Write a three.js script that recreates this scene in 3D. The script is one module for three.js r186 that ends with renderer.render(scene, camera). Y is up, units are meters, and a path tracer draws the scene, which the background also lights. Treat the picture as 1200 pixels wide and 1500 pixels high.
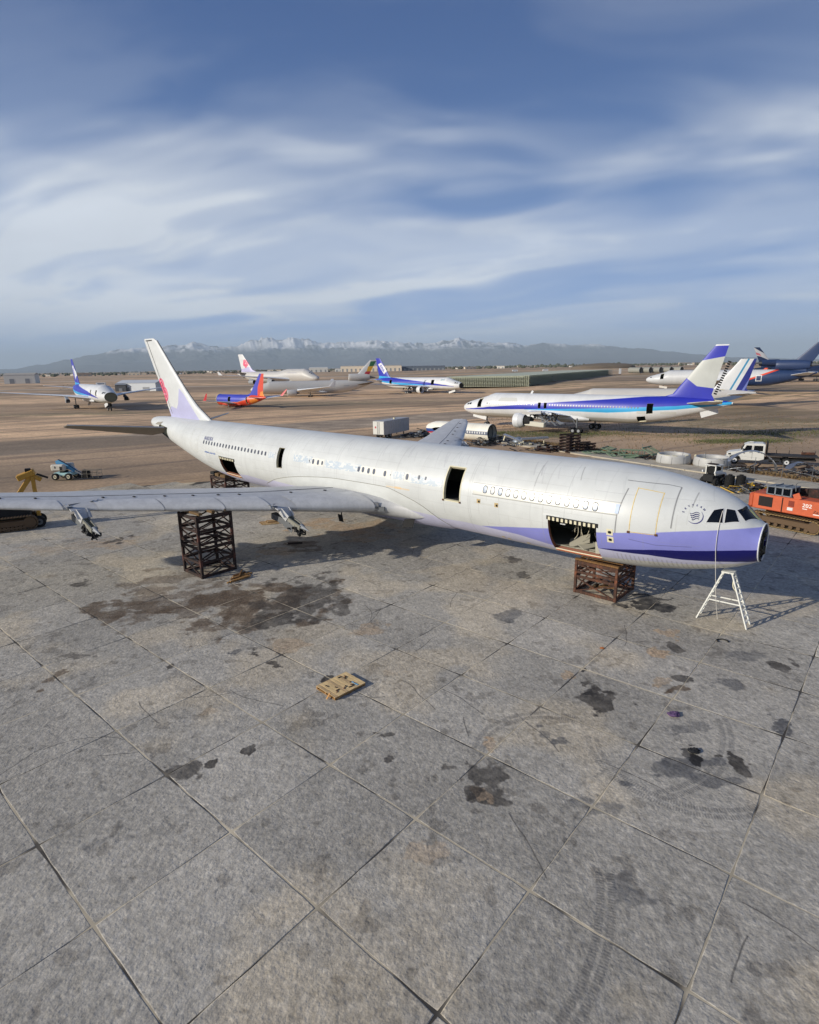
import * as THREE from 'three';
import { mergeGeometries, mergeVertices, toCreasedNormals } from 'three/addons/utils/BufferGeometryUtils.js';

// ---------------------------------------------------------------- camera, sky, sun, exposure
const scene = new THREE.Scene();
const FOCAL = 852, EYE = 13.05, D2R = Math.PI / 180;                 // focal length in pixels of a 1500 pixel tall picture
const camera = new THREE.PerspectiveCamera(2 * Math.atan(750 / FOCAL) / D2R, 819 / 1024, 0.5, 90000);
camera.position.set(0, EYE, 0);
camera.rotation.order = 'YXZ';
camera.rotation.set(-Math.atan(213 / FOCAL), 0, -0.9 * D2R);
scene.add(camera);

function mulberry(seed) { let a = seed >>> 0; return () => { a = (a + 0x6D2B79F5) >>> 0; let t = a; t = Math.imul(t ^ (t >>> 15), t | 1); t ^= t + Math.imul(t ^ (t >>> 7), t | 61); return ((t ^ (t >>> 14)) >>> 0) / 4294967296; }; }
const PERM = new Float32Array(65536); { const r = mulberry(77); for (let i = 0; i < 65536; i++) PERM[i] = r(); }
const hash2 = (x, y) => PERM[((x & 255) | ((y & 255) << 8))];
function vnoise(x, y) {
  const xi = Math.floor(x), yi = Math.floor(y); let fx = x - xi, fy = y - yi; fx = fx * fx * (3 - 2 * fx); fy = fy * fy * (3 - 2 * fy);
  const a = hash2(xi, yi), b = hash2(xi + 1, yi), c = hash2(xi, yi + 1), d = hash2(xi + 1, yi + 1);
  return a + (b - a) * fx + (c - a) * fy + (a - b - c + d) * fx * fy;
}
function fbm(x, y, o = 4) { let s = 0, a = 0.5, n = 0; for (let i = 0; i < o; i++) { s += a * vnoise(x, y); n += a; a *= 0.5; x = x * 2.03 + 17.1; y = y * 2.03 + 5.7; } return s / n; }
const clamp = (v, a = 0, b = 1) => v < a ? a : v > b ? b : v, lerp = (a, b, t) => a + (b - a) * t;
const smooth = (a, b, v) => { const t = clamp((v - a) / (b - a)); return t * t * (3 - 2 * t); };

const SUN_AZ = 22 * D2R, SUN_EL = 20.5 * D2R;                        // the sun stands to the left, a little behind the camera
const toSun = new THREE.Vector3(-Math.cos(SUN_AZ) * Math.cos(SUN_EL), Math.sin(SUN_EL), Math.sin(SUN_AZ) * Math.cos(SUN_EL));
{ // sky: clear blue with thin high cloud, paler towards the horizon, brighter towards the sun
  const W = 2048, Hh = 1024, data = new Float32Array(W * Hh * 4);
  for (let j = 0; j < Hh; j++) {
    const el = ((j + 0.5) / Hh - 0.5) * Math.PI, sy = Math.sin(el), ce = Math.cos(el);
    for (let i = 0; i < W; i++) {
      const az = ((i + 0.5) / W - 0.5) * 2 * Math.PI, dx = Math.cos(az) * ce, dz = Math.sin(az) * ce;
      const up = Math.max(sy, 0);
      const k = Math.pow(1 - up, 4), k2 = Math.pow(1 - up, 16);
      let r = lerp(0.03, 0.29, k), g = lerp(0.08, 0.54, k), b = lerp(0.24, 1.04, k);
      r = lerp(r, 0.60, k2); g = lerp(g, 0.69, k2); b = lerp(b, 0.79, k2);
      const cs = dx * toSun.x + sy * toSun.y + dz * toSun.z, glow = 0.14 * Math.pow(Math.max(cs, 0), 6) + 0.03 * Math.max(cs, 0);
      r += glow; g += glow * 0.96; b += glow * 0.85;
      // thin cloud on a plane overhead, drawn out along one wind direction
      const q = 1 / (up + 0.13), px = dx * q, pz = dz * q;
      const u = px * 0.94 + pz * 0.34, v = -px * 0.34 + pz * 0.94;
      const wx = fbm(u * 0.7 + 3, v * 0.7 + 9, 3) - 0.5, wy = fbm(u * 0.7 + 31, v * 0.7 + 2, 3) - 0.5;
      const veil = smooth(0.30, 0.60, fbm(u * 0.42 + wx * 1.1 + 4.3, v * 0.95 + wy * 1.3 + 11, 5));
      const wisp = smooth(0.42, 0.78, fbm(u * 0.9 + wx * 2.6 + 40, v * 4.2 + wy * 3.2 + 7, 6));
      const puff = smooth(0.46, 0.74, fbm(u * 1.9 + wx * 2 + 91, v * 2.9 + wy * 2 + 63, 6));
      const cover = clamp((0.62 * veil + 0.38 * wisp * (0.35 + veil) + 0.34 * puff * veil) * lerp(1.0, 0.55, smooth(-0.1, 0.55, dx)) , 0, 0.84) * smooth(0.0, 0.10, up) * (1 - 0.9 * smooth(0.25, 0.6, up));
      const shade = 0.90 + 0.2 * fbm(u * 1.4 + 8, v * 2.2 + 3, 4);
      const dim = lerp(1, 0.6, smooth(0.3, 0.95, up)), cr = (0.83 + glow) * shade * dim, cg = (0.88 + glow) * shade * dim, cb = (0.93 + glow * 0.9) * shade * dim;
      const o = (j * W + i) * 4;
      data[o] = lerp(r, cr, cover); data[o + 1] = lerp(g, cg, cover); data[o + 2] = lerp(b, cb, cover); data[o + 3] = 1;
    }
  }
  const sky = new THREE.DataTexture(data, W, Hh, THREE.RGBAFormat, THREE.FloatType);
  sky.mapping = THREE.EquirectangularReflectionMapping; sky.magFilter = THREE.LinearFilter; sky.minFilter = THREE.LinearFilter; sky.needsUpdate = true;
  scene.background = sky; scene.environment = sky;
}
const sun = new THREE.DirectionalLight(new THREE.Color(1.0, 0.925, 0.80), 5.0);
sun.position.copy(toSun).multiplyScalar(260).add(new THREE.Vector3(0, 0, -60)); sun.target.position.set(0, 0, -60);
sun.castShadow = true; sun.shadow.radius = 1.2; sun.shadow.mapSize.set(4096, 4096);
Object.assign(sun.shadow.camera, { left: -220, right: 220, top: 160, bottom: -160, near: 1, far: 900 });
scene.add(sun, sun.target);
const renderer = new THREE.WebGLRenderer({ antialias: true });
renderer.setSize(819, 1024);
renderer.toneMapping = THREE.LinearToneMapping; renderer.toneMappingExposure = 0.97;
renderer.shadowMap.enabled = true;

// ---------------------------------------------------------------- helpers
const V = (x, y, z) => new THREE.Vector3(x, y, z);
const names = new Map();
function numbered(n) { const k = names.get(n) || 0; names.set(n, k + 1); return k ? `${n}_${String(k).padStart(3, '0')}` : n; }
function shadows(m) { m.castShadow = true; m.receiveShadow = true; return m; }
function mesh(name, geo, mat, parent) { const m = shadows(new THREE.Mesh(geo, mat)); if (parent && parent !== scene) { m.name = name; parent.add(m); } else { m.name = numbered(name); scene.add(m); } return m; }
function tag(o, label, category, group) { o.userData.label = label; if (category) o.userData.category = category; if (group) o.userData.group = group; return o; }
function thing(name, label, category, pos = [0, 0, 0], turn = 0, group) { const g = new THREE.Group(); g.name = numbered(name); g.position.set(...pos); g.rotation.y = turn; tag(g, label, category, group); scene.add(g); return g; }
function structure(o) { o.userData.kind = 'structure'; return o; }
function stuff(o) { o.userData.kind = 'stuff'; return o; }
function cloneThing(src, pos, turn, label) { const c = src.clone(); c.name = numbered(src.name.replace(/_\d{3}$/, '')); c.position.set(...pos); c.rotation.y = turn; if (label) c.userData = { ...src.userData, label }; scene.add(c); return c; }

function metreUV(geo) { // uv in metres from the flattest pair of axes
  const g = geo.index ? geo.toNonIndexed() : geo, p = g.attributes.position, n = g.attributes.normal, uv = new Float32Array(p.count * 2);
  for (let i = 0; i < p.count; i++) {
    const ax = Math.abs(n.getX(i)), ay = Math.abs(n.getY(i)), az = Math.abs(n.getZ(i));
    const [u, v] = ay >= ax && ay >= az ? [p.getX(i), p.getZ(i)] : ax >= az ? [p.getZ(i), p.getY(i)] : [p.getX(i), p.getY(i)];
    uv[2 * i] = u; uv[2 * i + 1] = v;
  }
  g.setAttribute('uv', new THREE.BufferAttribute(uv, 2)); return g;
}
const boxGeo = (w, h, d) => metreUV(new THREE.BoxGeometry(w, h, d));
function chamferBox(w, h, d, c = 0.02) { // a box with its long edges cut
  const s = new THREE.Shape(); const a = w / 2 - c, b = h / 2 - c;
  s.moveTo(-a, -h / 2); s.lineTo(a, -h / 2); s.lineTo(w / 2, -b); s.lineTo(w / 2, b); s.lineTo(a, h / 2); s.lineTo(-a, h / 2); s.lineTo(-w / 2, b); s.lineTo(-w / 2, -b); s.closePath();
  const g = new THREE.ExtrudeGeometry(s, { depth: d - 2 * c, bevelEnabled: true, bevelThickness: c, bevelSize: c * 0.98, bevelOffset: -c, bevelSegments: 1, steps: 1 }); g.translate(0, 0, -(d - 2 * c) / 2); return metreUV(g);
}
class Bag { // collects pieces and merges them into one named part
  constructor() { this.g = []; }
  add(geo, m) { let g = geo.index ? geo.toNonIndexed() : geo.clone(); for (const k of Object.keys(g.attributes)) if (!['position', 'normal', 'uv'].includes(k)) g.deleteAttribute(k); if (!g.attributes.uv) g = metreUV(g); if (m) g.applyMatrix4(m); g.morphAttributes = {}; this.g.push(g); return this; }
  box(w, h, d, x, y, z, rx = 0, ry = 0, rz = 0) { return this.add(boxGeo(w, h, d), new THREE.Matrix4().makeRotationFromEuler(new THREE.Euler(rx, ry, rz)).setPosition(x, y, z)); }
  cbox(w, h, d, x, y, z, rx = 0, ry = 0, rz = 0, c = 0.03) { return this.add(chamferBox(w, h, d, c), new THREE.Matrix4().makeRotationFromEuler(new THREE.Euler(rx, ry, rz)).setPosition(x, y, z)); }
  beam(p, q, w, h, up = V(0, 1, 0)) { const d = q.clone().sub(p), L = d.length(); if (L < 1e-6) return this; d.normalize(); let s = up.clone().cross(d); if (s.lengthSq() < 1e-6) s = V(1, 0, 0).cross(d); s.normalize(); const u = d.clone().cross(s); const m = new THREE.Matrix4().makeBasis(s, u, d).setPosition(p.clone().add(q).multiplyScalar(0.5)); return this.add(boxGeo(w, h, L), m); }
  rod(p, q, r, seg = 7, r2 = r) { const d = q.clone().sub(p), L = d.length(); const m = new THREE.Matrix4().makeRotationFromQuaternion(new THREE.Quaternion().setFromUnitVectors(V(0, 1, 0), d.normalize())).setPosition(p.clone().add(q).multiplyScalar(0.5)); return this.add(new THREE.CylinderGeometry(r2, r, L, seg), m); }
  tube(pts, r, seg = 6, n = 16) { return this.add(new THREE.TubeGeometry(new THREE.CatmullRomCurve3(pts), n, r, seg)); }
  build(name, mat, parent) { return mesh(name, this.geo(), mat, parent); }
  geo() { return this.g.length === 1 ? this.g[0] : mergeGeometries(this.g); }
}
const moveM = (x, y, z, ry = 0, rx = 0, rz = 0) => new THREE.Matrix4().makeRotationFromEuler(new THREE.Euler(rx, ry, rz, 'YXZ')).setPosition(x, y, z);
const s2l = (c) => c <= 0.04045 ? c / 12.92 : Math.pow((c + 0.055) / 1.055, 2.4);
function tex(w, h, fn, srgb = true, repeat) { // fn(u, v) -> [r,g,b] 0..255 or a number 0..255
  const d = new Uint8Array(w * h * 4);
  for (let j = 0; j < h; j++) for (let i = 0; i < w; i++) { const c = fn((i + 0.5) / w, (j + 0.5) / h, i, j), o = (j * w + i) * 4; if (typeof c === 'number') { d[o] = d[o + 1] = d[o + 2] = clamp(c, 0, 255); } else { d[o] = clamp(c[0], 0, 255); d[o + 1] = clamp(c[1], 0, 255); d[o + 2] = clamp(c[2], 0, 255); } d[o + 3] = 255; }
  const t = new THREE.DataTexture(d, w, h); t.magFilter = THREE.LinearFilter; t.minFilter = THREE.LinearMipmapLinearFilter; t.generateMipmaps = true; if (srgb) t.colorSpace = THREE.SRGBColorSpace; t.wrapS = t.wrapT = THREE.RepeatWrapping; if (repeat) t.repeat.set(...repeat); t.needsUpdate = true; return t;
}
// noise that repeats after p cells, for tiling textures
function pnoise(x, y, p, o = 4) { let s = 0, a = 0.5, n = 0; for (let k = 0; k < o; k++) { const xi = Math.floor(x), yi = Math.floor(y); let fx = x - xi, fy = y - yi; fx = fx * fx * (3 - 2 * fx); fy = fy * fy * (3 - 2 * fy); const w = (i, j) => PERM[((((i % p) + p) % p) * 131 + (((j % p) + p) % p) * 7919 + k * 977) & 65535]; const A = w(xi, yi), B = w(xi + 1, yi), C = w(xi, yi + 1), E = w(xi + 1, yi + 1); s += a * (A + (B - A) * fx + (C - A) * fy + (A - B - C + E) * fx * fy); n += a; a *= 0.5; x *= 2; y *= 2; p *= 2; } return s / n; }
const grimeTex = tex(256, 256, (u, v) => { const n = pnoise(u * 6, v * 6, 6, 5), m = pnoise(u * 24 + 5, v * 24, 24, 3); const k = 222 + 30 * (n - 0.5) + 16 * (m - 0.5); return [k * 1.02, k, k * 0.97]; }, true, [0.35, 0.35]);
const rustTex = tex(256, 256, (u, v) => { const n = pnoise(u * 7, v * 7, 7, 5), m = pnoise(u * 30, v * 30, 30, 3); const t = clamp((n - 0.3) * 2.2); const k = 0.75 + 0.5 * m; return [lerp(64, 122, t) * k, lerp(44, 74, t) * k, lerp(35, 50, t) * k]; }, true, [0.6, 0.6]);
const darkRustTex = tex(256, 256, (u, v) => { const n = pnoise(u * 7 + 3, v * 7, 7, 5), m = pnoise(u * 30, v * 30, 30, 3); const t = clamp((n - 0.35) * 2.2); const k = 0.75 + 0.5 * m; return [lerp(42, 82, t) * k, lerp(32, 50, t) * k, lerp(29, 42, t) * k]; }, true, [0.6, 0.6]);
const woodTex = tex(256, 256, (u, v) => { const g = pnoise(u * 40, v * 3, 40, 4), n = pnoise(u * 5 + 2, v * 5, 5, 4); const k = 0.72 + 0.38 * g + 0.25 * (n - 0.5); return [208 * k, 178 * k, 132 * k]; }, true, [0.8, 0.8]);
const paleWoodTex = tex(256, 256, (u, v) => { const g = pnoise(u * 40, v * 3, 40, 4), n = pnoise(u * 5 + 2, v * 5, 5, 4); const k = 0.86 + 0.2 * g + 0.2 * (n - 0.5); return [226 * k, 205 * k, 166 * k]; }, true, [0.8, 0.8]);
const fineBump = tex(256, 256, (u, v) => 255 * pnoise(u * 16, v * 16, 16, 5), false, [0.5, 0.5]);
const mat = (c, o = {}) => new THREE.MeshStandardMaterial({ color: c, roughness: 0.7, ...o });
const M = {
  white: mat('#d4d6d8', { roughness: 0.42, map: grimeTex }), cleanWhite: mat('#d2d4d5', { roughness: 0.4 }), cream: mat('#d9d2b4', { roughness: 0.6 }),
  wing: mat('#d3d8df', { roughness: 0.42, map: grimeTex }), wingFar: mat('#d3d8df', { roughness: 0.5 }), slat: mat('#e6eaee', { roughness: 0.38, map: grimeTex }), grey: mat('#8b8f93', { roughness: 0.55 }),
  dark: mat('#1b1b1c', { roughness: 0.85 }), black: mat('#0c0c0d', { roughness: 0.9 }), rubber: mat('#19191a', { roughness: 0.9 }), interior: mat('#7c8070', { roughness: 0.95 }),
  metal: mat('#a3a6aa', { roughness: 0.38, metalness: 0.85 }), bright: mat('#c2c4c6', { roughness: 0.28, metalness: 0.9 }), dull: mat('#6c6f72', { roughness: 0.6, metalness: 0.4 }),
  rust: mat('#ffffff', { roughness: 0.88, map: rustTex, bumpMap: fineBump, bumpScale: 0.006 }), darkRust: mat('#ffffff', { roughness: 0.9, map: darkRustTex, bumpMap: fineBump, bumpScale: 0.006 }),
  wood: mat('#ffffff', { roughness: 0.85, map: woodTex }), wood2: mat('#d8c09c', { roughness: 0.85, map: woodTex }), wood3: mat('#a08a70', { roughness: 0.9, map: woodTex }), paleWood: mat('#fff4dc', { roughness: 0.85, map: paleWoodTex }), oldWood: mat('#8f8474', { roughness: 0.9, map: woodTex }),
  primer: mat('#a9b59c', { roughness: 0.7 }), olive: mat('#8c9a6a', { roughness: 0.7 }), yellowPaint: mat('#d8bd74', { roughness: 0.6 }), gap: mat('#55575a', { roughness: 0.8 }),
  glass: mat('#0b0f14', { roughness: 0.08 }), glassBlue: mat('#55677d', { roughness: 0.12 }), lavender: mat('#9ea0d4', { roughness: 0.45 }), copper: mat('#7a4a33', { roughness: 0.6 }),
};
// ---------------------------------------------------------------- the ground
const GA = 40.9 * D2R, GD = [Math.cos(GA), Math.sin(GA)], GN = [-Math.sin(GA), Math.cos(GA)], SLAB = 3.81, A0 = 0.4, B0 = 1.92;
const toAB = (x, z) => [x * GN[0] + z * GN[1], x * GD[0] + z * GD[1]], fromAB = (a, b) => [a * GN[0] + b * GD[0], a * GN[1] + b * GD[1]];
const terrain = (x, z) => 2.0 * smooth(45, 110, x) * smooth(-165, -235, z) + 0.5 * smooth(-400, -900, z);
// stains read off the photograph: [x, z, radius along x, radius along z, colour, strength]
const OIL = [46, 42, 38], TAN = [176, 150, 120], BLK = [24, 23, 24], BRN = [82, 66, 50], GRY = [70, 71, 74];
const STAINS = [];
function stainPx(u, v, ru, rv, c, s) { // ground place of a point seen at (u, v)
  const x = (u - 600) / FOCAL, y = (750 - v) / FOCAL, ro = 0.9 * D2R, p = Math.atan(213 / FOCAL);
  const x2 = x * Math.cos(ro) + y * Math.sin(ro), y2 = -x * Math.sin(ro) + y * Math.cos(ro), z2 = -1;
  const y3 = y2 * Math.cos(p) + z2 * Math.sin(p), z3 = -y2 * Math.sin(p) + z2 * Math.cos(p), t = -EYE / y3, d = Math.hypot(x2, y3, z3) * t;
  STAINS.push([x2 * t, z3 * t, ru * d / FOCAL, rv * d / FOCAL / (EYE / d), c, s]);
}
for (const s of [[385, 885, 90, 30, BRN, 0.85], [300, 880, 80, 24, BRN, 0.6], [180, 893, 55, 11, BRN, 0.75], [440, 878, 60, 26, OIL, 0.6], [400, 908, 30, 12, OIL, 0.7], [290, 915, 20, 8, BRN, 0.6], [250, 850, 60, 14, BRN, 0.45], [545, 920, 22, 8, TAN, 0.55], [425, 945, 25, 9, TAN, 0.5],
  [480, 995, 9, 6, OIL, 0.9], [405, 972, 9, 4, OIL, 0.8], [370, 957, 8, 5, OIL, 0.8], [345, 955, 6, 4, GRY, 0.8], [248, 977, 6, 3, OIL, 0.8], [75, 994, 10, 8, BRN, 0.8], [270, 1128, 20, 10, OIL, 0.7], [310, 1119, 10, 5, OIL, 0.9], [365, 1098, 9, 6, OIL, 0.9], [563, 1079, 12, 5, OIL, 0.7], [570, 1112, 5, 4, OIL, 0.8], [305, 1042, 10, 6, TAN, 0.3], [120, 855, 12, 4, OIL, 0.8], [108, 962, 25, 3, OIL, 0.5],
  [880, 1024, 24, 15, OIL, 0.9], [870, 1015, 12, 4, BLK, 0.8], [715, 1150, 24, 20, OIL, 0.75], [705, 1165, 12, 8, TAN, 0.7], [690, 1155, 10, 10, OIL, 0.7], [716, 1089, 12, 9, TAN, 0.8], [1000, 1130, 60, 14, GRY, 0.7], [1025, 1114, 9, 8, BLK, 0.95], [1075, 1122, 15, 9, OIL, 0.9], [1005, 1102, 14, 6, BLK, 0.8], [990, 1008, 14, 5, BRN, 0.9], [960, 955, 12, 5, TAN, 0.85], [978, 927, 14, 8, TAN, 0.85], [830, 989, 8, 5, TAN, 0.9], [970, 1000, 12, 7, TAN, 0.7], [993, 951, 9, 6, OIL, 0.8], [1150, 978, 18, 8, OIL, 0.75], [1000, 994, 10, 4, OIL, 0.7], [1145, 1065, 12, 8, GRY, 0.8], [1060, 1000, 25, 8, GRY, 0.5], [740, 900, 20, 8, GRY, 0.6], [945, 884, 28, 8, BLK, 0.85], [970, 888, 14, 7, BLK, 0.8], [855, 979, 7, 4, BLK, 0.9], [815, 1088, 14, 5, GRY, 0.7], [800, 1073, 14, 8, GRY, 0.6], [768, 842, 10, 4, OIL, 0.7], [750, 820, 12, 5, OIL, 0.7], [440, 800, 40, 6, BRN, 0.6], [500, 770, 60, 9, TAN, 0.7], [540, 780, 50, 10, TAN, 0.6], [455, 765, 30, 5, TAN, 0.5], [175, 795, 30, 5, TAN, 0.5], [175, 792, 14, 4, OIL, 0.8], [120, 800, 60, 8, TAN, 0.35], [400, 808, 24, 6, TAN, 0.6], [650, 1125, 12, 6, OIL, 0.6], [600, 985, 26, 5, TAN, 0.25], [860, 1175, 30, 12, GRY, 0.5], [1000, 1065, 30, 6, GRY, 0.4], [1090, 960, 30, 8, GRY, 0.45], [900, 1300, 40, 12, GRY, 0.4], [620, 1250, 24, 12, TAN, 0.4], [150, 1230, 30, 9, GRY, 0.4]]) stainPx(...s);
// short cracks and tyre marks inside the slabs, as polylines in grid metres
const CRACKS = [], TYRES = [];
{ const r = mulberry(5); for (let k = 0; k < 300; k++) { let a = -62 + 66 * r(), b = -62 + 74 * r(), t = r() * 6.283; const pts = [[a, b]], n = 5 + Math.floor(r() * 9); for (let i = 0; i < n; i++) { t += (r() - 0.5) * 0.42; a += Math.cos(t) * 0.24; b += Math.sin(t) * 0.24; pts.push([a, b]); } CRACKS.push([pts, r()]); }
  for (const [cx, cz, R0, t0, t1] of [[4.9, -17.0, 2.6, 3.3, 5.2], [9.4, -17.6, 2.9, 1.2, 3.4], [6.6, -20.4, 5.0, 0.2, 1.4], [-2, -14, 7, 0.2, 1.3]]) for (const dR of [0, 0.28]) { const p = []; for (let i = 0; i <= 26; i++) { const t = lerp(t0, t1, i / 26); p.push(toAB(cx + Math.cos(t) * (R0 + dR), cz + Math.sin(t) * (R0 + dR))); } TYRES.push(p); } }
function concreteMap(a0, b0, size, N) {
  const cv = document.createElement('canvas'); cv.width = cv.height = N; const cx = cv.getContext('2d'); const S = N / size;
  cx.fillStyle = '#000'; cx.fillRect(0, 0, N, N); cx.lineJoin = 'round';
  for (const [pts, k] of CRACKS) for (const [w, col] of [[0.03, `rgba(${k > 0.5 ? '255,0,0' : '0,255,0'},0.8)`]]) { cx.strokeStyle = col; cx.lineWidth = w * S; cx.beginPath(); pts.forEach(([a, b], i) => cx[i ? 'lineTo' : 'moveTo']((b - b0) * S, (a - a0) * S)); cx.stroke(); }
  for (const p of TYRES) { cx.strokeStyle = 'rgba(0,0,255,0.55)'; cx.lineWidth = 0.19 * S; cx.setLineDash([0.05 * S, 0.03 * S]); cx.beginPath(); p.forEach(([a, b], i) => cx[i ? 'lineTo' : 'moveTo']((b - b0) * S, (a - a0) * S)); cx.stroke(); } cx.setLineDash([]);
  const ov = cx.getImageData(0, 0, N, N).data;
  // stains sorted into cells so that each texel looks at a few only
  const CN = 32, cells = Array.from({ length: CN * CN }, () => []);
  for (const s of STAINS) { const [a, b] = toAB(s[0], s[1]), R = Math.max(s[2], s[3]) * 1.9; for (let i = 0; i < CN; i++) for (let j = 0; j < CN; j++) { const ca = a0 + (i + 0.5) * size / CN, cb = b0 + (j + 0.5) * size / CN, h = size / CN * 0.75; if (Math.hypot(ca - a, cb - b) < R + h) cells[i * CN + j].push(s); } }
  return tex(N, N, (u, v, i, j) => {
    const a = a0 + v * size, b = b0 + u * size, [x, z] = fromAB(a, b);
    const sa = Math.floor((a - A0) / SLAB), sb = Math.floor((b - B0) / SLAB), tone = hash2(sa * 7 + 3, sb * 13 + 5) - 0.5;
    const fl = vnoise(x * 8.3 + 7, z * 8.3 + 2), big = fbm(x * 0.16 + 3, z * 0.16 + 8, 3) - 0.5, mid = fbm(x * 0.9 + 40, z * 0.9 + 3, 3) - 0.5, sm = fbm(x * 5 + 7, z * 5 + 90, 2) - 0.5, gr = hash2(i * 3 + (j >> 3), j * 5) - 0.5, gr2 = vnoise(x * 14, z * 14) - 0.5;
    let k = 160 + 16 * tone + 26 * big + 18 * mid + 20 * sm + 24 * gr + 16 * gr2 + 14 * smooth(0.66, 0.86, fl) - 13 * smooth(0.36, 0.14, fl);
    let r = k * 1.035, g = k, bl = k * 0.93;
    const dust = smooth(0.52, 0.74, fbm(x * 0.33 + 60, z * 0.33 + 21, 3)); r += 16 * dust; g += 11 * dust; bl += 3 * dust;
    const chip = smooth(0.70, 0.76, fbm(x * 1.6 + 11, z * 1.6 + 51, 3)); r -= 22 * chip; g -= 22 * chip; bl -= 21 * chip;
    const o = (j * N + i) * 4; if (ov[o]) { const t = ov[o] / 255 * 0.75; r = lerp(r, 52, t); g = lerp(g, 50, t); bl = lerp(bl, 48, t); } if (ov[o + 1]) { const t = ov[o + 1] / 255 * 0.7; r = lerp(r, 172, t); g = lerp(g, 164, t); bl = lerp(bl, 150, t); } if (ov[o + 2]) { const t = ov[o + 2] / 255 * 0.5; r = lerp(r, 58, t); g = lerp(g, 58, t); bl = lerp(bl, 60, t); }
    for (const s of cells[Math.floor(v * CN) * CN + Math.floor(u * CN)]) {
      const d = Math.hypot((x - s[0]) / s[2], (z - s[1]) / s[3]); if (d > 1.9) continue;
      const e = d + (fbm(x * 1.5 / Math.sqrt(s[2]) + s[0], z * 1.5 / Math.sqrt(s[3]) + s[1], 5) - 0.5) * 2.9 - 0.12; const t = 0.85 * s[5] * (1 - smooth(0.58, 0.9, e)) * (0.45 + 0.95 * (fbm(x * 2.4 + s[1], z * 2.4, 3)));
      if (t > 0) { const tt = Math.min(t, 0.96), m = 0.8 + 0.4 * (0.5 + gr2); r = lerp(r, s[4][0] * m, tt); g = lerp(g, s[4][1] * m, tt); bl = lerp(bl, s[4][2] * m, tt); }
    }
    return [r, g, bl];
  });
}
const concBump = tex(1024, 1024, (u, v) => { const n = pnoise(u * 14, v * 14, 14, 4), f = pnoise(u * 60 + 3, v * 60 + 9, 60, 3), c = pnoise(u * 6 + 1, v * 6 + 4, 6, 3); return 255 * clamp(0.45 * n + 0.4 * f + 0.15 * c); }, false);
function concMat(a0, b0, size, N) { const m = concreteMap(a0, b0, size, N), bp = concBump.clone(); bp.repeat.set(size / 4.6, size / 4.6); bp.needsUpdate = true; return [mat('#ffffff', { map: m, bumpMap: bp, bumpScale: 0.04, roughness: 0.92 }), a0, b0, size]; }
const concNear = concMat(-36, -36, 44, 2048), concFar = concMat(-84, -80, 100, 2048);
const apronEdge = [[-130, -22], [-62, -56], [-45, -61], [-36, -65.5], [-24.8, -68.9], [-19.9, -70.6], [-8, -73], [8, -76], [26, -83], [35.2, -73.2], [41.2, -63.0], [60, -33], [110, 45], [110, 60], [-130, 60]];
function inside(poly, x, z) { let c = false; for (let i = 0, j = poly.length - 1; i < poly.length; j = i++) if ((poly[i][1] > z) !== (poly[j][1] > z) && x < (poly[j][0] - poly[i][0]) * (z - poly[i][1]) / (poly[j][1] - poly[i][1]) + poly[i][0]) c = !c; return c; }
const apron = new THREE.Group(); apron.name = 'concrete_apron'; structure(apron); scene.add(apron);
apron.userData.label = 'weathered grey concrete apron of square slabs with oil stains';
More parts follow.
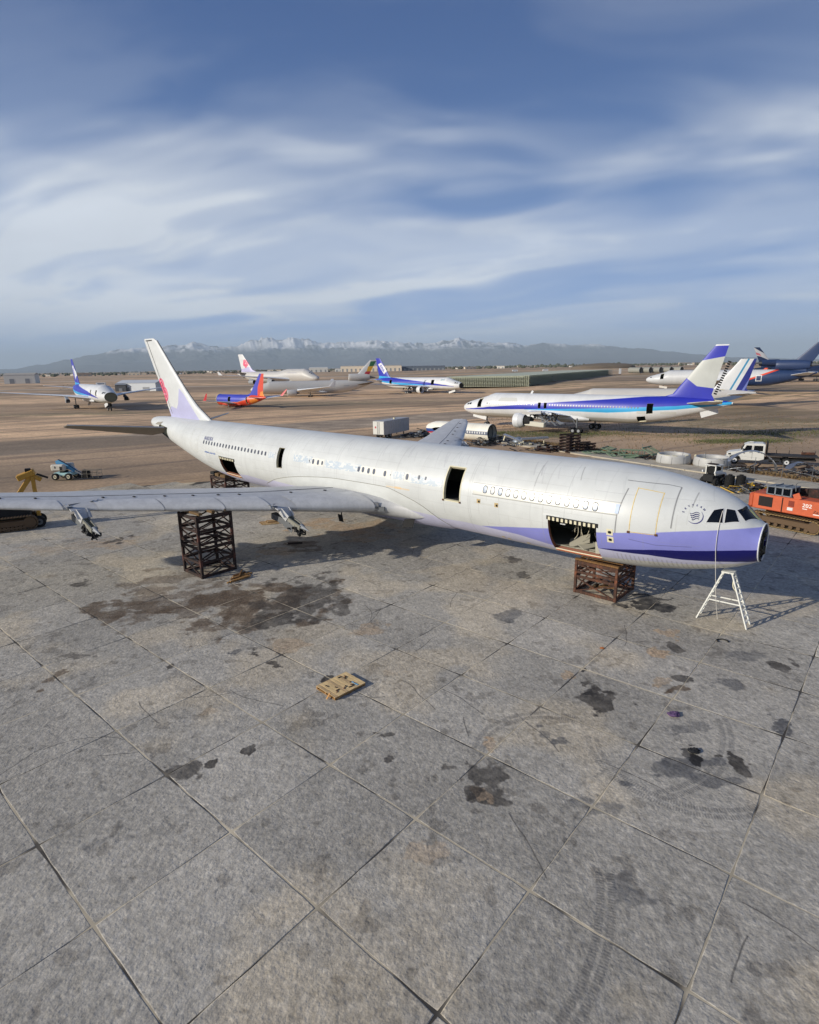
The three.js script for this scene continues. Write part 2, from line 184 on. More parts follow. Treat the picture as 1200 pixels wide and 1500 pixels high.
{
  const rnd = mulberry(21), list = [];
  for (let i = -22; i < 4; i++) for (let j = -24; j < 9; j++) {
    const a = A0 + i * SLAB, b = B0 + j * SLAB, [x, z] = fromAB(a + SLAB / 2, b + SLAB / 2);
    if (!inside(apronEdge, x, z) || z > 6 || Math.abs(x) > 0.80 * Math.abs(z - 8) + 9) continue;
    list.push([a, b, Math.hypot(x, z)]);
  }
  list.sort((p, q) => p[2] - q[2]);
  const far = new Bag();
  list.forEach(([a, b], n) => {
    const use = (a > concNear[1] && a + SLAB < concNear[1] + concNear[3] && b > concNear[2] && b + SLAB < concNear[2] + concNear[3]) ? concNear : concFar;
    const ga = 0.021, gb = 0.014, N = n < 300 ? 8 : 1, rim = [], jit = 0.026;
    const c = [[a + ga, b + gb], [a + ga, b + SLAB - gb], [a + SLAB - ga, b + SLAB - gb], [a + SLAB - ga, b + gb]];
    for (let e = 0; e < 4; e++) for (let k = 0; k < N; k++) { const t = k / N; let aa = lerp(c[e][0], c[(e + 1) % 4][0], t), bb = lerp(c[e][1], c[(e + 1) % 4][1], t); if (k) { aa += (rnd() - 0.5) * jit; bb += (rnd() - 0.5) * jit; } else { const s = 0.015 + 0.02 * rnd(); aa += Math.sign(a + SLAB / 2 - aa) * s; bb += Math.sign(b + SLAB / 2 - bb) * s; } rim.push([aa, bb]); }
    const lift = (rnd() - 0.5) * 0.008, ta = (rnd() - 0.5) * 0.0016, tb = (rnd() - 0.5) * 0.0016, ca = a + SLAB / 2, cb = b + SLAB / 2;
    const pos = [], nor = [], uv = []; const put = (aa, bb, y, nx, ny, nz) => { const [x, z] = fromAB(aa, bb); pos.push(x, y, z); nor.push(nx, ny, nz); uv.push((bb - use[2]) / use[3], (aa - use[1]) / use[3]); };
    const top = (aa, bb) => lift + (aa - ca) * ta + (bb - cb) * tb;
    for (let k = 0; k < rim.length; k++) {
      const p = rim[k], q = rim[(k + 1) % rim.length], i1 = [lerp(ca, p[0], 0.985), lerp(cb, p[1], 0.985)], i2 = [lerp(ca, q[0], 0.985), lerp(cb, q[1], 0.985)];
      const T = (s) => put(s[0], s[1], top(s[0], s[1]), 0, 1, 0), E = (s, y) => put(s[0], s[1], top(s[0], s[1]) - y, (s[0] - ca) * 0.3 * GN[0] + (s[1] - cb) * 0.3 * GD[0], 0.8, (s[0] - ca) * 0.3 * GN[1] + (s[1] - cb) * 0.3 * GD[1]);
      put(ca, cb, lift, 0, 1, 0); T(i1); T(i2);
      T(i1); E(p, 0.008); E(q, 0.008); T(i1); E(q, 0.008); T(i2);
      const d = [q[0] - p[0], q[1] - p[1]], L = Math.hypot(...d), on = [d[1] / L, -d[0] / L], w = fromAB(on[0], on[1]); const F = (s, y) => put(s[0], s[1], y, w[0], 0, w[1]);
      F(p, lift - 0.008); F(p, -0.1); F(q, -0.1); F(p, lift - 0.008); F(q, -0.1); F(q, lift - 0.008);
    }
    // wind the faces so that they look outwards
    const g = new THREE.BufferGeometry();
    for (let t = 0; t < pos.length; t += 9) { const A = V(...pos.slice(t, t + 3)), B = V(...pos.slice(t + 3, t + 6)), C = V(...pos.slice(t + 6, t + 9)), nn = B.clone().sub(A).cross(C.clone().sub(A)); if (nn.dot(V(...nor.slice(t, t + 3))) < 0) { for (let q = 0; q < 3; q++) { [pos[t + 3 + q], pos[t + 6 + q]] = [pos[t + 6 + q], pos[t + 3 + q]]; [nor[t + 3 + q], nor[t + 6 + q]] = [nor[t + 6 + q], nor[t + 3 + q]]; } const w = t / 3 * 2; for (let q = 0; q < 2; q++) [uv[w + 2 + q], uv[w + 4 + q]] = [uv[w + 4 + q], uv[w + 2 + q]]; } }
    g.setAttribute('position', new THREE.Float32BufferAttribute(pos, 3)); g.setAttribute('normal', new THREE.Float32BufferAttribute(nor, 3)); g.setAttribute('uv', new THREE.Float32BufferAttribute(uv, 2));
    if (n < 300) mesh('concrete_slab', g, use[0], apron); else far.add(g);
  });
  if (far.g.length) stuff(far.build('far_slabs', concFar[0], apron));
  // sandy filler in the joints, a little lower than the slabs
  const s = new THREE.Shape(apronEdge.map(([x, z]) => new THREE.Vector2(x, -z))); const fg = new THREE.ShapeGeometry(s); fg.rotateX(-Math.PI / 2); fg.translate(0, -0.009, 0);
  const fillT = tex(256, 256, (u, v) => { const n = pnoise(u * 9, v * 9, 9, 4), m = smooth(0.36, 0.52, pnoise(u * 5 + 2, v * 5, 5, 3)); const k = 0.8 + 0.4 * n; return [lerp(70, 186, m) * k, lerp(66, 174, m) * k, lerp(60, 150, m) * k]; }, true, [0.12, 0.12]);
  structure(mesh('joint_filler', metreUV(fg), mat('#ffffff', { map: fillT, roughness: 0.95 }), apron));
  delete apron.children[apron.children.length - 1].userData.kind;
}
// bare earth: one colour rule for the near field and the far plain
function earth(x, z) {
  const D = Math.hypot(x, z), n1 = fbm(x * 0.03 + 5, z * 0.05 + 9, 4) - 0.5, n2 = fbm(x * 0.25 + 2, z * 0.4 + 7, 3) - 0.5, band = smooth(0.42, 0.60, fbm(x * 0.0016 + 1, (z + 0.12 * x) * 0.0125 + 4, 4));
  let r = 218, g = 182, b = 142;
  const k = 1 + 0.28 * n1 + 0.2 * n2; r *= k; g *= k; b *= k;
  // wheel tracks and drag marks along the field
  const t1 = x * 0.84 - z * 0.54, t2 = x * 0.54 + z * 0.84, tr = smooth(0.54, 0.72, fbm(t1 * 0.035 + 9, t2 * 0.5 + 3, 4)); const td = 0.26 * tr; r *= 1 - td; g *= 1 - td; b *= 1 - td * 0.9;
  // the graded grey haul road across the field
  const rd = (x + 70) * 0.54 + (z + 105) * 0.84, road = (1 - smooth(9, 13, Math.abs(rd + 4 * n1))) * smooth(-240, -200, z); const rk = 0.9 + 0.5 * n2 + 0.3 * n1; r = lerp(r, 160 * rk, road * 0.8); g = lerp(g, 145 * rk, road * 0.8); b = lerp(b, 127 * rk, road * 0.8);
  // dark turned soil and scrub in streaks across
  const s = smooth(0.5, 0.64, fbm(x * 0.012 + 3, z * 0.045 + 31, 4)); r = lerp(r, 116, s * 0.5); g = lerp(g, 98, s * 0.5); b = lerp(b, 76, s * 0.5);
  // winter grass in places
  const gs = (cx, cz, rx, rz) => 1 - smooth(0.5, 1.0, Math.hypot((x - cx) / rx, (z - cz) / rz) + n2 * 1.3 + n1 * 0.8);
  const gg = Math.max(gs(31, -112, 20, 7), gs(14, -116, 16, 5) * 0.8, gs(56, -98, 14, 5) * 0.9, gs(75, -125, 40, 16) * 0.55, gs(62, -108, 26, 8) * 0.5, gs(-40, -226, 60, 14) * 0.45, gs(-110, -190, 40, 9) * 0.4) * smooth(0.35, 0.62, fbm(x * 0.9 + 3, z * 1.4 + 1, 3) + 0.1);
  r = lerp(r, 98, gg * 0.8); g = lerp(g, 102, gg * 0.8); b = lerp(b, 62, gg * 0.8);
  const sc = smooth(0.5, 0.68, fbm(x * 0.05 + 77, z * 0.12 + 3, 4)) * smooth(70, 120, x - 0.2 * z); r = lerp(r, 112, sc * 0.6); g = lerp(g, 98, sc * 0.6); b = lerp(b, 66, sc * 0.6);
  // the plain: pale runways and dark fallow bands lying across the view
  const w = z + 0.12 * x, run = clamp((1 - smooth(10, 14, Math.abs(w + 520))) + (1 - smooth(22, 30, Math.abs(w + 905)))) * 0.7; r = lerp(r, 122, band * 0.5); g = lerp(g, 106, band * 0.5); b = lerp(b, 88, band * 0.5); r = lerp(r, 168, run); g = lerp(g, 158, run); b = lerp(b, 144, run);
  return [r, g, b];
}
function sheet(name, x0, x1, z0, z1, nx, nz, N, y, bump) {
  const g = new THREE.PlaneGeometry(1, 1, nx, nz), p = g.attributes.position, uv = g.attributes.uv;
  for (let i = 0; i < p.count; i++) { const u = uv.getX(i), v = uv.getY(i), x = lerp(x0, x1, u), z = lerp(z0, z1, v); const h = bump ? bump(x, z) : 0; p.setXYZ(i, x, y + terrain(x, z) + h, z); }
  const ix = g.index.array; for (let i = 0; i < ix.length; i += 3) { const t = ix[i + 1]; ix[i + 1] = ix[i + 2]; ix[i + 2] = t; } g.computeVertexNormals();
  { const n = g.attributes.normal; if (n.getY(0) < 0) { for (let i = 0; i < ix.length; i += 3) { const t = ix[i + 1]; ix[i + 1] = ix[i + 2]; ix[i + 2] = t; } g.computeVertexNormals(); } }
  const m = tex(N, N, (u, v, i, j) => { const c = earth(lerp(x0, x1, u), lerp(z0, z1, v)), k = 0.9 + 0.2 * hash2(i * 5 + 1, j * 3 + (i >> 4)); return [c[0] * k, c[1] * k, c[2] * k]; });
  m.wrapS = m.wrapT = THREE.ClampToEdgeWrapping;
  const bp = fineBump.clone(); bp.repeat.set((x1 - x0) / 9, (z0 - z1) / 9); bp.needsUpdate = true;
  return structure(mesh(name, g, mat('#ffffff', { map: m, roughness: 0.97, bumpMap: bp, bumpScale: 0.03 })));
}
sheet('dirt_field', -210, 230, -30, -420, 220, 260, 2048, -0.05, (x, z) => { const e = inside(apronEdge, x, z) ? 0 : 1; return e * (0.16 * (fbm(x * 0.22, z * 0.3, 3) - 0.5) + 0.1 * (fbm((x * 0.84 - z * 0.54) * 0.06, (x * 0.54 + z * 0.84) * 0.9, 2) - 0.5)) + (1 - e) * -0.06; });
sheet('desert_plain', -3600, 3600, 200, -7000, 90, 90, 1024, -0.55);
{ const g = new THREE.CircleGeometry(60000, 96); g.rotateX(-Math.PI / 2); g.translate(0, -3.2, 0); structure(mesh('ground', g, mat('#8c7a66', { roughness: 1 }))); }
{ // concrete strip of long slabs beyond the apron
  const strip = new THREE.Group(); strip.name = 'concrete_path'; structure(strip); strip.userData.label = 'pale concrete strip between the apron and the dirt field'; scene.add(strip);
  const d = V(6.7, 0, 10.6).normalize(), n = V(-d.z, 0, d.x).multiplyScalar(-1), cT = tex(128, 128, (u, v) => { const k = 172 + 40 * (pnoise(u * 6, v * 6, 6, 5) - 0.5); return [k * 1.02, k * 0.97, k * 0.87]; }, true, [0.2, 0.2]), cm = mat('#ffffff', { map: cT, roughness: 0.9, bumpMap: fineBump, bumpScale: 0.01 });
  for (let k = -7; k < 12; k++) { const c = V(34.3, 0, -71.2).addScaledVector(d, k * 4.9 + 2.4).addScaledVector(n, 1.75); const m = mesh('path_slab', chamferBox(4.84, 0.24, 3.5, 0.03), cm, strip); m.position.set(c.x, 0.02, c.z); m.rotation.y = -Math.atan2(d.z, d.x); }
}
// ---------------------------------------------------------------- mountains
{
  const RIDGE = [[-60, 0.3], [-44, 0.4], [-33.24, .32], [-31.34, .62], [-29.36, .98], [-27.82, 1.3], [-26.77, 1.46], [-25.17, 1.79], [-24.09, 1.9], [-22.43, 2.07], [-20.48, 2.07], [-19.49, 2.3], [-18.92, 2.15], [-17.89, 2], [-16.12, 2.05], [-14.28, 2.46], [-12.74, 2.66], [-11.83, 2.51], [-10.7, 2.71], [-9.34, 2.49], [-7.46, 2.29], [-4.9, 2.23], [-2.33, 2.32], [-1.04, 2.21], [1.54, 2.05], [3.48, 2.23], [4.57, 2.43], [6.04, 2.25], [7.96, 1.99], [9.54, 1.99], [11.11, 1.74], [12.96, 1.85], [14.8, 1.72], [16.89, 1.7], [18.96, 1.44], [21.26, 1.21], [23.51, .92], [25.68, .65], [28.79, .36], [34.49, .12], [60, 0.1]];
  const prof = (a) => { for (let i = 1; i < RIDGE.length; i++) if (a <= RIDGE[i][0]) { const t = (a - RIDGE[i - 1][0]) / (RIDGE[i][0] - RIDGE[i - 1][0]), s = t * t * (3 - 2 * t); return lerp(RIDGE[i - 1][1], RIDGE[i][1], s); } return 0.1; };
  const NA = 1000, NR = 64, pos = [], col = [], idx = [], crest = 0.72;
  const ridged = (x, z) => { let s = 0, a = 0.55, n = 0; for (let o = 0; o < 5; o++) { s += a * (1 - Math.abs(2 * vnoise(x, z) - 1)); n += a; a *= 0.52; const t = x; x = x * 1.7 + z * 1.2 + 13; z = z * 1.7 - t * 1.2 + 7; } return s / n; };
  for (let i = 0; i <= NR; i++) for (let j = 0; j <= NA; j++) {
    const t = i / NR, az = lerp(-46, 46, j / NA), R = lerp(19000, 33000, t), a = az * D2R, x = Math.sin(a) * R, z = -Math.cos(a) * R, pk = prof(az) * D2R * lerp(19000, 33000, crest);
    const rg = ridged(x / 3400 + 5, z / 3400 + 3), fine = ridged(x / 700 + 2, z / 700) - 0.5;
    const near = Math.abs(t - crest) / 0.045, onCrest = Math.exp(-near * near);
    let f = t < crest ? Math.pow(t / crest, 1.5) : 1 - Math.pow((t - crest) / (1 - crest), 1.2);
    let h = pk * Math.min(1, f * lerp(0.25 + 0.95 * rg, 1, onCrest)) * (1 + 0.16 * fine + 0.14 * (ridged(x / 300, z / 300) - 0.5)) * smooth(0, 0.12, t) - 6; if (t > 0.99) h = -30;
    pos.push(x, h, z);
    const snow = clamp(smooth(800, 1120, h + 340 * (rg - 0.5) + 320 * fine) * smooth(0.52, 0.62, ridged(x / 520 + 4, z / 520) * 0.9 + 0.02 + 0.10 * smooth(700, 1200, h)) * smooth(30, 19, az)), k = 0.8 + 0.5 * rg; // snow lies on the heights
    col.push(lerp(0.075 * k, 0.78, snow), lerp(0.08 * k, 0.78, snow), lerp(0.082 * k, 0.8, snow));
    if (i < NR && j < NA) { const q = i * (NA + 1) + j; idx.push(q, q + 1, q + NA + 1, q + 1, q + NA + 2, q + NA + 1); }
  }
  const g = new THREE.BufferGeometry(); g.setAttribute('position', new THREE.Float32BufferAttribute(pos, 3)); g.setAttribute('color', new THREE.Float32BufferAttribute(col, 3)); g.setIndex(idx); g.computeVertexNormals();
  const m = structure(mesh('mountain_range', g, mat('#ffffff', { vertexColors: true, roughness: 1 }))); m.userData.label = 'hazy blue mountain range with snow on its crest';
}
scene.fog = new THREE.FogExp2(new THREE.Color(0.72, 0.87, 1.0), 4.2e-5);
// ---------------------------------------------------------------- aircraft parts
function pchip(xs, ys) { // smooth monotone interpolation
  const n = xs.length, d = [], m = new Array(n); for (let i = 0; i < n - 1; i++) d.push((ys[i + 1] - ys[i]) / (xs[i + 1] - xs[i]));
  m[0] = d[0]; m[n - 1] = d[n - 2]; for (let i = 1; i < n - 1; i++) m[i] = d[i - 1] * d[i] <= 0 ? 0 : 2 * d[i - 1] * d[i] / (d[i - 1] + d[i]);
  return (x) => { if (x <= xs[0]) return ys[0]; if (x >= xs[n - 1]) return ys[n - 1]; let i = 0; while (x > xs[i + 1]) i++; const h = xs[i + 1] - xs[i], t = (x - xs[i]) / h, t2 = t * t, t3 = t2 * t; return ys[i] * (2 * t3 - 3 * t2 + 1) + m[i] * h * (t3 - 2 * t2 + t) + ys[i + 1] * (3 * t2 - 2 * t3) + m[i + 1] * h * (t3 - t2); };
}
class Body { // a lofted fuselage; x forward, theta 0 to starboard, 90 up, 180 to port
  constructor(st) { const xs = st.map((r) => r[0]); this.xs = xs; this.top = pchip(xs, st.map((r) => r[1])); this.bot = pchip(xs, st.map((r) => r[2])); this.hw = pchip(xs, st.map((r) => r[3])); this.x0 = xs[0]; this.x1 = xs[xs.length - 1]; }
  at(x, th, off = 0) { const t = this.top(x), b = this.bot(x), w = this.hw(x), yc = (t + b) / 2, ry = (t - b) / 2, c = Math.cos(th * D2R), s = Math.sin(th * D2R); const n = V(0, s * w, c * ry).normalize(); return V(x, yc + ry * s + n.y * off, w * c + n.z * off); }
  normal(x, th) { const e = 0.02, a = this.at(x - e, th), b = this.at(x + e, th), c = this.at(x, th - 0.3), d = this.at(x, th + 0.3); const n = b.sub(a).cross(d.sub(c)).normalize(); const o = V(0, Math.sin(th * D2R), Math.cos(th * D2R)); return n.dot(o) < 0 ? n.negate() : n; }
  theta(x, y) { const t = this.top(x), b = this.bot(x); return Math.asin(clamp((y - (t + b) / 2) / ((t - b) / 2), -1, 1)) / D2R; }
  geo(step, nth, holes = [], inset = 0, xa = this.x0, xb = this.x1) {
    let X = []; for (let x = xa; x < xb - 1e-6; x += step) X.push(x); X.push(xb); for (const s of this.xs) if (s > xa && s < xb) X.push(s);
    for (let k = 1; k < 8; k++) { if (xb === this.x1) X.push(xb - step * k / 8); if (xa === this.x0) X.push(xa + step * k / 8); }
    let T = []; for (let k = 0; k <= nth; k++) T.push(-90 + 360 * k / nth);
    const hs = holes.map((h) => h.side < 0 ? { ...h, t0: 180 - h.t1, t1: 180 - h.t0 } : h);
    const ins = (A, v) => { A = A.filter((q) => Math.abs(q - v) > 1e-4 && (Math.abs(q - v) > 0.12 || hs.some((h) => [h.x0, h.x1, h.t0, h.t1].includes(q)) || q === A[0] || q === A[A.length - 1])); A.push(v); return A.sort((p, q) => p - q); };
    X.sort((p, q) => p - q); X = X.filter((v, i) => !i || v - X[i - 1] > 1e-3); for (const h of hs) { X = ins(X, h.x0); X = ins(X, h.x1); T = ins(T, h.t0); T = ins(T, h.t1); }
    const pos = [], uv = [], nor = [], idx = [], nT = T.length;
    for (const x of X) for (const th of T) { const p = this.at(x, th, -inset), n = this.normal(x, th); pos.push(p.x, p.y, p.z); nor.push(n.x, n.y, n.z); uv.push((x - this.x0) / (this.x1 - this.x0), (th + 90) / 360); }
    for (let i = 0; i < X.length - 1; i++) for (let j = 0; j < nT - 1; j++) { const mx = (X[i] + X[i + 1]) / 2, mt = (T[j] + T[j + 1]) / 2; if (hs.some((h) => mx > h.x0 && mx < h.x1 && mt > h.t0 && mt < h.t1)) continue; const q = i * nT + j; idx.push(q, q + nT, q + 1, q + 1, q + nT, q + nT + 1); }
    const g = new THREE.BufferGeometry(); g.setAttribute('position', new THREE.Float32BufferAttribute(pos, 3)); g.setAttribute('normal', new THREE.Float32BufferAttribute(nor, 3)); g.setAttribute('uv', new THREE.Float32BufferAttribute(uv, 2)); g.setIndex(idx);
    { const a = V(...pos.slice(0, 3)), i = idx[0] * 3, j = idx[1] * 3, k = idx[2] * 3, A = V(pos[i], pos[i + 1], pos[i + 2]), B = V(pos[j], pos[j + 1], pos[j + 2]), C = V(pos[k], pos[k + 1], pos[k + 2]), n = B.sub(A).cross(C.sub(A)); if (n.dot(V(nor[i], nor[i + 1], nor[i + 2])) < 0) for (let t = 0; t < idx.length; t += 3) { const s = idx[t + 1]; idx[t + 1] = idx[t + 2]; idx[t + 2] = s; } g.setIndex(idx); }
    return g;
  }
  patch(c, nu, nv, off, thick = 0) { // c: four corners [x, theta]; a sheet lying on the skin, uv 0..1
    const pos = [], uv = [], idx = []; const P = (u, v, o) => { const x = lerp(lerp(c[0][0], c[1][0], u), lerp(c[3][0], c[2][0], u), v), t = lerp(lerp(c[0][1], c[1][1], u), lerp(c[3][1], c[2][1], u), v); return this.at(x, t, o); };
    for (let j = 0; j <= nv; j++) for (let i = 0; i <= nu; i++) { const p = P(i / nu, j / nv, off); pos.push(p.x, p.y, p.z); uv.push(i / nu, j / nv); }
    for (let j = 0; j < nv; j++) for (let i = 0; i < nu; i++) { const q = j * (nu + 1) + i; idx.push(q, q + 1, q + nu + 1, q + 1, q + nu + 2, q + nu + 1); }
    if (thick) { const rim = []; for (let i = 0; i <= nu; i++) rim.push([i / nu, 0]); for (let j = 1; j <= nv; j++) rim.push([1, j / nv]); for (let i = nu - 1; i >= 0; i--) rim.push([i / nu, 1]); for (let j = nv - 1; j >= 0; j--) rim.push([0, j / nv]); const b = pos.length / 3; for (const [u, v] of rim) for (const o of [off, off - thick]) { const p = P(u, v, o); pos.push(p.x, p.y, p.z); uv.push(u, v); } for (let k = 0; k < rim.length - 1; k++) { const q = b + 2 * k; idx.push(q, q + 2, q + 1, q + 1, q + 2, q + 3); } }
    const g = new THREE.BufferGeometry(); g.setAttribute('position', new THREE.Float32BufferAttribute(pos, 3)); g.setAttribute('uv', new THREE.Float32BufferAttribute(uv, 2)); g.setIndex(idx); g.computeVertexNormals(); return g;
  }
  oval(x, th, rx, rt, off, n = 14, depth = 0) { // an oval plate on the skin (rt in metres), dished by depth
    const pos = [], idx = []; const hw = Math.max(0.3, (this.top(x) - this.bot(x)) / 2), k = rt / hw / D2R; const pc = this.at(x, th, off - depth); pos.push(pc.x, pc.y, pc.z);
    for (let i = 0; i < n; i++) { const a = i / n * 2 * Math.PI, ca = Math.cos(a), sa = Math.sin(a), sq = 1 / Math.pow(Math.pow(Math.abs(ca), 3) + Math.pow(Math.abs(sa), 3), 1 / 3); const p = this.at(x + rx * ca * sq, th + k * sa * sq, off); pos.push(p.x, p.y, p.z); idx.push(0, 1 + i, 1 + (i + 1) % n); }
    const g = new THREE.BufferGeometry(); g.setAttribute('position', new THREE.Float32BufferAttribute(pos, 3)); g.setIndex(idx); g.computeVertexNormals(); return metreUV(g);
  }
  ring(x, th, rx, rt, w, off, n = 16) { const hw = Math.max(0.3, (this.top(x) - this.bot(x)) / 2), pos = [], idx = []; for (let i = 0; i < n; i++) { const a = i / n * 2 * Math.PI, ca = Math.cos(a), sa = Math.sin(a), sq = 1 / Math.pow(Math.pow(Math.abs(ca), 3) + Math.pow(Math.abs(sa), 3), 1 / 3); for (const [e, o] of [[0, off * 0.3], [w * 0.5, off], [w, off * 0.3]]) { const p = this.at(x + (rx + e) * ca * sq, th + (rt + e) / hw / D2R * sa * sq, o); pos.push(p.x, p.y, p.z); } } for (let i = 0; i < n; i++) for (let k = 0; k < 2; k++) { const q = i * 3 + k, r = ((i + 1) % n) * 3 + k; idx.push(q, r, q + 1, q + 1, r, r + 1); } const g = new THREE.BufferGeometry(); g.setAttribute('position', new THREE.Float32BufferAttribute(pos, 3)); g.setIndex(idx); g.computeVertexNormals(); return metreUV(g); }
  jamb(h, d) { // the edge of an opening, d deep
    const f = (t) => h.side < 0 ? 180 - t : t, b = new Bag(), n = 8, q = (A, B, C, E) => { const g = new THREE.BufferGeometry(); g.setAttribute('position', new THREE.Float32BufferAttribute([A, B, C, A, C, E].flatMap((p) => [p.x, p.y, p.z]), 3)); g.computeVertexNormals(); b.add(metreUV(g)); };
    for (let k = 0; k < n; k++) { const a = f(lerp(h.t0, h.t1, k / n)), c = f(lerp(h.t0, h.t1, (k + 1) / n)); for (const x of [h.x0, h.x1]) q(this.at(x, a, 0.004), this.at(x, c, 0.004), this.at(x, c, -d), this.at(x, a, -d)); }
    for (const t of [h.t0, h.t1]) q(this.at(h.x0, f(t), 0.004), this.at(h.x1, f(t), 0.004), this.at(h.x1, f(t), -d), this.at(h.x0, f(t), -d)); return b.geo();
  }
}
// a surface lofted through sections {x (leading edge), y, z, c (chord), t (thickness ratio), w (twist, degrees)}; up = true makes a fin
const FOIL = (() => { const p = []; const T = (x) => 5 * (0.2969 * Math.sqrt(x) - 0.126 * x - 0.3516 * x * x + 0.2843 * x ** 3 - 0.1036 * x ** 4); const N = 13; for (let i = N; i >= 0; i--) { const x = 0.5 * (1 - Math.cos(Math.PI * i / N)); p.push([x, T(x), 1]); } for (let i = 1; i <= N; i++) { const x = 0.5 * (1 - Math.cos(Math.PI * i / N)); p.push([x, -T(x) * 0.82, -1]); } return p; })();
function foilPoint(s, f, fin) { const xx = -f[0] * s.c, yy = f[1] * s.t * s.c, w = (s.w || 0) * D2R, X = xx * Math.cos(w) - yy * Math.sin(w) * 0, Y = yy + xx * Math.sin(w); return fin ? V(s.x + X, s.y, s.z + yy) : V(s.x + X, s.y + Y, s.z); }
function foilLoft(secs, fin = false, from = 0, to = FOIL.length - 1, off = 0, cap = true) {
  const pos = [], uv = [], idx = [], n = to - from + 1;
  secs.forEach((s, i) => { for (let k = from; k <= to; k++) { const f = FOIL[k], p = foilPoint(s, f, fin); if (off) { const a = foilPoint(s, FOIL[Math.max(k - 1, 0)], fin), b = foilPoint(s, FOIL[Math.min(k + 1, FOIL.length - 1)], fin), d = b.sub(a); const nn = V(-d.y, d.x, 0).normalize().negate(); const lead = foilPoint(s, FOIL[13], fin); if (nn.dot(p.clone().sub(V(lead.x - 0.4 * s.c, lead.y, p.z))) < 0) nn.negate(); p.addScaledVector(nn, off); } pos.push(p.x, p.y, p.z); uv.push(p.x, fin ? p.y : p.z); } });
  for (let i = 0; i < secs.length - 1; i++) for (let k = 0; k < n - 1; k++) { const q = i * n + k; idx.push(q, q + n, q + 1, q + 1, q + n, q + n + 1); }
  if (cap) for (const i of [0, secs.length - 1]) { const b = pos.length / 3; for (let k = 0; k < n; k++) { const q = (i * n + k) * 3; pos.push(pos[q], pos[q + 1], pos[q + 2]); uv.push(pos[q], pos[q + 1]); } for (let k = 1; k < n - 1; k++) idx.push(b, b + k, b + k + 1); }
  const g = new THREE.BufferGeometry(); g.setAttribute('position', new THREE.Float32BufferAttribute(pos, 3)); g.setAttribute('uv', new THREE.Float32BufferAttribute(uv, 2)); g.setIndex(idx); g.computeVertexNormals(); return g;
}
const mirrorZ = (secs) => secs.map((s) => ({ ...s, z: -s.z }));
function finUV(g, x0, x1, y0, y1) { const p = g.attributes.position, uv = g.attributes.uv; for (let i = 0; i < p.count; i++) uv.setXY(i, (p.getX(i) - x0) / (x1 - x0), (p.getY(i) - y0) / (y1 - y0)); return g; }
function canvas(w, h, draw) { const c = document.createElement('canvas'); c.width = w; c.height = h; const x = c.getContext('2d'); draw(x, w, h); const t = new THREE.CanvasTexture(c); t.colorSpace = THREE.SRGBColorSpace; t.magFilter = THREE.LinearFilter; t.wrapS = t.wrapT = THREE.ClampToEdgeWrapping; return t; }
const poly = (x, pts, fill) => { x.fillStyle = fill; x.beginPath(); pts.forEach((p, i) => x[i ? 'lineTo' : 'moveTo'](...p)); x.closePath(); x.fill(); };
const mottle = (x, w, h, amount, seed = 0, streak = 1) => { const d = x.getImageData(0, 0, w, h); for (let j = 0; j < h; j++) for (let i = 0; i < w; i++) { const o = (j * w + i) * 4, n = 1 + amount * (fbm(i * 0.02 * streak + seed, j * 0.02 + seed, 4) - 0.5) + amount * 0.35 * (fbm(i * 0.11 + 7, j * 0.025 + seed, 3) - 0.5); d.data[o] *= n; d.data[o + 1] *= n; d.data[o + 2] *= n * 0.995; } x.putImageData(d, 0, 0); };
// livery: paints a body's skin; draw gets P(x, y, side) -> canvas point
function livery(body, w, h, base, draw, dirt = 0.1, seed = 1) {
  return canvas(w, h, (c) => {
    c.fillStyle = base; c.fillRect(0, 0, w, h);
    const P = (x, y, side) => { const t = body.theta(x, y), th = side < 0 ? 180 - t : t; return [(x - body.x0) / (body.x1 - body.x0) * w, h - (th + 90) / 360 * h]; };
    const area = (up, lo, fill, side) => { const sides = side ? [side] : [1, -1]; for (const s of sides) { const A = [], dens = (L) => { const o = []; for (let i = 0; i < L.length - 1; i++) for (let k = 0; k < 10; k++) o.push([lerp(L[i][0], L[i + 1][0], k / 10), lerp(L[i][1], L[i + 1][1], k / 10)]); o.push(L[L.length - 1]); return o; }; dens(up).forEach((p) => A.push(P(p[0], p[1], s))); dens(lo).reverse().forEach((p) => A.push(P(p[0], p[1], s))); poly(c, A, fill); } };
    draw(c, P, area, w, h); mottle(c, w, h, dirt, seed);
  });
}
function plumBlossom(c, R, main, pale) { for (let k = 0; k < 5; k++) { const a = -Math.PI / 2 + k * 2 * Math.PI / 5; c.fillStyle = main; c.beginPath(); c.arc(Math.cos(a) * R * 0.56, Math.sin(a) * R * 0.56, R * 0.46, 0, 7); c.fill(); } c.strokeStyle = pale; c.lineWidth = R * 0.05; for (let k = 0; k < 5; k++) { const a = -Math.PI / 2 + k * 2 * Math.PI / 5; c.beginPath(); c.arc(Math.cos(a) * R * 0.56, Math.sin(a) * R * 0.56, R * 0.3, a - 1.5, a + 1.5); c.stroke(); c.beginPath(); c.moveTo(0, 0); c.lineTo(Math.cos(a) * R * 0.62, Math.sin(a) * R * 0.62); c.stroke(); c.fillStyle = pale; c.beginPath(); c.arc(Math.cos(a) * R * 0.66, Math.sin(a) * R * 0.66, R * 0.05, 0, 7); c.fill(); } c.fillStyle = pale; c.beginPath(); c.arc(0, 0, R * 0.13, 0, 7); c.fill(); }
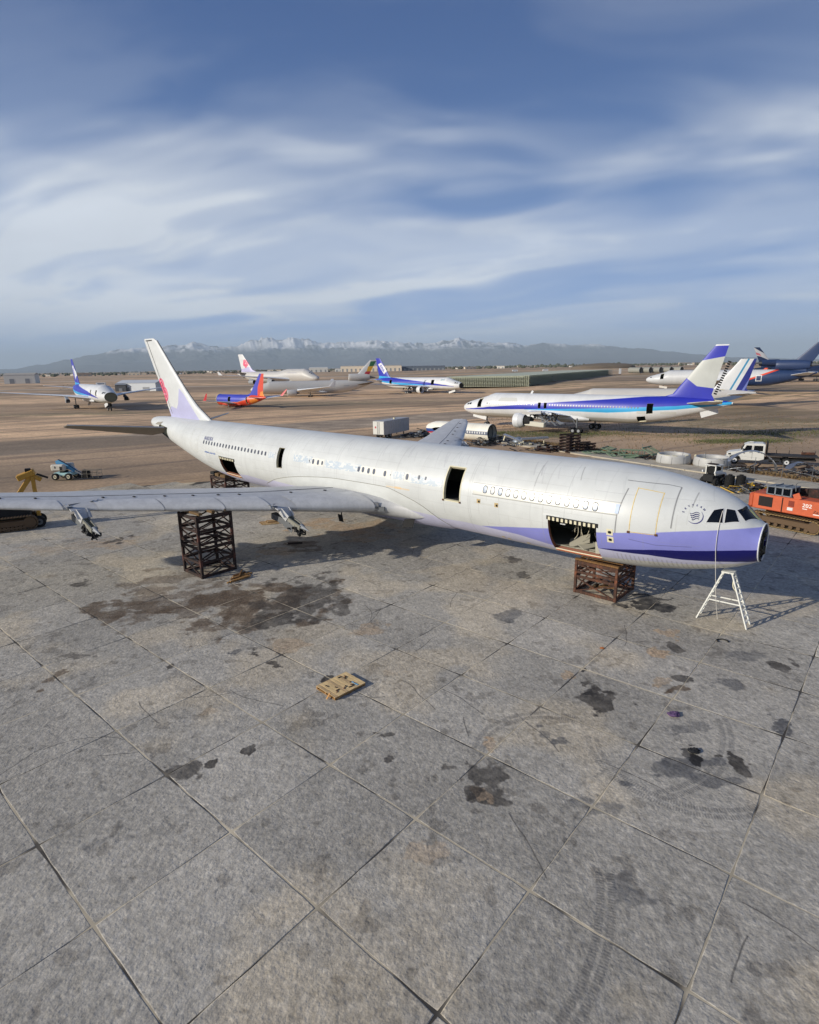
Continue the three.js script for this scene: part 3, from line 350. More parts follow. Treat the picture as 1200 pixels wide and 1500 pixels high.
// engine nacelle along x, front lip at x = 0
function nacelle(parent, x, y, z, r, len, skin = M.wingFar, o = {}) {
  const e = new THREE.Group(); e.name = 'engine'; e.position.set(x, y, z); parent.add(e);
  const pts = [[0.80, 0.9], [0.82, 0.25], [0.90, 0.02], [0.97, 0.06], [1.03, 0.3], [1.06, 0.9], [1.05, len / r * 0.55], [0.92, len / r * 0.85], [0.80, len / r], [0.76, len / r - 0.05]].map(([a, b]) => new THREE.Vector2(a * r, b * r));
  const L = new THREE.LatheGeometry(pts, 22); L.rotateZ(Math.PI / 2); mesh('cowling', L, skin, e);
  const f = new Bag(); f.add(new THREE.CircleGeometry(r * 0.82, 20), moveM(-0.8 * r, 0, 0, Math.PI / 2)); f.add(new THREE.ConeGeometry(r * 0.25, r * 0.5, 12), moveM(-0.6 * r, 0, 0, 0, 0, -Math.PI / 2)); f.build('fan', o.fan || M.dark, e);
  if (!o.noCore) new Bag().add(new THREE.ConeGeometry(r * 0.62, len * 0.55, 16), moveM(-len * 1.08, 0, 0, 0, 0, Math.PI / 2)).build('exhaust_cone', M.dull, e);
  if (o.pylon) new Bag().beam(V(-0.35 * len, r * 0.8, 0), V(-1.05 * len, o.pylon, 0), 0.34, 0.9).build('pylon', skin, e);
  return e;
}
function wheels(parent, x, z, y, r, n, rows, strutTop) { // a landing gear leg with its wheels
  const g = new THREE.Group(); g.name = 'landing_gear'; g.position.set(x, y, z); parent.add(g);
  const b = new Bag().rod(V(0, r, 0), V(0, strutTop, 0), 0.16, 8); b.rod(V(0, strutTop * 0.5, 0), V(0.9, strutTop * 0.9, 0), 0.08, 6); if (rows > 1) b.beam(V(-r * 1.05, r, 0), V(r * 1.05, r, 0), 0.2, 0.22); b.build('strut', M.dull, g);
  for (let k = 0; k < rows; k++) for (let i = 0; i < n; i++) { const t = new THREE.TorusGeometry(r * 0.72, r * 0.29, 8, 18); const m = mesh('tyre', t, M.rubber, g); m.position.set((k - (rows - 1) / 2) * r * 2.1, r, (i - (n - 1) / 2) * 0.95); const c = new THREE.CylinderGeometry(r * 0.5, r * 0.5, 0.3, 12); c.rotateX(Math.PI / 2); mesh('rim', c, M.grey, g).position.copy(m.position); }
  return g;
}
// a whole airliner: x forward from the nose at 0, y up from the ground
function airliner(o) {
  const G = thing(o.name, o.label, 'airplane', [o.pos[0], o.y || 0, o.pos[1]], -o.heading * D2R, o.group); if (o.roll) G.rotation.z = o.roll;
  const R = o.R, L = o.L, yc = o.yc, st = [], fr = o.front || 0;
  const noseY = yc - 0.24 * R;
  for (const q of [0, 0.02, 0.06, 0.13, 0.22, 0.34, 0.48, 0.64, 0.82, 1]) { const x = q * 3.1 * R, f = Math.sqrt(1 - (1 - q) ** 2), gTop = Math.pow(clamp(q * 1.0), 0.54) * (1 - 0.12 * Math.sin(Math.PI * q)); st.push([-x, lerp(noseY + 0.02, yc + R, clamp(gTop)), lerp(noseY - 0.02, yc - R, Math.pow(f, 0.9)), Math.max(0.03, R * Math.pow(f, 0.92))]); }
  const tl = o.tail || 6.6 * R; for (const q of [0, 0.12, 0.25, 0.4, 0.55, 0.7, 0.85, 0.95, 1]) { const x = L - tl + q * tl; st.push([-x, yc + R - 0.34 * R * Math.pow(q, 2.6), yc - R + 1.52 * R * Math.pow(q, 1.55), Math.max(0.12, R * (1 - 0.9 * Math.pow(q, 1.6)))]); }
  if (o.hump) for (const s of st) s[1] += o.hump(-s[0]);
  st.sort((a, b) => a[0] - b[0]); if (o.extra) for (const q of o.extra) st.push([-q, yc + R + (o.hump ? o.hump(q) : 0), yc - R, R]); st.sort((a, b) => a[0] - b[0]);
  const body = new Body(st), holes = (o.doors || []).map((d) => ({ x0: -d[0] - d[1] / 2, x1: -d[0] + d[1] / 2, t0: body.theta(-d[0], yc + d[2]), t1: body.theta(-d[0], yc + d[3]), side: o.side }));
  const xa = o.cutTail ? -o.cutTail : body.x0, xb = o.cutNose ? -o.cutNose : body.x1;
  const skin = o.paint ? mat('#ffffff', { map: livery(body, 1024, 192, o.base, (c, P, area, w, h) => o.paint(c, P, area, w, h, yc, R), 0.1, o.seed || 1), roughness: 0.42 }) : mat(o.base, { roughness: 0.45, map: grimeTex });
  const fus = mesh('fuselage', body.geo(L / 60, 36, holes, 0, xa, xb), skin, G);
  if (holes.length || o.cutNose) mesh('cabin_lining', body.geo(L / 24, 20, holes.map((h) => ({ ...h })), 0.14, xa + 0.01, Math.min(xb, -0.4) - 0.01), M.interior, G);
  for (const h of holes) mesh('door_frame', body.jamb(h, 0.14), M.cream, G);
  if (o.cutNose) { const b = new Bag(), x = -o.cutNose, t = body.top(x), bt = body.bot(x), w = body.hw(x); b.add(new THREE.CircleGeometry(1, 28), new THREE.Matrix4().makeRotationY(Math.PI / 2).premultiply(new THREE.Matrix4().makeScale(1, (t - bt) / 2 * 0.97, w * 0.97)).setPosition(x - 0.12, (t + bt) / 2, 0)); b.build('nose_bulkhead', o.bulkhead || M.olive, G); }
  // cockpit glass
  if (!o.noCockpit) for (const s of [1, -1]) for (const [xa2, xb2, ta, tb] of (o.cockpit || [[0.55, 0.82, 28, 44], [0.84, 1.1, 26, 43]])) { const f = (t) => s < 0 ? 180 - t : t; mesh('cockpit_window', body.patch([[-xb2 * R, f(ta)], [-xa2 * R, f(ta + 4)], [-xa2 * R - 0.15, f(tb + 2)], [-xb2 * R + 0.05, f(tb)]], 4, 3, 0.015), M.glass, G); }
  if (o.windows) { const b = new Bag(), s = o.side; for (const [q0, q1] of o.windows.spans) for (let q = q0; q < q1; q += 0.56) { const t = body.theta(-q, yc + o.windows.y); b.add(body.oval(-q, s < 0 ? 180 - t : t, 0.12, 0.17, 0.012, 8)); } stuff(b.build('cabin_windows', o.windows.mat || M.glassBlue, G)); }
  for (const s of [1, -1]) {
    const W = s > 0 ? o.wing : mirrorZ(o.wing); if (!(o.noWing || []).includes(s)) { mesh('wing', foilLoft(W), M.wingFar, G); }
    if (o.winglet && !(o.noWing || []).includes(s)) { const t = W[W.length - 1]; const wl = [{ ...t, w: 0 }, { x: t.x - o.winglet[1], y: t.y + o.winglet[0] * 0.55, z: t.z + s * 0.35, c: t.c * 0.7, t: 0.09 }, { x: t.x - o.winglet[1] * 1.9, y: t.y + o.winglet[0], z: t.z + s * 0.7, c: t.c * 0.35, t: 0.09 }]; const gl = foilLoft(wl, true); mesh('winglet', gl, o.wingletMat || M.wingFar, G); }
    const Tp = s > 0 ? o.stab : mirrorZ(o.stab); mesh('tailplane', foilLoft(Tp), o.stabMat || M.wingFar, G);
    for (const e of o.engines || []) if (e.sides.includes(s)) nacelle(G, -e.q, e.y, s * e.z, e.r, e.len, e.mat || M.white, e);
    for (const w of o.gear || []) if (w[1] !== 0 || s > 0) wheels(G, -w[0], s * w[1], 0, w[2], w[3], w[4], w[5]);
  }
  { const S = o.fin, xs = S.flatMap((s) => [s.x, s.x - s.c]), ys = S.map((s) => s.y), x0 = Math.min(...xs), x1 = Math.max(...xs), y0 = Math.min(...ys), y1 = Math.max(...ys); const g = finUV(foilLoft(S, true), x0, x1, y0, y1);
    const fm = o.finPaint ? mat('#ffffff', { roughness: 0.45, map: canvas(256, 256, (c) => { c.save(); c.scale(256 / (x1 - x0), -256 / (y1 - y0)); c.translate(-x0, -y1); o.finPaint(c, x0, x1, y0, y1); c.restore(); mottle(c, 256, 256, 0.1, 4); }) }) : mat(o.base, { roughness: 0.45 });
    mesh('fin', g, fm, G); }
  { const b = new Bag(); const wf = o.fairing; if (wf) { const P = []; for (let i = 0; i <= 14; i++) { const t = i / 14; P.push([-lerp(wf[0], wf[1], t), Math.pow(Math.sin(Math.PI * t), 0.45)]); } const fb = new Body(P.map(([x, k]) => [x, yc - R * 0.35 * k - R * (1 - k) * 0.6, yc - R - 0.32 * k, R * (0.7 + 0.32 * k)]).sort((a, c) => a[0] - c[0])); b.add(fb.geo((wf[1] - wf[0]) / 16, 20)); b.build('belly_fairing', o.fairMat || M.cleanWhite, G); } }
  return { G, body, yc, R };
}
// text drawn the right way round on one side of a skin
function decal(parent, body, name, corners, w, h, draw, off = 0.008, nu = 10, nv = 4) { const t = canvas(w, h, (c) => { c.clearRect(0, 0, w, h); draw(c, w, h); }); return mesh(name, body.patch(corners, nu, nv, off), mat('#ffffff', { map: t, transparent: true, roughness: 0.5 }), parent); }
// ---------------------------------------------------------------- the big white jet on stands
const HY0 = 4.973, HYAW = 42.1016 * D2R, HPIT = -0.3486 * D2R;
const HUP = V(0.00451, 0.99998, 0.00408), HA = V(-2.7602, 4.97308, -45), HORG = HA.clone().addScaledVector(HUP, -HY0);
const hero = thing('stripped_airliner', 'long white jetliner without engines or nose cone propped on rusty steel stands', 'airplane');
hero.position.copy(HORG); hero.rotation.order = 'YZX'; hero.rotation.set(0, -HYAW, HPIT);
const toWorld = (x, y, z) => V(x, y + HY0, z).applyEuler(hero.rotation).add(HORG);
const heroPart = (name, geo, m) => { const p = mesh(name, geo, m, hero); p.position.y = HY0; return p; };
const HB = new Body([[-37.0, 2.15, 1.75, .16], [-36.8, 2.42, 1.5, .42], [-36, 2.62, 1.25, .66], [-34.5, 2.74, .85, .98], [-32, 2.80, .2, 1.42], [-29, 2.82, -.55, 1.86], [-26, 2.82, -1.3, 2.22], [-23, 2.82, -1.98, 2.52], [-20, 2.82, -2.48, 2.72], [-17, 2.82, -2.74, 2.8], [-14, 2.82, -2.82, 2.82], [16.5, 2.82, -2.82, 2.82], [18, 2.82, -2.82, 2.815], [19.5, 2.81, -2.80, 2.79], [21, 2.73, -2.73, 2.7], [22, 2.62, -2.63, 2.57], [23, 2.45, -2.45, 2.36], [24, 2.22, -2.26, 2.1], [25, 1.88, -2.02, 1.76], [25.9, 1.42, -1.74, 1.38], [26.55, .8, -1.42, 1.08], [26.85, .6, -1.24, .95]]);
const H_DOOR2 = { x0: 9.27, x1: 10.52, t0: -4.4, t1: 40.5, side: 1 }, H_EXIT = { x0: -8.87, x1: -8.08, t0: -2.5, t1: 33.3, side: 1 }, H_CARGO = { x0: 16.75, x1: 19.6, t0: -54, t1: -4.8, side: 1 }, H_AFT = { x0: -18.1, x1: -15.5, t0: -41, t1: -5, side: 1 };
const H_HOLES = [H_DOOR2, H_EXIT, H_CARGO, H_AFT];
const heroMap = livery(HB, 2048, 768, '#c9cccc', (c, P, area, w, h) => {
  const end = [[-22, -1.9], [-14, -1.45], [-11, -1.68], [0, -1.95], [5.6, -1.95], [8.2, -1.75], [10.56, -1.62], [11.87, -1.65]];
  const belly = (L) => L.map(([x]) => [x, -2.9]);
  const pale = [...end, [14.56, -1.74], [16.81, -2.0], [19.63, -1.52], [20.5, -1.48], [22.2, -1.42], [23.8, -1.44], [25.2, -1.34], [26.85, -1.2]];
  area(pale, belly(pale), '#bfbfd8');
  const low = [[10, -2.55], [14, -2.5], [18, -2.35], [20, -2.12], [22, -1.86], [24, -1.72], [26.85, -1.22]]; area(low, belly(low), '#c9c8c2');
  const up = [[11.87, -1.65], [12.69, -1.53], [14.26, -1.26], [16.61, -.88], [19.85, -.51], [21.27, -.28], [22.65, -.05], [23.75, .15], [25.14, .35], [26.15, .5], [26.85, .55]];
  area(up, [[11.87, -1.65], [14.56, -1.74], [16.81, -2.05], [19.63, -1.52], [20.5, -1.45], [22.2, -1.35], [23.8, -1.3], [26.85, -1.1]], '#8487cc');
  area([[19.63, -1.52], [20.5, -1.39], [22.57, -1.03], [23.8, -.89], [25.23, -.69], [26.85, -.48]], [[19.63, -1.52], [20.48, -1.51], [22.22, -1.41], [23.76, -1.44], [25.22, -1.33], [26.85, -1.18]], '#0b0c5c');
  // seams and scuffs in the paint
  const line = (pts, col, lw) => { c.strokeStyle = col; c.lineWidth = lw; c.beginPath(); const D = []; for (let i = 0; i < pts.length - 1; i++) for (let k = 0; k <= 6; k++) D.push([lerp(pts[i][0], pts[i + 1][0], k / 6), lerp(pts[i][1], pts[i + 1][1], k / 6)]); D.forEach((p, i) => c[i ? 'lineTo' : 'moveTo'](...P(p[0], p[1], 1))); c.stroke(); };
  line([[20.85, 1.9], [20.62, .6], [20.6, -.4]], 'rgba(70,70,72,0.75)', 1.4); line([[20.63, 2.25], [22.6, 2.2], [23.2, 2.12]], 'rgba(70,70,72,0.8)', 1.6); line([[23.2, 2.12], [23.22, 1.2], [23.23, .24]], 'rgba(70,70,72,0.65)', 1.6); line([[24.0, 1.95], [23.95, 1.3]], 'rgba(80,80,82,0.5)', 1.3);
  line([[21.3, -.62], [22.6, -.75], [24.2, -.62]], 'rgba(60,60,90,0.5)', 1.3); line([[15.6, 2.5], [15.62, 1.4]], 'rgba(120,120,120,0.5)', 1.2); line([[18.0, 2.6], [18.2, 2.0]], 'rgba(120,120,120,0.6)', 1.2);
  const rd = mulberry(9); for (let k = 0; k < 70; k++) { const x = -30 + 55 * rd(), y = 2.2 + 0.55 * rd(); line([[x, Math.min(y, HB.top(x) - 0.02)], [x + 0.25, Math.min(y, HB.top(x) - 0.02) - 0.35 - 0.5 * rd()]], `rgba(150,152,156,${0.12 + 0.2 * rd()})`, 1 + rd()); }
  for (let k = 0; k < 90; k++) { const x = -28 + 52 * rd(), y = -1.6 + 3.4 * rd(); line([[x, y], [x + 0.02, y - 0.2 - 0.7 * rd()]], `rgba(140,138,128,${0.1 + 0.16 * rd()})`, 1); }
  for (const x of [-26.2, -20.0, -13.6, -7.4, -1.2, 4.9, 11.2, 16.4]) line([[x, 2.7], [x, 1.5], [x, 0], [x, -1.5], [x, -2.5]], 'rgba(150,150,150,0.4)', 1);
  for (const y of [2.1, 0.25]) line([[-26, y], [20, y]], 'rgba(160,160,160,0.28)', 1);
  line([[11.5, .43], [16, .49], [20.6, .56]], 'rgba(96,94,86,0.7)', 1.6); line([[11.45, 1.13], [16, 1.15], [20.75, 1.2]], 'rgba(120,118,110,0.6)', 1.3);
  for (let x = -27; x < 24; x += 2.13) line([[x, HB.top(x) - 0.15], [x, 1.4], [x, 0.3], [x, -1.2]], `rgba(140,142,144,${0.14 + 0.2 * rd()})`, 1);
  for (const y of [2.55, 1.62, -0.55, -1.3]) for (let x = -26; x < 20; x += 6.4) line([[x + rd(), y], [x + 5.2 + rd(), y]], `rgba(140,142,144,${0.16 + 0.2 * rd()})`, 1);
  for (let k = 0; k < 26; k++) { const x = -24 + 44 * rd(), y = -1 + 2.8 * rd(), p = P(x, y, 1); c.fillStyle = `rgba(${rd() < 0.5 ? '238,238,234' : '176,176,170'},${0.12 + 0.2 * rd()})`; c.fillRect(p[0], p[1], 8 + 40 * rd(), 4 + 12 * rd()); }
  line([[21.7, .9], [21.72, -.1]], 'rgba(120,116,100,0.4)', 4); line([[22.0, .8], [22.02, -.1]], 'rgba(110,106,92,0.35)', 5); c.fillStyle = '#d9c486'; for (const [x, y] of [[21.62, .78]]) { const p = P(x, y, 1); c.fillRect(p[0], p[1], 9, 9); } { const p = P(21.95, 1.0, 1); c.fillStyle = '#c8b05e'; c.fillRect(p[0], p[1], 6, 20); c.fillStyle = '#c05a68'; c.fillRect(p[0] - 2, p[1] - 9, 4, 3); }
  { const p = P(4.1, 0.02, 1); c.fillStyle = 'rgba(224,180,120,0.4)'; c.fillRect(p[0], p[1], 70, 4); c.fillRect(p[0] + 26, p[1] - 2, 20, 7); }
  for (let x = 20.6; x < 26.6; x += 0.22) line([[x, -1.62], [x + 0.02, -2.0 - 0.2 * rd()]], 'rgba(92,88,76,0.22)', 2);
}, 0.09, 3);
const H_TAIL = [1, -1].map((s) => ({ x0: -33.2, x1: -30.5, t0: -41, t1: 19, side: s }));
heroPart('fuselage', HB.geo(0.5, 72, [...H_HOLES, ...H_TAIL]), mat('#ffffff', { map: heroMap, roughness: 0.4 }));
heroPart('cabin_lining', HB.geo(1.5, 36, H_HOLES, 0.16, -36, 26.7), M.interior);
for (const h of H_HOLES) heroPart(h === H_CARGO || h === H_AFT ? 'cargo_door_frame' : 'door_frame', HB.jamb(h, 0.2), h === H_CARGO ? M.copper : h === H_AFT ? M.copper : M.cream);
{ // raised rims round the openings
  const rim = (h, w, m, name) => { for (const c of [[[h.x0 - w, h.t0 - 1], [h.x0, h.t0 - 1], [h.x0, h.t1 + 1], [h.x0 - w, h.t1 + 1]], [[h.x1, h.t0 - 1], [h.x1 + w, h.t0 - 1], [h.x1 + w, h.t1 + 1], [h.x1, h.t1 + 1]], [[h.x0, h.t1], [h.x1, h.t1], [h.x1, h.t1 + w * 20], [h.x0, h.t1 + w * 20]], [[h.x0, h.t0 - w * 20], [h.x1, h.t0 - w * 20], [h.x1, h.t0], [h.x0, h.t0]]]) heroPart(name, HB.patch(c, 4, 6, 0.012, 0.01), m); };
  rim(H_DOOR2, 0.07, M.cream, 'door_rim'); rim(H_EXIT, 0.05, M.cleanWhite, 'door_rim');
  // taped outline of the closed front door
  const d = { x0: 21.33, x1: 22.56, t0: -4, t1: 46 }; rim(d, 0.034, M.yellowPaint, 'door_tape');
  for (const [x, t] of [[21.28, -4.6], [22.6, -4.4], [9.22, -5.2], [10.56, -5.2]]) heroPart('hinge', HB.patch([[x - 0.06, t - 1], [x + 0.06, t - 1], [x + 0.06, t + 1.2], [x - 0.06, t + 1.2]], 1, 1, 0.05, 0.05), M.rust);
  heroPart('door_panel', HB.patch([[d.x0 + 0.02, d.t0 + 0.4], [d.x1 - 0.02, d.t0 + 0.4], [d.x1 - 0.02, d.t1 - 0.4], [d.x0 + 0.02, d.t1 - 0.4]], 6, 12, 0.006, 0.008), mat('#c8cbca', { roughness: 0.45 }));
  rim({ x0: -23.95, x1: -22.5, t0: -8, t1: 45.5 }, 0.03, mat('#cfcfc6', { roughness: 0.5 }), 'door_outline');
  // latch beam above each cargo opening, with its row of fittings; roller sill below
  for (const h of [H_CARGO, H_AFT]) {
    heroPart('latch_beam', HB.patch([[h.x0 - 0.08, h.t1 - 1], [h.x1 + 0.1, h.t1 - 1], [h.x1 + 0.1, h.t1 + 3.6], [h.x0 - 0.08, h.t1 + 3.6]], 8, 2, 0.02, 0.03), M.dark);
    const n = h === H_CARGO ? 11 : 9; for (let k = 0; k < n; k++) { const x = lerp(h.x0 + 0.1, h.x1 - 0.12, k / (n - 1)); heroPart('latch_fitting', HB.patch([[x - 0.06, h.t1 - 1.2], [x + 0.07, h.t1 - 1.2], [x + 0.07, h.t1 + 2.6], [x - 0.06, h.t1 + 2.6]], 1, 1, 0.06, 0.06), M.cream); }
    heroPart('sill', HB.patch([[h.x0, h.t0 - 6], [h.x1, h.t0 - 6], [h.x1, h.t0 + 1], [h.x0, h.t0 + 1]], 8, 3, 0.02, 0.05), M.cream);
    heroPart('sill_seal', HB.patch([[h.x0 + 0.05, h.t0 - 2], [h.x1 - 0.05, h.t0 - 2], [h.x1 - 0.05, h.t0], [h.x0 + 0.05, h.t0]], 8, 1, 0.05, 0.03), mat('#b8603c', { roughness: 0.7 }));
    for (let k = 0; k < 9; k++) { const x = lerp(h.x0 + 0.15, h.x1 - 0.15, k / 8); heroPart('sill_roller', HB.oval(x, h.t0 - 3.8, 0.055, 0.05, 0.03, 8), M.black); }
  }
  // floors and what lies in the hold
  const fl = new Bag().box(41, 0.06, 5.0, 0.5, -0.27, 0); fl.build('cabin_floor', mat('#2a2c2e', { roughness: 0.9 }), hero).position.y = HY0;
  const hf = new Bag().box(12, 0.06, 3.2, 15, -2.05, 0); hf.build('hold_floor', mat('#8f8c7c', { roughness: 0.8 }), hero).position.y = HY0;
  const junk = new Bag().box(1.2, 0.05, 0.9, 17.9, -1.75, 1.0, 0.3, 0.4, 0.25).box(0.9, 0.04, 0.7, 18.6, -1.82, 1.35, 0.1, 0.9, 0.1).box(0.28, 0.65, 0.1, 19.35, -1.7, 1.75, 0, 0, 0.1).box(1.4, 0.04, 0.25, 18.7, -1.97, 1.5, 0, 0.15, 0.05); junk.build('hold_debris', mat('#a9a596', { roughness: 0.8 }), hero).position.y = HY0;
  new Bag().beam(V(19.2, -2.0, 0.6), V(18.3, -1.0, -0.9), 0.9, 0.04).build('hold_panel', mat('#77736a', { roughness: 0.8 }), hero).position.y = HY0;
  new Bag().box(0.3, 0.05, 0.12, 17.45, -0.55, 2.3).build('hold_lamp', M.cleanWhite, hero).position.y = HY0;
  const seats = new Bag(); for (let k = 0; k < 3; k++) seats.box(0.05, 1.5, 0.3, 9.5 + k * 0.4, 0.5, -1.2 + 0.3 * k); seats.build('cabin_partition', mat('#4a4c50', { roughness: 0.9 }), hero).position.y = HY0;
}
{ // hull frames, wiring and torn lining inside the openings
  const prim = mat('#7d8570', { roughness: 0.8 });
  for (const x of [8.7, 9.25, 9.8, 10.35, 10.9, 16.4, 16.95, 17.5, 18.05, 18.6, 19.15, 19.7, -18.3, -17.4, -16.5, -15.6, -8.9, -8.3]) { const P = []; for (let k = 0; k <= 20; k++) P.push(HB.at(x, 84 + k * 8.6, -0.24)); heroPart('hull_frame', new THREE.TubeGeometry(new THREE.CatmullRomCurve3(P), 40, 0.055, 5), prim); }
  const w = new Bag(), r = mulberry(55); for (let k = 0; k < 9; k++) { const x = 16.9 + 2.5 * r(), z = 0.4 + 1.4 * r(); w.tube([V(x, -0.45, z), V(x + 0.2 * (r() - 0.5), -0.9 - 0.4 * r(), z + 0.2 * r()), V(x + 0.4 * (r() - 0.5), -1.2 - 0.6 * r(), z + 0.1)], 0.02, 5, 10); } heroPart('hanging_cables', w.geo(), mat('#b8b09a', { roughness: 0.8 }));
  const tl = new Bag(); for (let k = 0; k < 6; k++) tl.box(0.5 + 0.4 * r(), 0.5 * r() + 0.2, 0.02, 9.4 + 0.9 * r(), 1.2 - 1.3 * r(), 0.2 - 1.6 * r(), 0.3 * r(), r(), 0.4 * r()); heroPart('torn_lining', tl.geo(), mat('#8e949c', { roughness: 0.9 }));
}
{ // windows: dark rows aft, a bare-metal belt with panes in front, patched film between
  const thA = (x, y) => HB.theta(x, y);
  for (let k = 0; k < 21; k++) { const x = -21.16 + k * 0.53, y = lerp(1.06, 0.9, k / 20); heroPart('cabin_window', HB.oval(x, thA(x, y), 0.115, 0.185, 0.014, 14, 0.004), mat('#474b58', { roughness: 0.3 })); }
  const belt = mat('#bcbbb4', { roughness: 0.32, metalness: 0.1 });
  heroPart('window_belt', HB.patch([[11.55, 9.6], [20.55, 12.5], [20.72, 24.6], [11.5, 22.4]], 40, 4, 0.012, 0.012), belt);
  const pane = mat('#b0b5b8', { roughness: 0.25 }), paneB = mat('#7a8ca3', { roughness: 0.3 }), rimM = mat('#5f6266', { roughness: 0.6 });
  for (let k = 0; k < 14; k++) { const x = 12.40 + k * 0.541, t = thA(x, 0.83), w = heroPart('cabin_window', HB.oval(x, t, 0.13, 0.205, 0.026, 16, -0.004), k > 11 || k === 0 || k === 2 ? paneB : pane); mesh('window_ring', HB.ring(x, t, 0.12, 0.195, 0.05, 0.055), rimM, w); }
  for (const x of [19.95, 20.3]) heroPart('blank_panel', HB.patch([[x - 0.14, 13.2], [x + 0.14, 13.4], [x + 0.14, 23.2], [x - 0.14, 23]], 2, 3, 0.026, 0.015), mat('#d9d8d0', { roughness: 0.35, metalness: 0.3 }));
  heroPart('blank_panel', HB.patch([[20.48, 13.4], [20.68, 13.4], [20.7, 23.6], [20.48, 23.6]], 2, 3, 0.026, 0.015), mat('#a9bbd8', { roughness: 0.3 }));
  const filmT = tex(256, 64, (u, v) => { const n = pnoise(u * 16, v * 5, 16, 4), m = smooth(0.45, 0.62, n); return [lerp(180, 212, m), lerp(192, 214, m), lerp(202, 212, m)]; }); filmT.repeat.set(1, 1);
  const film = mat('#ffffff', { map: filmT, roughness: 0.35 }), tape = mat('#dedcd2', { roughness: 0.4 });
  for (const [a, b, lo, hi, m] of [[-10.1, -9.15, .62, 1.12, film], [-6.6, -4.25, .66, 1.2, film], [-4.25, -2.75, .62, 1.14, tape], [-2.6, 1.4, .58, 1.14, film], [1.4, 4.45, .56, 1.1, tape], [4.7, 5.7, .58, 1.08, film], [5.72, 6.35, .55, 1.1, tape], [6.35, 9.05, .5, .98, film]]) heroPart('patch_sheet', HB.patch([[a, thA(a, lo)], [b, thA(b, lo)], [b, thA(b, hi)], [a, thA(a, hi)]], Math.max(4, Math.round((b - a) * 4)), 3, 0.01, 0.01), m);
  const dk = mat('#5a606c', { roughness: 0.25 });
  for (const [x, y, s] of [[-4.06, .87, 1], [-3.46, .86, 1], [-2.95, .86, .8], [1.2, .84, 1], [1.65, .85, 1], [2.23, .83, 1], [2.78, .84, 1], [3.88, .82, 1], [5.98, .84, 1.05], [7.03, .92, .75], [7.62, .92, .6]]) heroPart('cabin_window', HB.oval(x, thA(x, y), 0.125 * s, 0.2 * s, 0.02, 14, 0.004), dk);
  for (const [x, y, r] of [[-4.4, .7, 0.5], [1.0, .62, -0.6], [4.2, .5, 0.7], [4.35, .55, -0.3]]) heroPart('torn_trim', new Bag().box(0.05, 0.6, 0.03, x, y, 2.72, 0, 0, r).geo(), M.grey);
  // sensor plates and small drains
  for (const [x, y] of [[20.33, -0.4], [20.36, -0.82]]) { const p = heroPart('sensor_plate', HB.patch([[x - 0.17, thA(x, y - 0.17)], [x + 0.17, thA(x, y - 0.17)], [x + 0.17, thA(x, y + 0.17)], [x - 0.17, thA(x, y + 0.17)]], 2, 2, 0.012, 0.01), M.cream); mesh('sensor_port', HB.oval(x, thA(x, y), 0.09, 0.08, 0.022, 12, 0.003), M.black, p); }
  for (const [x, y] of [[12.0, .06], [13.3, 0.0]]) { const p = heroPart('access_opening', HB.patch([[x - 0.13, thA(x, y - 0.13)], [x + 0.13, thA(x, y - 0.13)], [x + 0.13, thA(x, y + 0.13)], [x - 0.13, thA(x, y + 0.13)]], 2, 2, 0.012, 0.01), mat('#b9a273', { roughness: 0.7 })); mesh('hole_shade_spot', HB.oval(x + 0.04, thA(x, y - 0.02), 0.07, 0.07, 0.022, 8, 0.003), M.black, p); }  // black ovals laid on the plates paint the shade of small holes
  for (const [x, y] of [[13.18, -2.25], [13.55, -2.33], [14.9, -2.34]]) heroPart('drain_plate', HB.oval(x, thA(x, y), 0.12, 0.1, 0.015, 10), mat('#cdb98a', { roughness: 0.6 }));
}
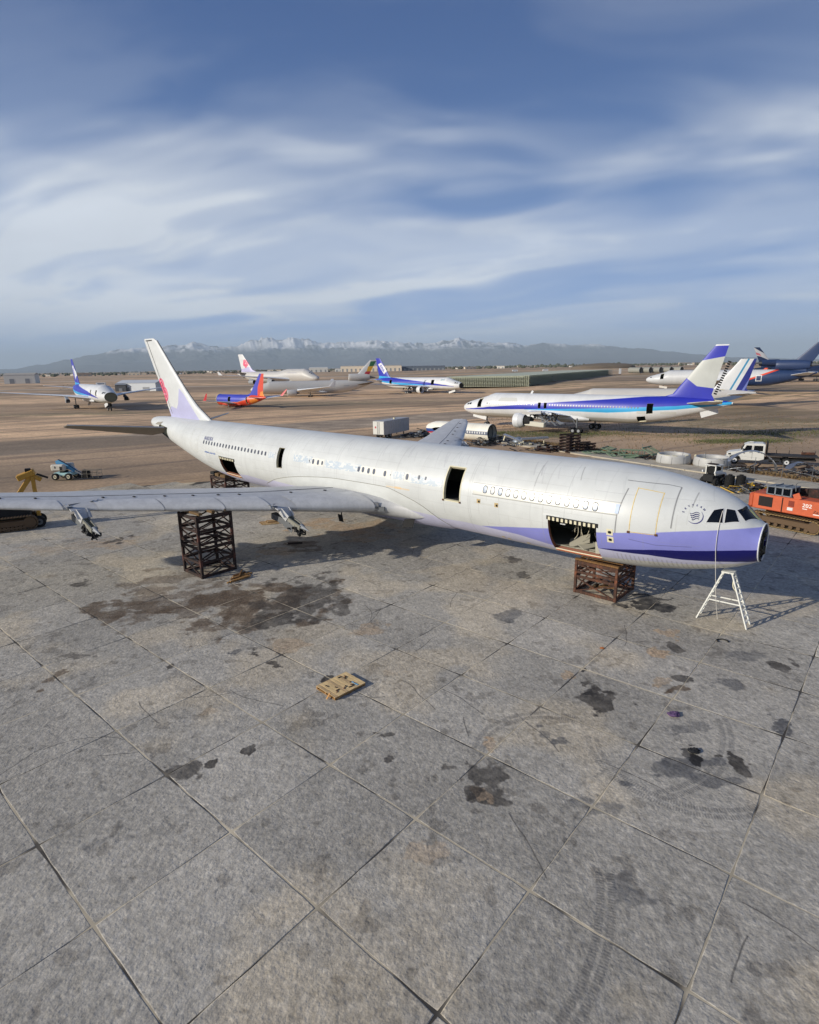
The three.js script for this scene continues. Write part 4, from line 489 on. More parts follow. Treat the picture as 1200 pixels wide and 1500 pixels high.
{ // cockpit and open nose
  const W = [[[24.67, 20.9], [25.31, 26.0], [25.2, 48.6], [24.86, 41]], [[25.39, 26.7], [25.93, 37.3], [25.65, 54.8], [25.33, 50.3]], [[26.15, 46.8], [26.55, 84], [26.08, 82], [25.73, 56.8]]];
  for (const s of [1, -1]) for (const q of W) { const f = (p) => [p[0], s < 0 ? 180 - p[1] : p[1]]; const cx = q.reduce((a, p) => a + p[0], 0) / 4, ct = q.reduce((a, p) => a + p[1], 0) / 4; heroPart('cockpit_frame', HB.patch(q.map((p) => f([cx + (p[0] - cx) * 1.14, ct + (p[1] - ct) * 1.14])), 5, 5, 0.012, 0.01), M.cleanWhite); heroPart('cockpit_window', HB.patch(q.map(f), 5, 5, 0.026), M.glass); }
  heroPart('window_tape', HB.patch([[26.12, 82], [26.58, 84], [26.58, 92], [26.12, 91]], 4, 1, 0.035, 0.01), mat('#dcd98a', { roughness: 0.5 }));
  heroPart('brow_trim', HB.patch([[25.95, 62], [26.05, 82], [25.97, 84], [25.88, 63]], 5, 1, 0.05, 0.06), M.dark);
  heroPart('seat_cover', new Bag().cbox(0.45, 0.5, 0.4, 25.6, 0.55, 0.75, 0, 0.3, 0, 0.08).geo(), M.cleanWhite);
  // the ring where the nose cone was, and the bulkhead behind it
  const ringP = []; for (let k = 0; k <= 40; k++) { const a = k / 40 * 360; ringP.push(HB.at(26.85, a, 0.02)); }
  heroPart('nose_ring', new THREE.TubeGeometry(new THREE.CatmullRomCurve3(ringP, true), 60, 0.035, 6, true), M.cleanWhite);
  const bulk = new Bag().add(new THREE.CircleGeometry(1, 32), new THREE.Matrix4().makeRotationY(Math.PI / 2).premultiply(new THREE.Matrix4().makeScale(1, 0.9, 0.93)).setPosition(26.72, -0.32, 0)); heroPart('nose_bulkhead', bulk.geo(), mat('#6d6b58', { roughness: 0.8, map: grimeTex }));
  const rib = new Bag(); for (const z of [-0.5, -0.17, 0.17, 0.5]) rib.box(0.06, 1.5, 0.05, 26.77, -0.32, z); for (const y of [-0.8, -0.3, 0.2]) rib.box(0.05, 0.05, 1.5, 26.78, y, 0); rib.tube([V(26.8, -0.9, 0.3), V(26.95, -0.6, 0.4), V(26.85, -0.2, 0.1), V(26.95, 0.1, 0.5)], 0.03); rib.tube([V(26.8, -1.0, -0.2), V(27.0, -0.8, 0.1), V(26.9, -0.5, 0.55)], 0.035); rib.box(0.15, 0.3, 0.25, 26.85, -0.75, -0.35); rib.box(0.12, 0.2, 0.3, 26.85, 0.05, -0.2); heroPart('nose_ribs', rib.geo(), mat('#3f3e37', { roughness: 0.8 }));
  const bits = new Bag(), r = mulberry(31); for (let k = 0; k < 26; k++) { const a = (-80 + 160 * r()), p = HB.at(26.85, a, -0.02); bits.box(0.06 + 0.06 * r(), 0.04 + 0.05 * r(), 0.04, p.x + 0.04, p.y, p.z, r(), r(), r()); } heroPart('edge_brackets', bits.geo(), M.dark);
  // badge beside the cockpit, with its lettering round the upper left
  decal(hero, HB, 'badge', [[23.42, 10], [24.72, 10], [24.72, 46], [23.42, 46]], 512, 512, (c, w, h) => {
    const cx = 285, cy = 285, R = 138; c.lineCap = 'round'; for (let k = 0; k < 24; k++) { const a = -0.9 + k * 0.13; c.strokeStyle = '#3a3a78'; c.lineWidth = 2 + 16 * Math.sin(Math.PI * k / 24); c.beginPath(); c.arc(cx, cy, R, a, a + 0.15); c.stroke(); }
    c.strokeStyle = '#26265e'; for (let k = 0; k < 4; k++) { c.lineWidth = k === 0 ? 12 : 19 - k * 2; c.beginPath(); const y = cy - 52 + k * 36; c.moveTo(cx - 84 + k * 18, y + 20 - k * 2); c.bezierCurveTo(cx - 40 + k * 10, y + 58, cx - 10 + k * 10, y - 56, cx + 62 + k * 4, y - 14); c.stroke(); }
    c.fillStyle = '#34346f'; c.font = 'bold 52px sans-serif'; c.textAlign = 'center'; c.textBaseline = 'middle'; [...'SKYTEAM'].forEach((ch, i) => { const a = (-172 + i * 20) * D2R; c.save(); c.translate(cx + Math.cos(a) * 205, cy + Math.sin(a) * 205); c.rotate(a + Math.PI / 2); c.fillText(ch, 0, 0); c.restore(); });
  }, 0.012, 12, 12).position.y = HY0;
  decal(hero, HB, 'registration', [[-21.3, HB.theta(-21.3, 1.2)], [-19.35, HB.theta(-19.35, 1.2)], [-19.35, HB.theta(-19.35, 1.68)], [-21.3, HB.theta(-21.3, 1.68)]], 256, 64, (c) => { c.fillStyle = '#6f7394'; c.font = 'bold 60px sans-serif'; c.textBaseline = 'middle'; c.fillText('N402KA', 4, 34, 248); }, 0.012, 10, 3).position.y = HY0;
  decal(hero, HB, 'type_lettering', [[-20.9, HB.theta(-20.9, 0.06)], [-18.5, HB.theta(-18.5, 0.0)], [-18.5, HB.theta(-18.5, 0.22)], [-20.9, HB.theta(-20.9, 0.28)]], 256, 32, (c) => { c.fillStyle = '#5d7cc0'; c.font = 'bold 28px sans-serif'; c.textBaseline = 'middle'; c.fillText('AIRBUS A340-300', 2, 17, 252); }, 0.012, 10, 2).position.y = HY0;
}
{ // belly fairing with its seam
  const top = pchip([-11.5, -9, -5.7, -0.65, 3.7, 6.23, 7.34, 8.9], [-1.9, -1.1, -0.52, -0.12, -0.08, -0.62, -1.05, -2.2]), pos = [], uv = [], idx = [], N = 44, K = 26, seam = [];
  for (let i = 0; i <= N; i++) { const x = lerp(-11.5, 8.9, i / N), t0 = HB.theta(x, top(x)), e = Math.pow(Math.sin(Math.PI * clamp(i / N, 0.001, 0.999)), 0.5); for (let k = 0; k <= K; k++) { const th = lerp(t0, -180 - t0, k / K), q = Math.max(0, Math.sin(Math.PI * k / K)), p = HB.at(x, th, 0.014 + 0.36 * e * Math.pow(q, 0.8)); pos.push(p.x, p.y, p.z); uv.push(i / N, clamp((p.y + 3.3) / 3.3)); if (!k) seam.push(HB.at(x, th, 0.012)); idx.length; } }
  for (let i = 0; i < N; i++) for (let k = 0; k < K; k++) { const q = i * (K + 1) + k; idx.push(q, q + 1, q + K + 1, q + 1, q + K + 2, q + K + 1); }
  const g = new THREE.BufferGeometry(); g.setAttribute('position', new THREE.Float32BufferAttribute(pos, 3)); g.setAttribute('uv', new THREE.Float32BufferAttribute(uv, 2)); g.setIndex(idx); g.computeVertexNormals();
  const ft = canvas(512, 256, (c, w, h) => { c.fillStyle = '#c9cccb'; c.fillRect(0, 0, w, h); poly(c, [[0, h * 0.42], [w * 0.55, h * 0.5], [w * 0.85, h * 0.46], [w, h * 0.5], [w, h], [0, h]], '#bfbfd8'); mottle(c, w, h, 0.1, 8); });
  heroPart('belly_fairing', g, mat('#ffffff', { map: ft, roughness: 0.45 }));
  heroPart('fairing_seam', new THREE.TubeGeometry(new THREE.CatmullRomCurve3(seam), 80, 0.022, 5), mat('#8e8d84', { roughness: 0.7 }));
  const gd = new Bag().box(0.5, 0.6, 0.04, -1.6, -3.45, 2.2, 0.2, 0, 0).box(0.06, 0.5, 0.06, -1.6, -3.2, 2.1); heroPart('gear_door', gd.geo(), M.dark);
  heroPart('belly_hatch', new Bag().box(0.9, 0.7, 0.03, 5.6, -2.62, 2.2, -0.75, 0, 0.2).geo(), M.dark);
}
// wings
const HW = [{ x: 7.4, y: -1.72, z: 2.2, c: 14.6, t: 0.10, w: 1.2 }, { x: 5.2, y: -1.62, z: 2.75, c: 12.4, t: 0.13, w: 1.2 }, { x: 3.9, y: -1.54, z: 3.25, c: 11.0, t: 0.15, w: -0.4 }, { x: 0.72, y: -1.02, z: 8.9, c: 7.7, t: 0.135, w: -2.8 }, { x: -2.72, y: -0.56, z: 14.35, c: 6.2, t: 0.135, w: -4.2 }, { x: -5.85, y: -0.13, z: 19.3, c: 5.0, t: 0.13, w: -4.8 }, { x: -9.3, y: 0.5, z: 24.6, c: 3.8, t: 0.12, w: -4 }, { x: -12.0, y: 1.12, z: 28.7, c: 2.7, t: 0.1, w: 0 }, { x: -12.6, y: 1.25, z: 29.3, c: 2.1, t: 0.09, w: 0 }];
const secAt = (z) => { for (let i = 1; i < HW.length; i++) if (z <= HW[i].z) { const t = (z - HW[i - 1].z) / (HW[i].z - HW[i - 1].z), o = {}; for (const k of ['x', 'y', 'z', 'c', 't', 'w']) o[k] = lerp(HW[i - 1][k], HW[i][k], t); return o; } return HW[HW.length - 1]; };
const flip = (g, s) => { if (s > 0) return g; const h = g.clone(); h.applyMatrix4(new THREE.Matrix4().makeScale(1, 1, -1)); if (h.index) { const a = h.index.array; for (let i = 0; i < a.length; i += 3) { const t = a[i]; a[i] = a[i + 1]; a[i + 1] = t; } } return h; };
for (const s of [1, -1]) {
  const gap = [[8.45, 9.75], [18.6, 20.1]];
  const wing = heroPart('wing', flip(foilLoft(HW), s), M.wing);
  // slats in lengths, with gaps where the engine pylons were
  for (const [a, b] of [[3.6, 8.35], [9.8, 12.2], [12.25, 15.3], [15.35, 18.5], [20.15, 23.4], [23.45, 27.9]]) {
    const S = []; for (let k = 0; k <= 5; k++) { const q = secAt(lerp(a, b, k / 5)); S.push({ ...q, x: q.x + 0.05, c: q.c + 0.05, t: q.t * 1.07 }); }
    mesh('slat', flip(foilLoft(S, false, 9, 16, 0, false), s), M.slat, wing);
    const z = lerp(a, b, 0.4), q = secAt(z); for (const zz of [lerp(a, b, 0.25), lerp(a, b, 0.75)]) { const u = secAt(zz), p = foilPoint(u, FOIL[8], false); mesh('slat_track', new Bag().box(0.22, 0.05, 0.12, p.x - 0.02, p.y + 0.02, s * p.z).geo(), M.dark, wing); }
  }
  { const S = []; for (let k = 0; k <= 24; k++) { const q = secAt(lerp(3.4, 28, k / 24)); const p = foilPoint({ ...q, t: q.t }, FOIL[7], false); S.push(V(p.x, p.y + 0.006, s * p.z)); } mesh('panel_seam', new THREE.TubeGeometry(new THREE.CatmullRomCurve3(S), 60, 0.02, 5), M.gap, wing); }
  { const q = secAt(3.55), e = foilPoint(q, FOIL[13], false); mesh('slat_end', flip(new Bag().cbox(0.9, 0.62, 0.1, e.x - 0.28, e.y + 0.06, 3.56, 0, 0.5, 0.05, 0.03).geo(), s), M.metal, wing); mesh('slat_drive', flip(new Bag().rod(V(e.x + 0.15, e.y + 0.05, 3.1), V(e.x - 0.05, e.y, 3.62), 0.09, 10).box(0.5, 0.3, 0.3, e.x + 0.25, e.y - 0.12, 3.2, 0, 0.4, 0.1).geo(), s), M.dull, wing); }
  for (const z of [12, 16, 20.5, 24.5]) { const q = secAt(z), p = foilPoint({ ...q }, FOIL[22], false); mesh('flap_fairing', flip(new Bag().add(new THREE.SphereGeometry(1, 12, 8), new THREE.Matrix4().makeScale(1.9, 0.3, 0.24).setPosition(p.x - 0.3, p.y - 0.18, z)).geo(), s), M.wing, wing); }
  // torn engine pylons: a stub box, bared structure, brackets and a fairing tip
  for (const [zc, n] of [[9.1, 0], [19.35, 1]]) {
    const q = secAt(zc), PS = 0.74, P = (dx, dy, dz) => V(q.x + dx * PS, q.y + dy * PS, s * (zc + dz * PS)), r = mulberry(40 + n + (s > 0 ? 0 : 9));
    const pyl = new THREE.Group(); pyl.name = 'engine_pylon'; pyl.position.y = HY0; hero.add(pyl);
    const shell = new Bag(); shell.beam(P(-0.9, 0.32, 0), P(0.25, 0.02, 0), 1.15, 0.06); shell.beam(P(0.2, 0.05, 0), P(0.75, -0.62, 0), 0.85, 0.05); shell.beam(P(0.1, -0.1, -0.42), P(0.9, -0.75, -0.3), 0.05, 0.5); shell.beam(P(0.1, -0.1, 0.42), P(0.9, -0.75, 0.3), 0.05, 0.5); shell.build('pylon_cap', M.wing, pyl);
    const bx = new Bag(); for (const d of [-0.24, 0.24]) bx.beam(P(0.6, -0.75, d), P(2.5, -1.35, d * 0.8), 0.06, 0.34); bx.build('pylon_web', mat('#8f8e86', { roughness: 0.6, metalness: 0.3 }), pyl);
    const fr = new Bag(); for (let k = 0; k < 7; k++) fr.box(0.05, 0.24, 0.38, q.x + (0.75 + k * 0.28) * PS, q.y - (0.8 + k * 0.09) * PS, s * zc, 0, 0, -0.3); fr.beam(P(0.6, -0.55, 0.27), P(2.6, -1.2, 0.22), 0.07, 0.05); fr.beam(P(0.6, -0.55, -0.27), P(2.6, -1.2, -0.22), 0.07, 0.05); fr.build('pylon_frame', mat('#7b7a68', { roughness: 0.7 }), pyl);
    const pl = new Bag(); for (let k = 0; k < 16; k++) { const x = 0.8 + 1.8 * r(), y = -0.75 - 0.33 * x + 0.25 * r(), z = (r() - 0.5) * 0.7; pl.tube([P(x, y, z), P(x + 0.2 * r(), y - 0.35 * r(), z + 0.2 * (r() - 0.5)), P(x + 0.4 * (r() - 0.3), y - 0.5 * r() - 0.1, z + 0.3 * (r() - 0.5))], 0.025 + 0.025 * r(), 5, 8); } for (let k = 0; k < 22; k++) { const x = 0.9 + 1.7 * r(); pl.box(0.1 + 0.16 * r(), 0.08 + 0.16 * r(), 0.1 + 0.14 * r(), q.x + x * PS, q.y - (0.95 + 0.3 * x + 0.4 * r()) * PS, s * (zc + (r() - 0.5) * 0.6), r() * 3, r() * 3, r()); } pl.build('pipework', M.dark, pyl);
    const tip = new THREE.ConeGeometry(0.17, 0.9, 12); mesh('fairing_tip', new Bag().add(tip, moveM(q.x + 3.0 * PS, q.y - 1.38 * PS, s * zc, 0, 0, -Math.PI / 2 - 0.25)).geo(), M.grey, pyl);
    const skirt = new Bag(); skirt.beam(P(0.3, -1.15, -0.28), P(1.5, -1.65, -0.24), 0.03, 0.55); skirt.beam(P(0.3, -1.15, 0.28), P(1.5, -1.65, 0.24), 0.03, 0.55); skirt.beam(P(-1.6, -0.9, 0), P(0.4, -1.15, 0), 0.4, 0.4); skirt.build('pylon_skirt', M.dull, pyl);
    const gapM = new Bag(); for (const d of [-0.95, -0.72, 0.62]) gapM.beam(P(-0.55, 0.24 - 0.05 * Math.abs(d), d), P(-0.2, 0.17, d * 1.1), 0.28, 0.1); gapM.beam(P(-0.72, 0.31, -0.6), P(-0.72, 0.31, 0.6), 0.1, 0.16); gapM.build('torn_edge', M.dull, pyl); const curl = new Bag(); for (const d of [-1.1, -0.8, 0.75]) curl.box(0.3, 0.03, 0.22, q.x - 0.35, q.y + 0.33, s * (zc + d), 0.3 * r(), r(), 0.4); curl.build('torn_skin', M.bright, pyl);
  }
}
{ // tail: fin with its blossom, all-moving tailplanes set leading edge up, and the tail end
  const F = [{ x: -23.4, y: 2.55, z: 0, c: 9.1, t: 0.075 }, { x: -23.9, y: 2.95, z: 0, c: 8.6, t: 0.085 }, { x: -26.2, y: 4.19, z: 0, c: 6.95, t: 0.1 }, { x: -28.2, y: 5.72, z: 0, c: 5.7, t: 0.1 }, { x: -30.93, y: 8.24, z: 0, c: 4.5, t: 0.1 }, { x: -33.85, y: 11.1, z: 0, c: 3.15, t: 0.095 }, { x: -34.6, y: 11.38, z: 0, c: 2.4, t: 0.07 }];
  const x0 = -37.1, x1 = -23.4, y0 = 2.55, y1 = 11.38; const g = finUV(foilLoft(F, true), x0, x1, y0, y1);
  const fm = canvas(1024, 768, (c, w, h) => { c.fillStyle = '#ced1d2'; c.fillRect(0, 0, w, h); c.save(); c.scale(w / (x1 - x0), -h / (y1 - y0)); c.translate(-x0, -y1);
    const lav = '#b4b4d6'; poly(c, [[-34, 2.5], [-33.8, 4.0], [-32.6, 3.55], [-31.9, 4.0], [-30.6, 3.75], [-30.0, 4.3], [-29.6, 5.6], [-29.55, 6.0], [-28.5, 5.3], [-27.6, 4.5], [-25.7, 2.9], [-25.2, 2.5]], lav);
    c.save(); c.translate(-34.2, 5.3); c.rotate(0.3); plumBlossom(c, 1.75, '#dd5f7e', '#f0b8c2'); c.restore();
    c.save(); c.translate(-34.2, 5.3); c.rotate(0.3); c.fillStyle = '#c8324e'; for (const [a, b, r] of [[0.35, 0.9, .2], [0.2, -0.3, .24], [0.5, -1.1, .26], [-.2, .1, .2]]) { c.beginPath(); c.ellipse(a, b, r, r * 1.7, 0.3, 0, 7); c.fill(); } c.restore();
    c.restore(); mottle(c, w, h, 0.07, 12); });
  const fin = heroPart('fin', g, mat('#ffffff', { map: fm, roughness: 0.42 }));
  const le = []; for (const s of F.slice(1, 6)) le.push(V(s.x + 0.015, s.y, 0)); mesh('leading_edge', new THREE.TubeGeometry(new THREE.CatmullRomCurve3(le), 40, 0.06, 6), mat('#4b5058', { roughness: 0.5 }), fin);
  mesh('tip_light', new Bag().box(1.5, 0.1, 0.24, -35.6, 11.16, 0.04).geo(), M.dark, fin);
  mesh('rudder_seam', new Bag().beam(V(-36.15, 11.1, 0.1), V(-31.6, 3.2, 0.27), 0.03, 0.03).geo(), M.gap, fin);
  for (const s of [1, -1]) {
    const T = [{ x: -30.6, y: 1.75, z: 0.9, c: 5.4, t: 0.095, w: 13 }, { x: -31.2, y: 1.78, z: 1.6, c: 5.1, t: 0.095, w: 13 }, { x: -35.9, y: 2.35, z: 9.1, c: 2.2, t: 0.09, w: 12 }, { x: -36.4, y: 2.38, z: 9.6, c: 1.5, t: 0.07, w: 12 }];
    const tp = heroPart('tailplane', flip(foilLoft(T), s), mat('#8f8b84', { roughness: 0.5, map: grimeTex })); const L = T.map((q) => V(q.x + 0.02, q.y, s * q.z)); mesh('leading_edge', new THREE.TubeGeometry(new THREE.CatmullRomCurve3(L.slice(1)), 20, 0.07, 6), M.bright, tp);
    const f = (t) => s < 0 ? 180 - t : t;
    heroPart('tailplane_opening', HB.jamb(H_TAIL[s > 0 ? 0 : 1], 0.16), M.dull); heroPart('tailplane_seal', HB.patch([[-34.6, f(6)], [-32.8, f(16)], [-32.3, f(38)], [-33.8, f(26)]], 4, 4, 0.03, 0.02), mat('#8f8b80', { roughness: 0.7 }));
  }
  heroPart('tail_plate', new Bag().add(new THREE.CircleGeometry(1, 16), new THREE.Matrix4().makeRotationY(-Math.PI / 2).premultiply(new THREE.Matrix4().makeScale(1, 0.2, 0.16)).setPosition(-37.0, 1.95, 0)).geo(), M.dull);
  heroPart('tail_skid', new Bag().box(0.8, 0.12, 0.2, -29.6, -0.5, 0.1, 0, 0, -0.25).geo(), M.dark);
}
// ---------------------------------------------------------------- steel stands
function stand(name, label, s0, s1, n0, n1, topY, tiers, m, pw = 0.2) { // legs, rails and braces of one trestle, laid out along the jet
  const cs = (s0 + s1) / 2, cn = (n0 + n1) / 2, c = toWorld(cs, -HY0, cn), G = thing(name, label, 'support stand', [c.x, 0, c.z], -HYAW, 'steel stands under the white jetliner'), w = s1 - s0, d = n1 - n0;
  const C = [[-w / 2, -d / 2], [w / 2, -d / 2], [w / 2, d / 2], [-w / 2, d / 2]];
  for (const [x, z] of C) new Bag().cbox(pw, topY, pw, x, topY / 2, z, 0, 0, 0, 0.015).build('leg', m, G);
  const hs = tiers; for (let t = 0; t < hs.length; t++) for (let k = 0; k < 4; k++) { const [xa, za] = C[k], [xb, zb] = C[(k + 1) % 4], y = hs[t], L = Math.hypot(xb - xa, zb - za) - pw, ang = -Math.atan2(zb - za, xb - xa); const hh = (t === 0 ? 0.17 : t === hs.length - 1 ? 0.2 : 0.15); const rail = mesh('rail', chamferBox(L, hh, pw * 0.7, 0.012), m, G); rail.position.set((xa + xb) / 2, Math.max(hh / 2 + 0.01, y), (za + zb) / 2); rail.rotation.y = ang; }
  for (let t = 0; t < hs.length - 1; t++) { if (hs[t + 1] - hs[t] < 0.55) continue; for (let k = 0; k < 4; k++) { const [xa, za] = C[k], [xb, zb] = C[(k + 1) % 4], y0 = hs[t] + 0.12, y1 = hs[t + 1] - 0.12, fx = 0.04; new Bag().beam(V(lerp(xa, xb, fx), y0, lerp(za, zb, fx)), V(lerp(xa, xb, 1 - fx), y1, lerp(za, zb, 1 - fx)), 0.075, 0.075).build('brace', m, G); new Bag().beam(V(lerp(xa, xb, 1 - fx), y0 + 0.01, lerp(za, zb, 1 - fx)), V(lerp(xa, xb, fx), y1 + 0.01, lerp(za, zb, fx)), 0.07, 0.06).build('brace', m, G); } }
  return { G, w, d };
}
{
  const n = stand('support_stand', 'low brown steel stand under the front cargo hold of the white jetliner', 17.9, 20.32, -1.32, 1.22, 2.0, [0.0, 1.02, 1.3, 1.88], M.rust, 0.15);
  for (const [z, L, r] of [[1.22, 2.6, 0], [0.5, 2.5, 0.02], [-0.3, 2.5, -0.02], [-1.2, 2.5, 0]]) new Bag().cbox(L, 0.1, 0.22, 0, 2.055, z, 0, r, 0, 0.01).build('timber', M.wood3, n.G);
  for (let k = 0; k < 5; k++) new Bag().box(0.5 + 0.6 * hash2(k, 3), 0.1, 0.14, -0.6 + 1.2 * hash2(k, 8), 0.14 + 0.09 * k % 0.5, -0.5 + hash2(k, 5), 0, hash2(k, 1) * 3, 0).build('loose_timber', k % 2 ? M.wood3 : M.oldWood, n.G);
  const w = stand('support_stand', 'tall dark steel stand stacked under the wing of the white jetliner', -3.62, -1.38, 11.9, 14.28, 4.1, [0.0, 1.0, 1.95, 2.25, 3.1, 3.95], M.darkRust, 0.17);
  for (const z of [-0.9, 0, 0.9]) new Bag().cbox(2.3, 0.16, 0.25, 0, 4.2, z, 0, 0, 0, 0.01).build('timber', M.oldWood, w.G);
  const t = stand('support_stand', 'rusty steel stand with wood blocks under the tail of the white jetliner', -22.6, -19.9, -1.3, 1.3, 2.5, [0.0, 0.9, 1.6, 2.36], M.darkRust, 0.18);
  for (const [x, y, s] of [[-1.3, 2.7, 0.7], [-0.4, 2.62, 0.7], [0.7, 2.58, 0.9]]) new Bag().cbox(s, 0.3, 2.4, x, y, 0, 0, 0, 0, 0.02).build('timber', x < -1 ? M.dark : M.oldWood, t.G);
}
// ---------------------------------------------------------------- the other airliners
const wingOf = (q, zr, half, cr, ck, ct, qt, y0, y1, kink = 0.36) => { const zk = half * kink, qk = lerp(q, qt, kink * 0.98); return [{ x: -q + 1.6, y: y0 - 0.1, z: zr * 0.55, c: cr + 2.2, t: 0.1, w: 2 }, { x: -q, y: y0, z: zr, c: cr, t: 0.13, w: 2 }, { x: -qk, y: lerp(y0, y1, kink), z: zk, c: ck, t: 0.115, w: 1 }, { x: -lerp(qk, qt, 0.55), y: lerp(y0, y1, kink + 0.55 * (1 - kink)), z: lerp(zk, half, 0.55), c: lerp(ck, ct, 0.55), t: 0.1 }, { x: -qt, y: y1, z: half, c: ct, t: 0.09 }]; };
const stabOf = (q, zr, half, cr, ct, qt, y0, y1, w = 0) => [{ x: -q, y: y0, z: zr, c: cr, t: 0.09, w }, { x: -qt, y: y1, z: half, c: ct, t: 0.08, w }];
const finOf = (q0, y0, c0, q1, y1, c1, dors = 2.4) => [{ x: -q0 + dors, y: y0 - 0.5, z: 0, c: c0 + dors + 0.6, t: 0.06 }, { x: -q0, y: y0 + 0.55, z: 0, c: c0, t: 0.1 }, { x: -q1, y: y1, z: 0, c: c1, t: 0.09 }];
const BLUE = '#2830a8', CYAN = '#2f9fd6';
// livery of two blue bands that climb from the nose to the tail
const bandPaint = (L, start, o = {}) => (c, P, area, w, h, yc, R) => {
  const b = [[-start, -0.34], [-0.36 * L, 0.3], [-0.62 * L, 0.72], [-0.74 * L, 0.94], [-0.82 * L, 0.99], [-L + 0.2, 0.99]], lo = [[-start, -0.38], [-0.36 * L, -0.14], [-0.62 * L, 0.1], [-0.84 * L, 0.36], [-L + 0.2, 0.68]], cy = [[-0.30 * L, -0.2], [-0.62 * L, -0.22], [-0.84 * L, 0.12], [-L + 0.2, 0.52]];
  const A = (l) => l.map(([x, k]) => [x, yc + k * R]); area(A(cy.map(([x, k]) => [x, k])), A([[-0.3 * L, -0.62], [-0.84 * L, -0.55], [-L + 0.2, 0.5]]), o.under || '#d4d6d8'); area(A([[-0.3 * L, -0.16], [-0.62 * L, 0.1], [-0.84 * L, 0.38], [-L + 0.2, 0.7]]), A(cy), CYAN); area(A(b), A(lo), BLUE);
  area(A([[-3, -0.62], [-L * 0.8, -0.62]]), A([[-3, -1.1], [-L * 0.8, -1.1]]), '#b4b4ae');
  if (o.more) o.more(c, P, area, yc, R);
};
const anaFin = (text, read) => (c, x0, x1, y0, y1) => { c.fillStyle = BLUE; c.fillRect(x0, y0, x1 - x0, y1 - y0); const W = x1 - x0, Hh = y1 - y0; poly(c, [[x1, y0], [x1, y0 + 0.9], [x0 + 0.30 * W, y1], [x0 + 0.42 * W, y1 + 0.2], [x1 + 1, y0 + 1]], '#d4d6d8'); poly(c, [[x0, y0], [x1, y0], [x1 - 0.25 * W, y0 + 0.1 * Hh], [x0, y0 + 0.16 * Hh]], CYAN); poly(c, [[x0 + 0.12 * W, y0 + 0.7 * Hh], [x0 + 0.30 * W, y0 + 0.78 * Hh], [x0 + 0.62 * W, y0 + 0.40 * Hh], [x0 + 0.46 * W, y0 + 0.22 * Hh]], '#d4d6d8'); if (text) { c.save(); c.translate(x0 + 0.375 * W, y0 + 0.53 * Hh); c.rotate(-0.86); c.scale(read * 1, -1); c.fillStyle = BLUE; c.font = 'bold 2.1px sans-serif'; c.textAlign = 'center'; c.textBaseline = 'middle'; c.save(); c.scale(1, 1); c.fillText(text, 0, 0); c.restore(); c.restore(); } };
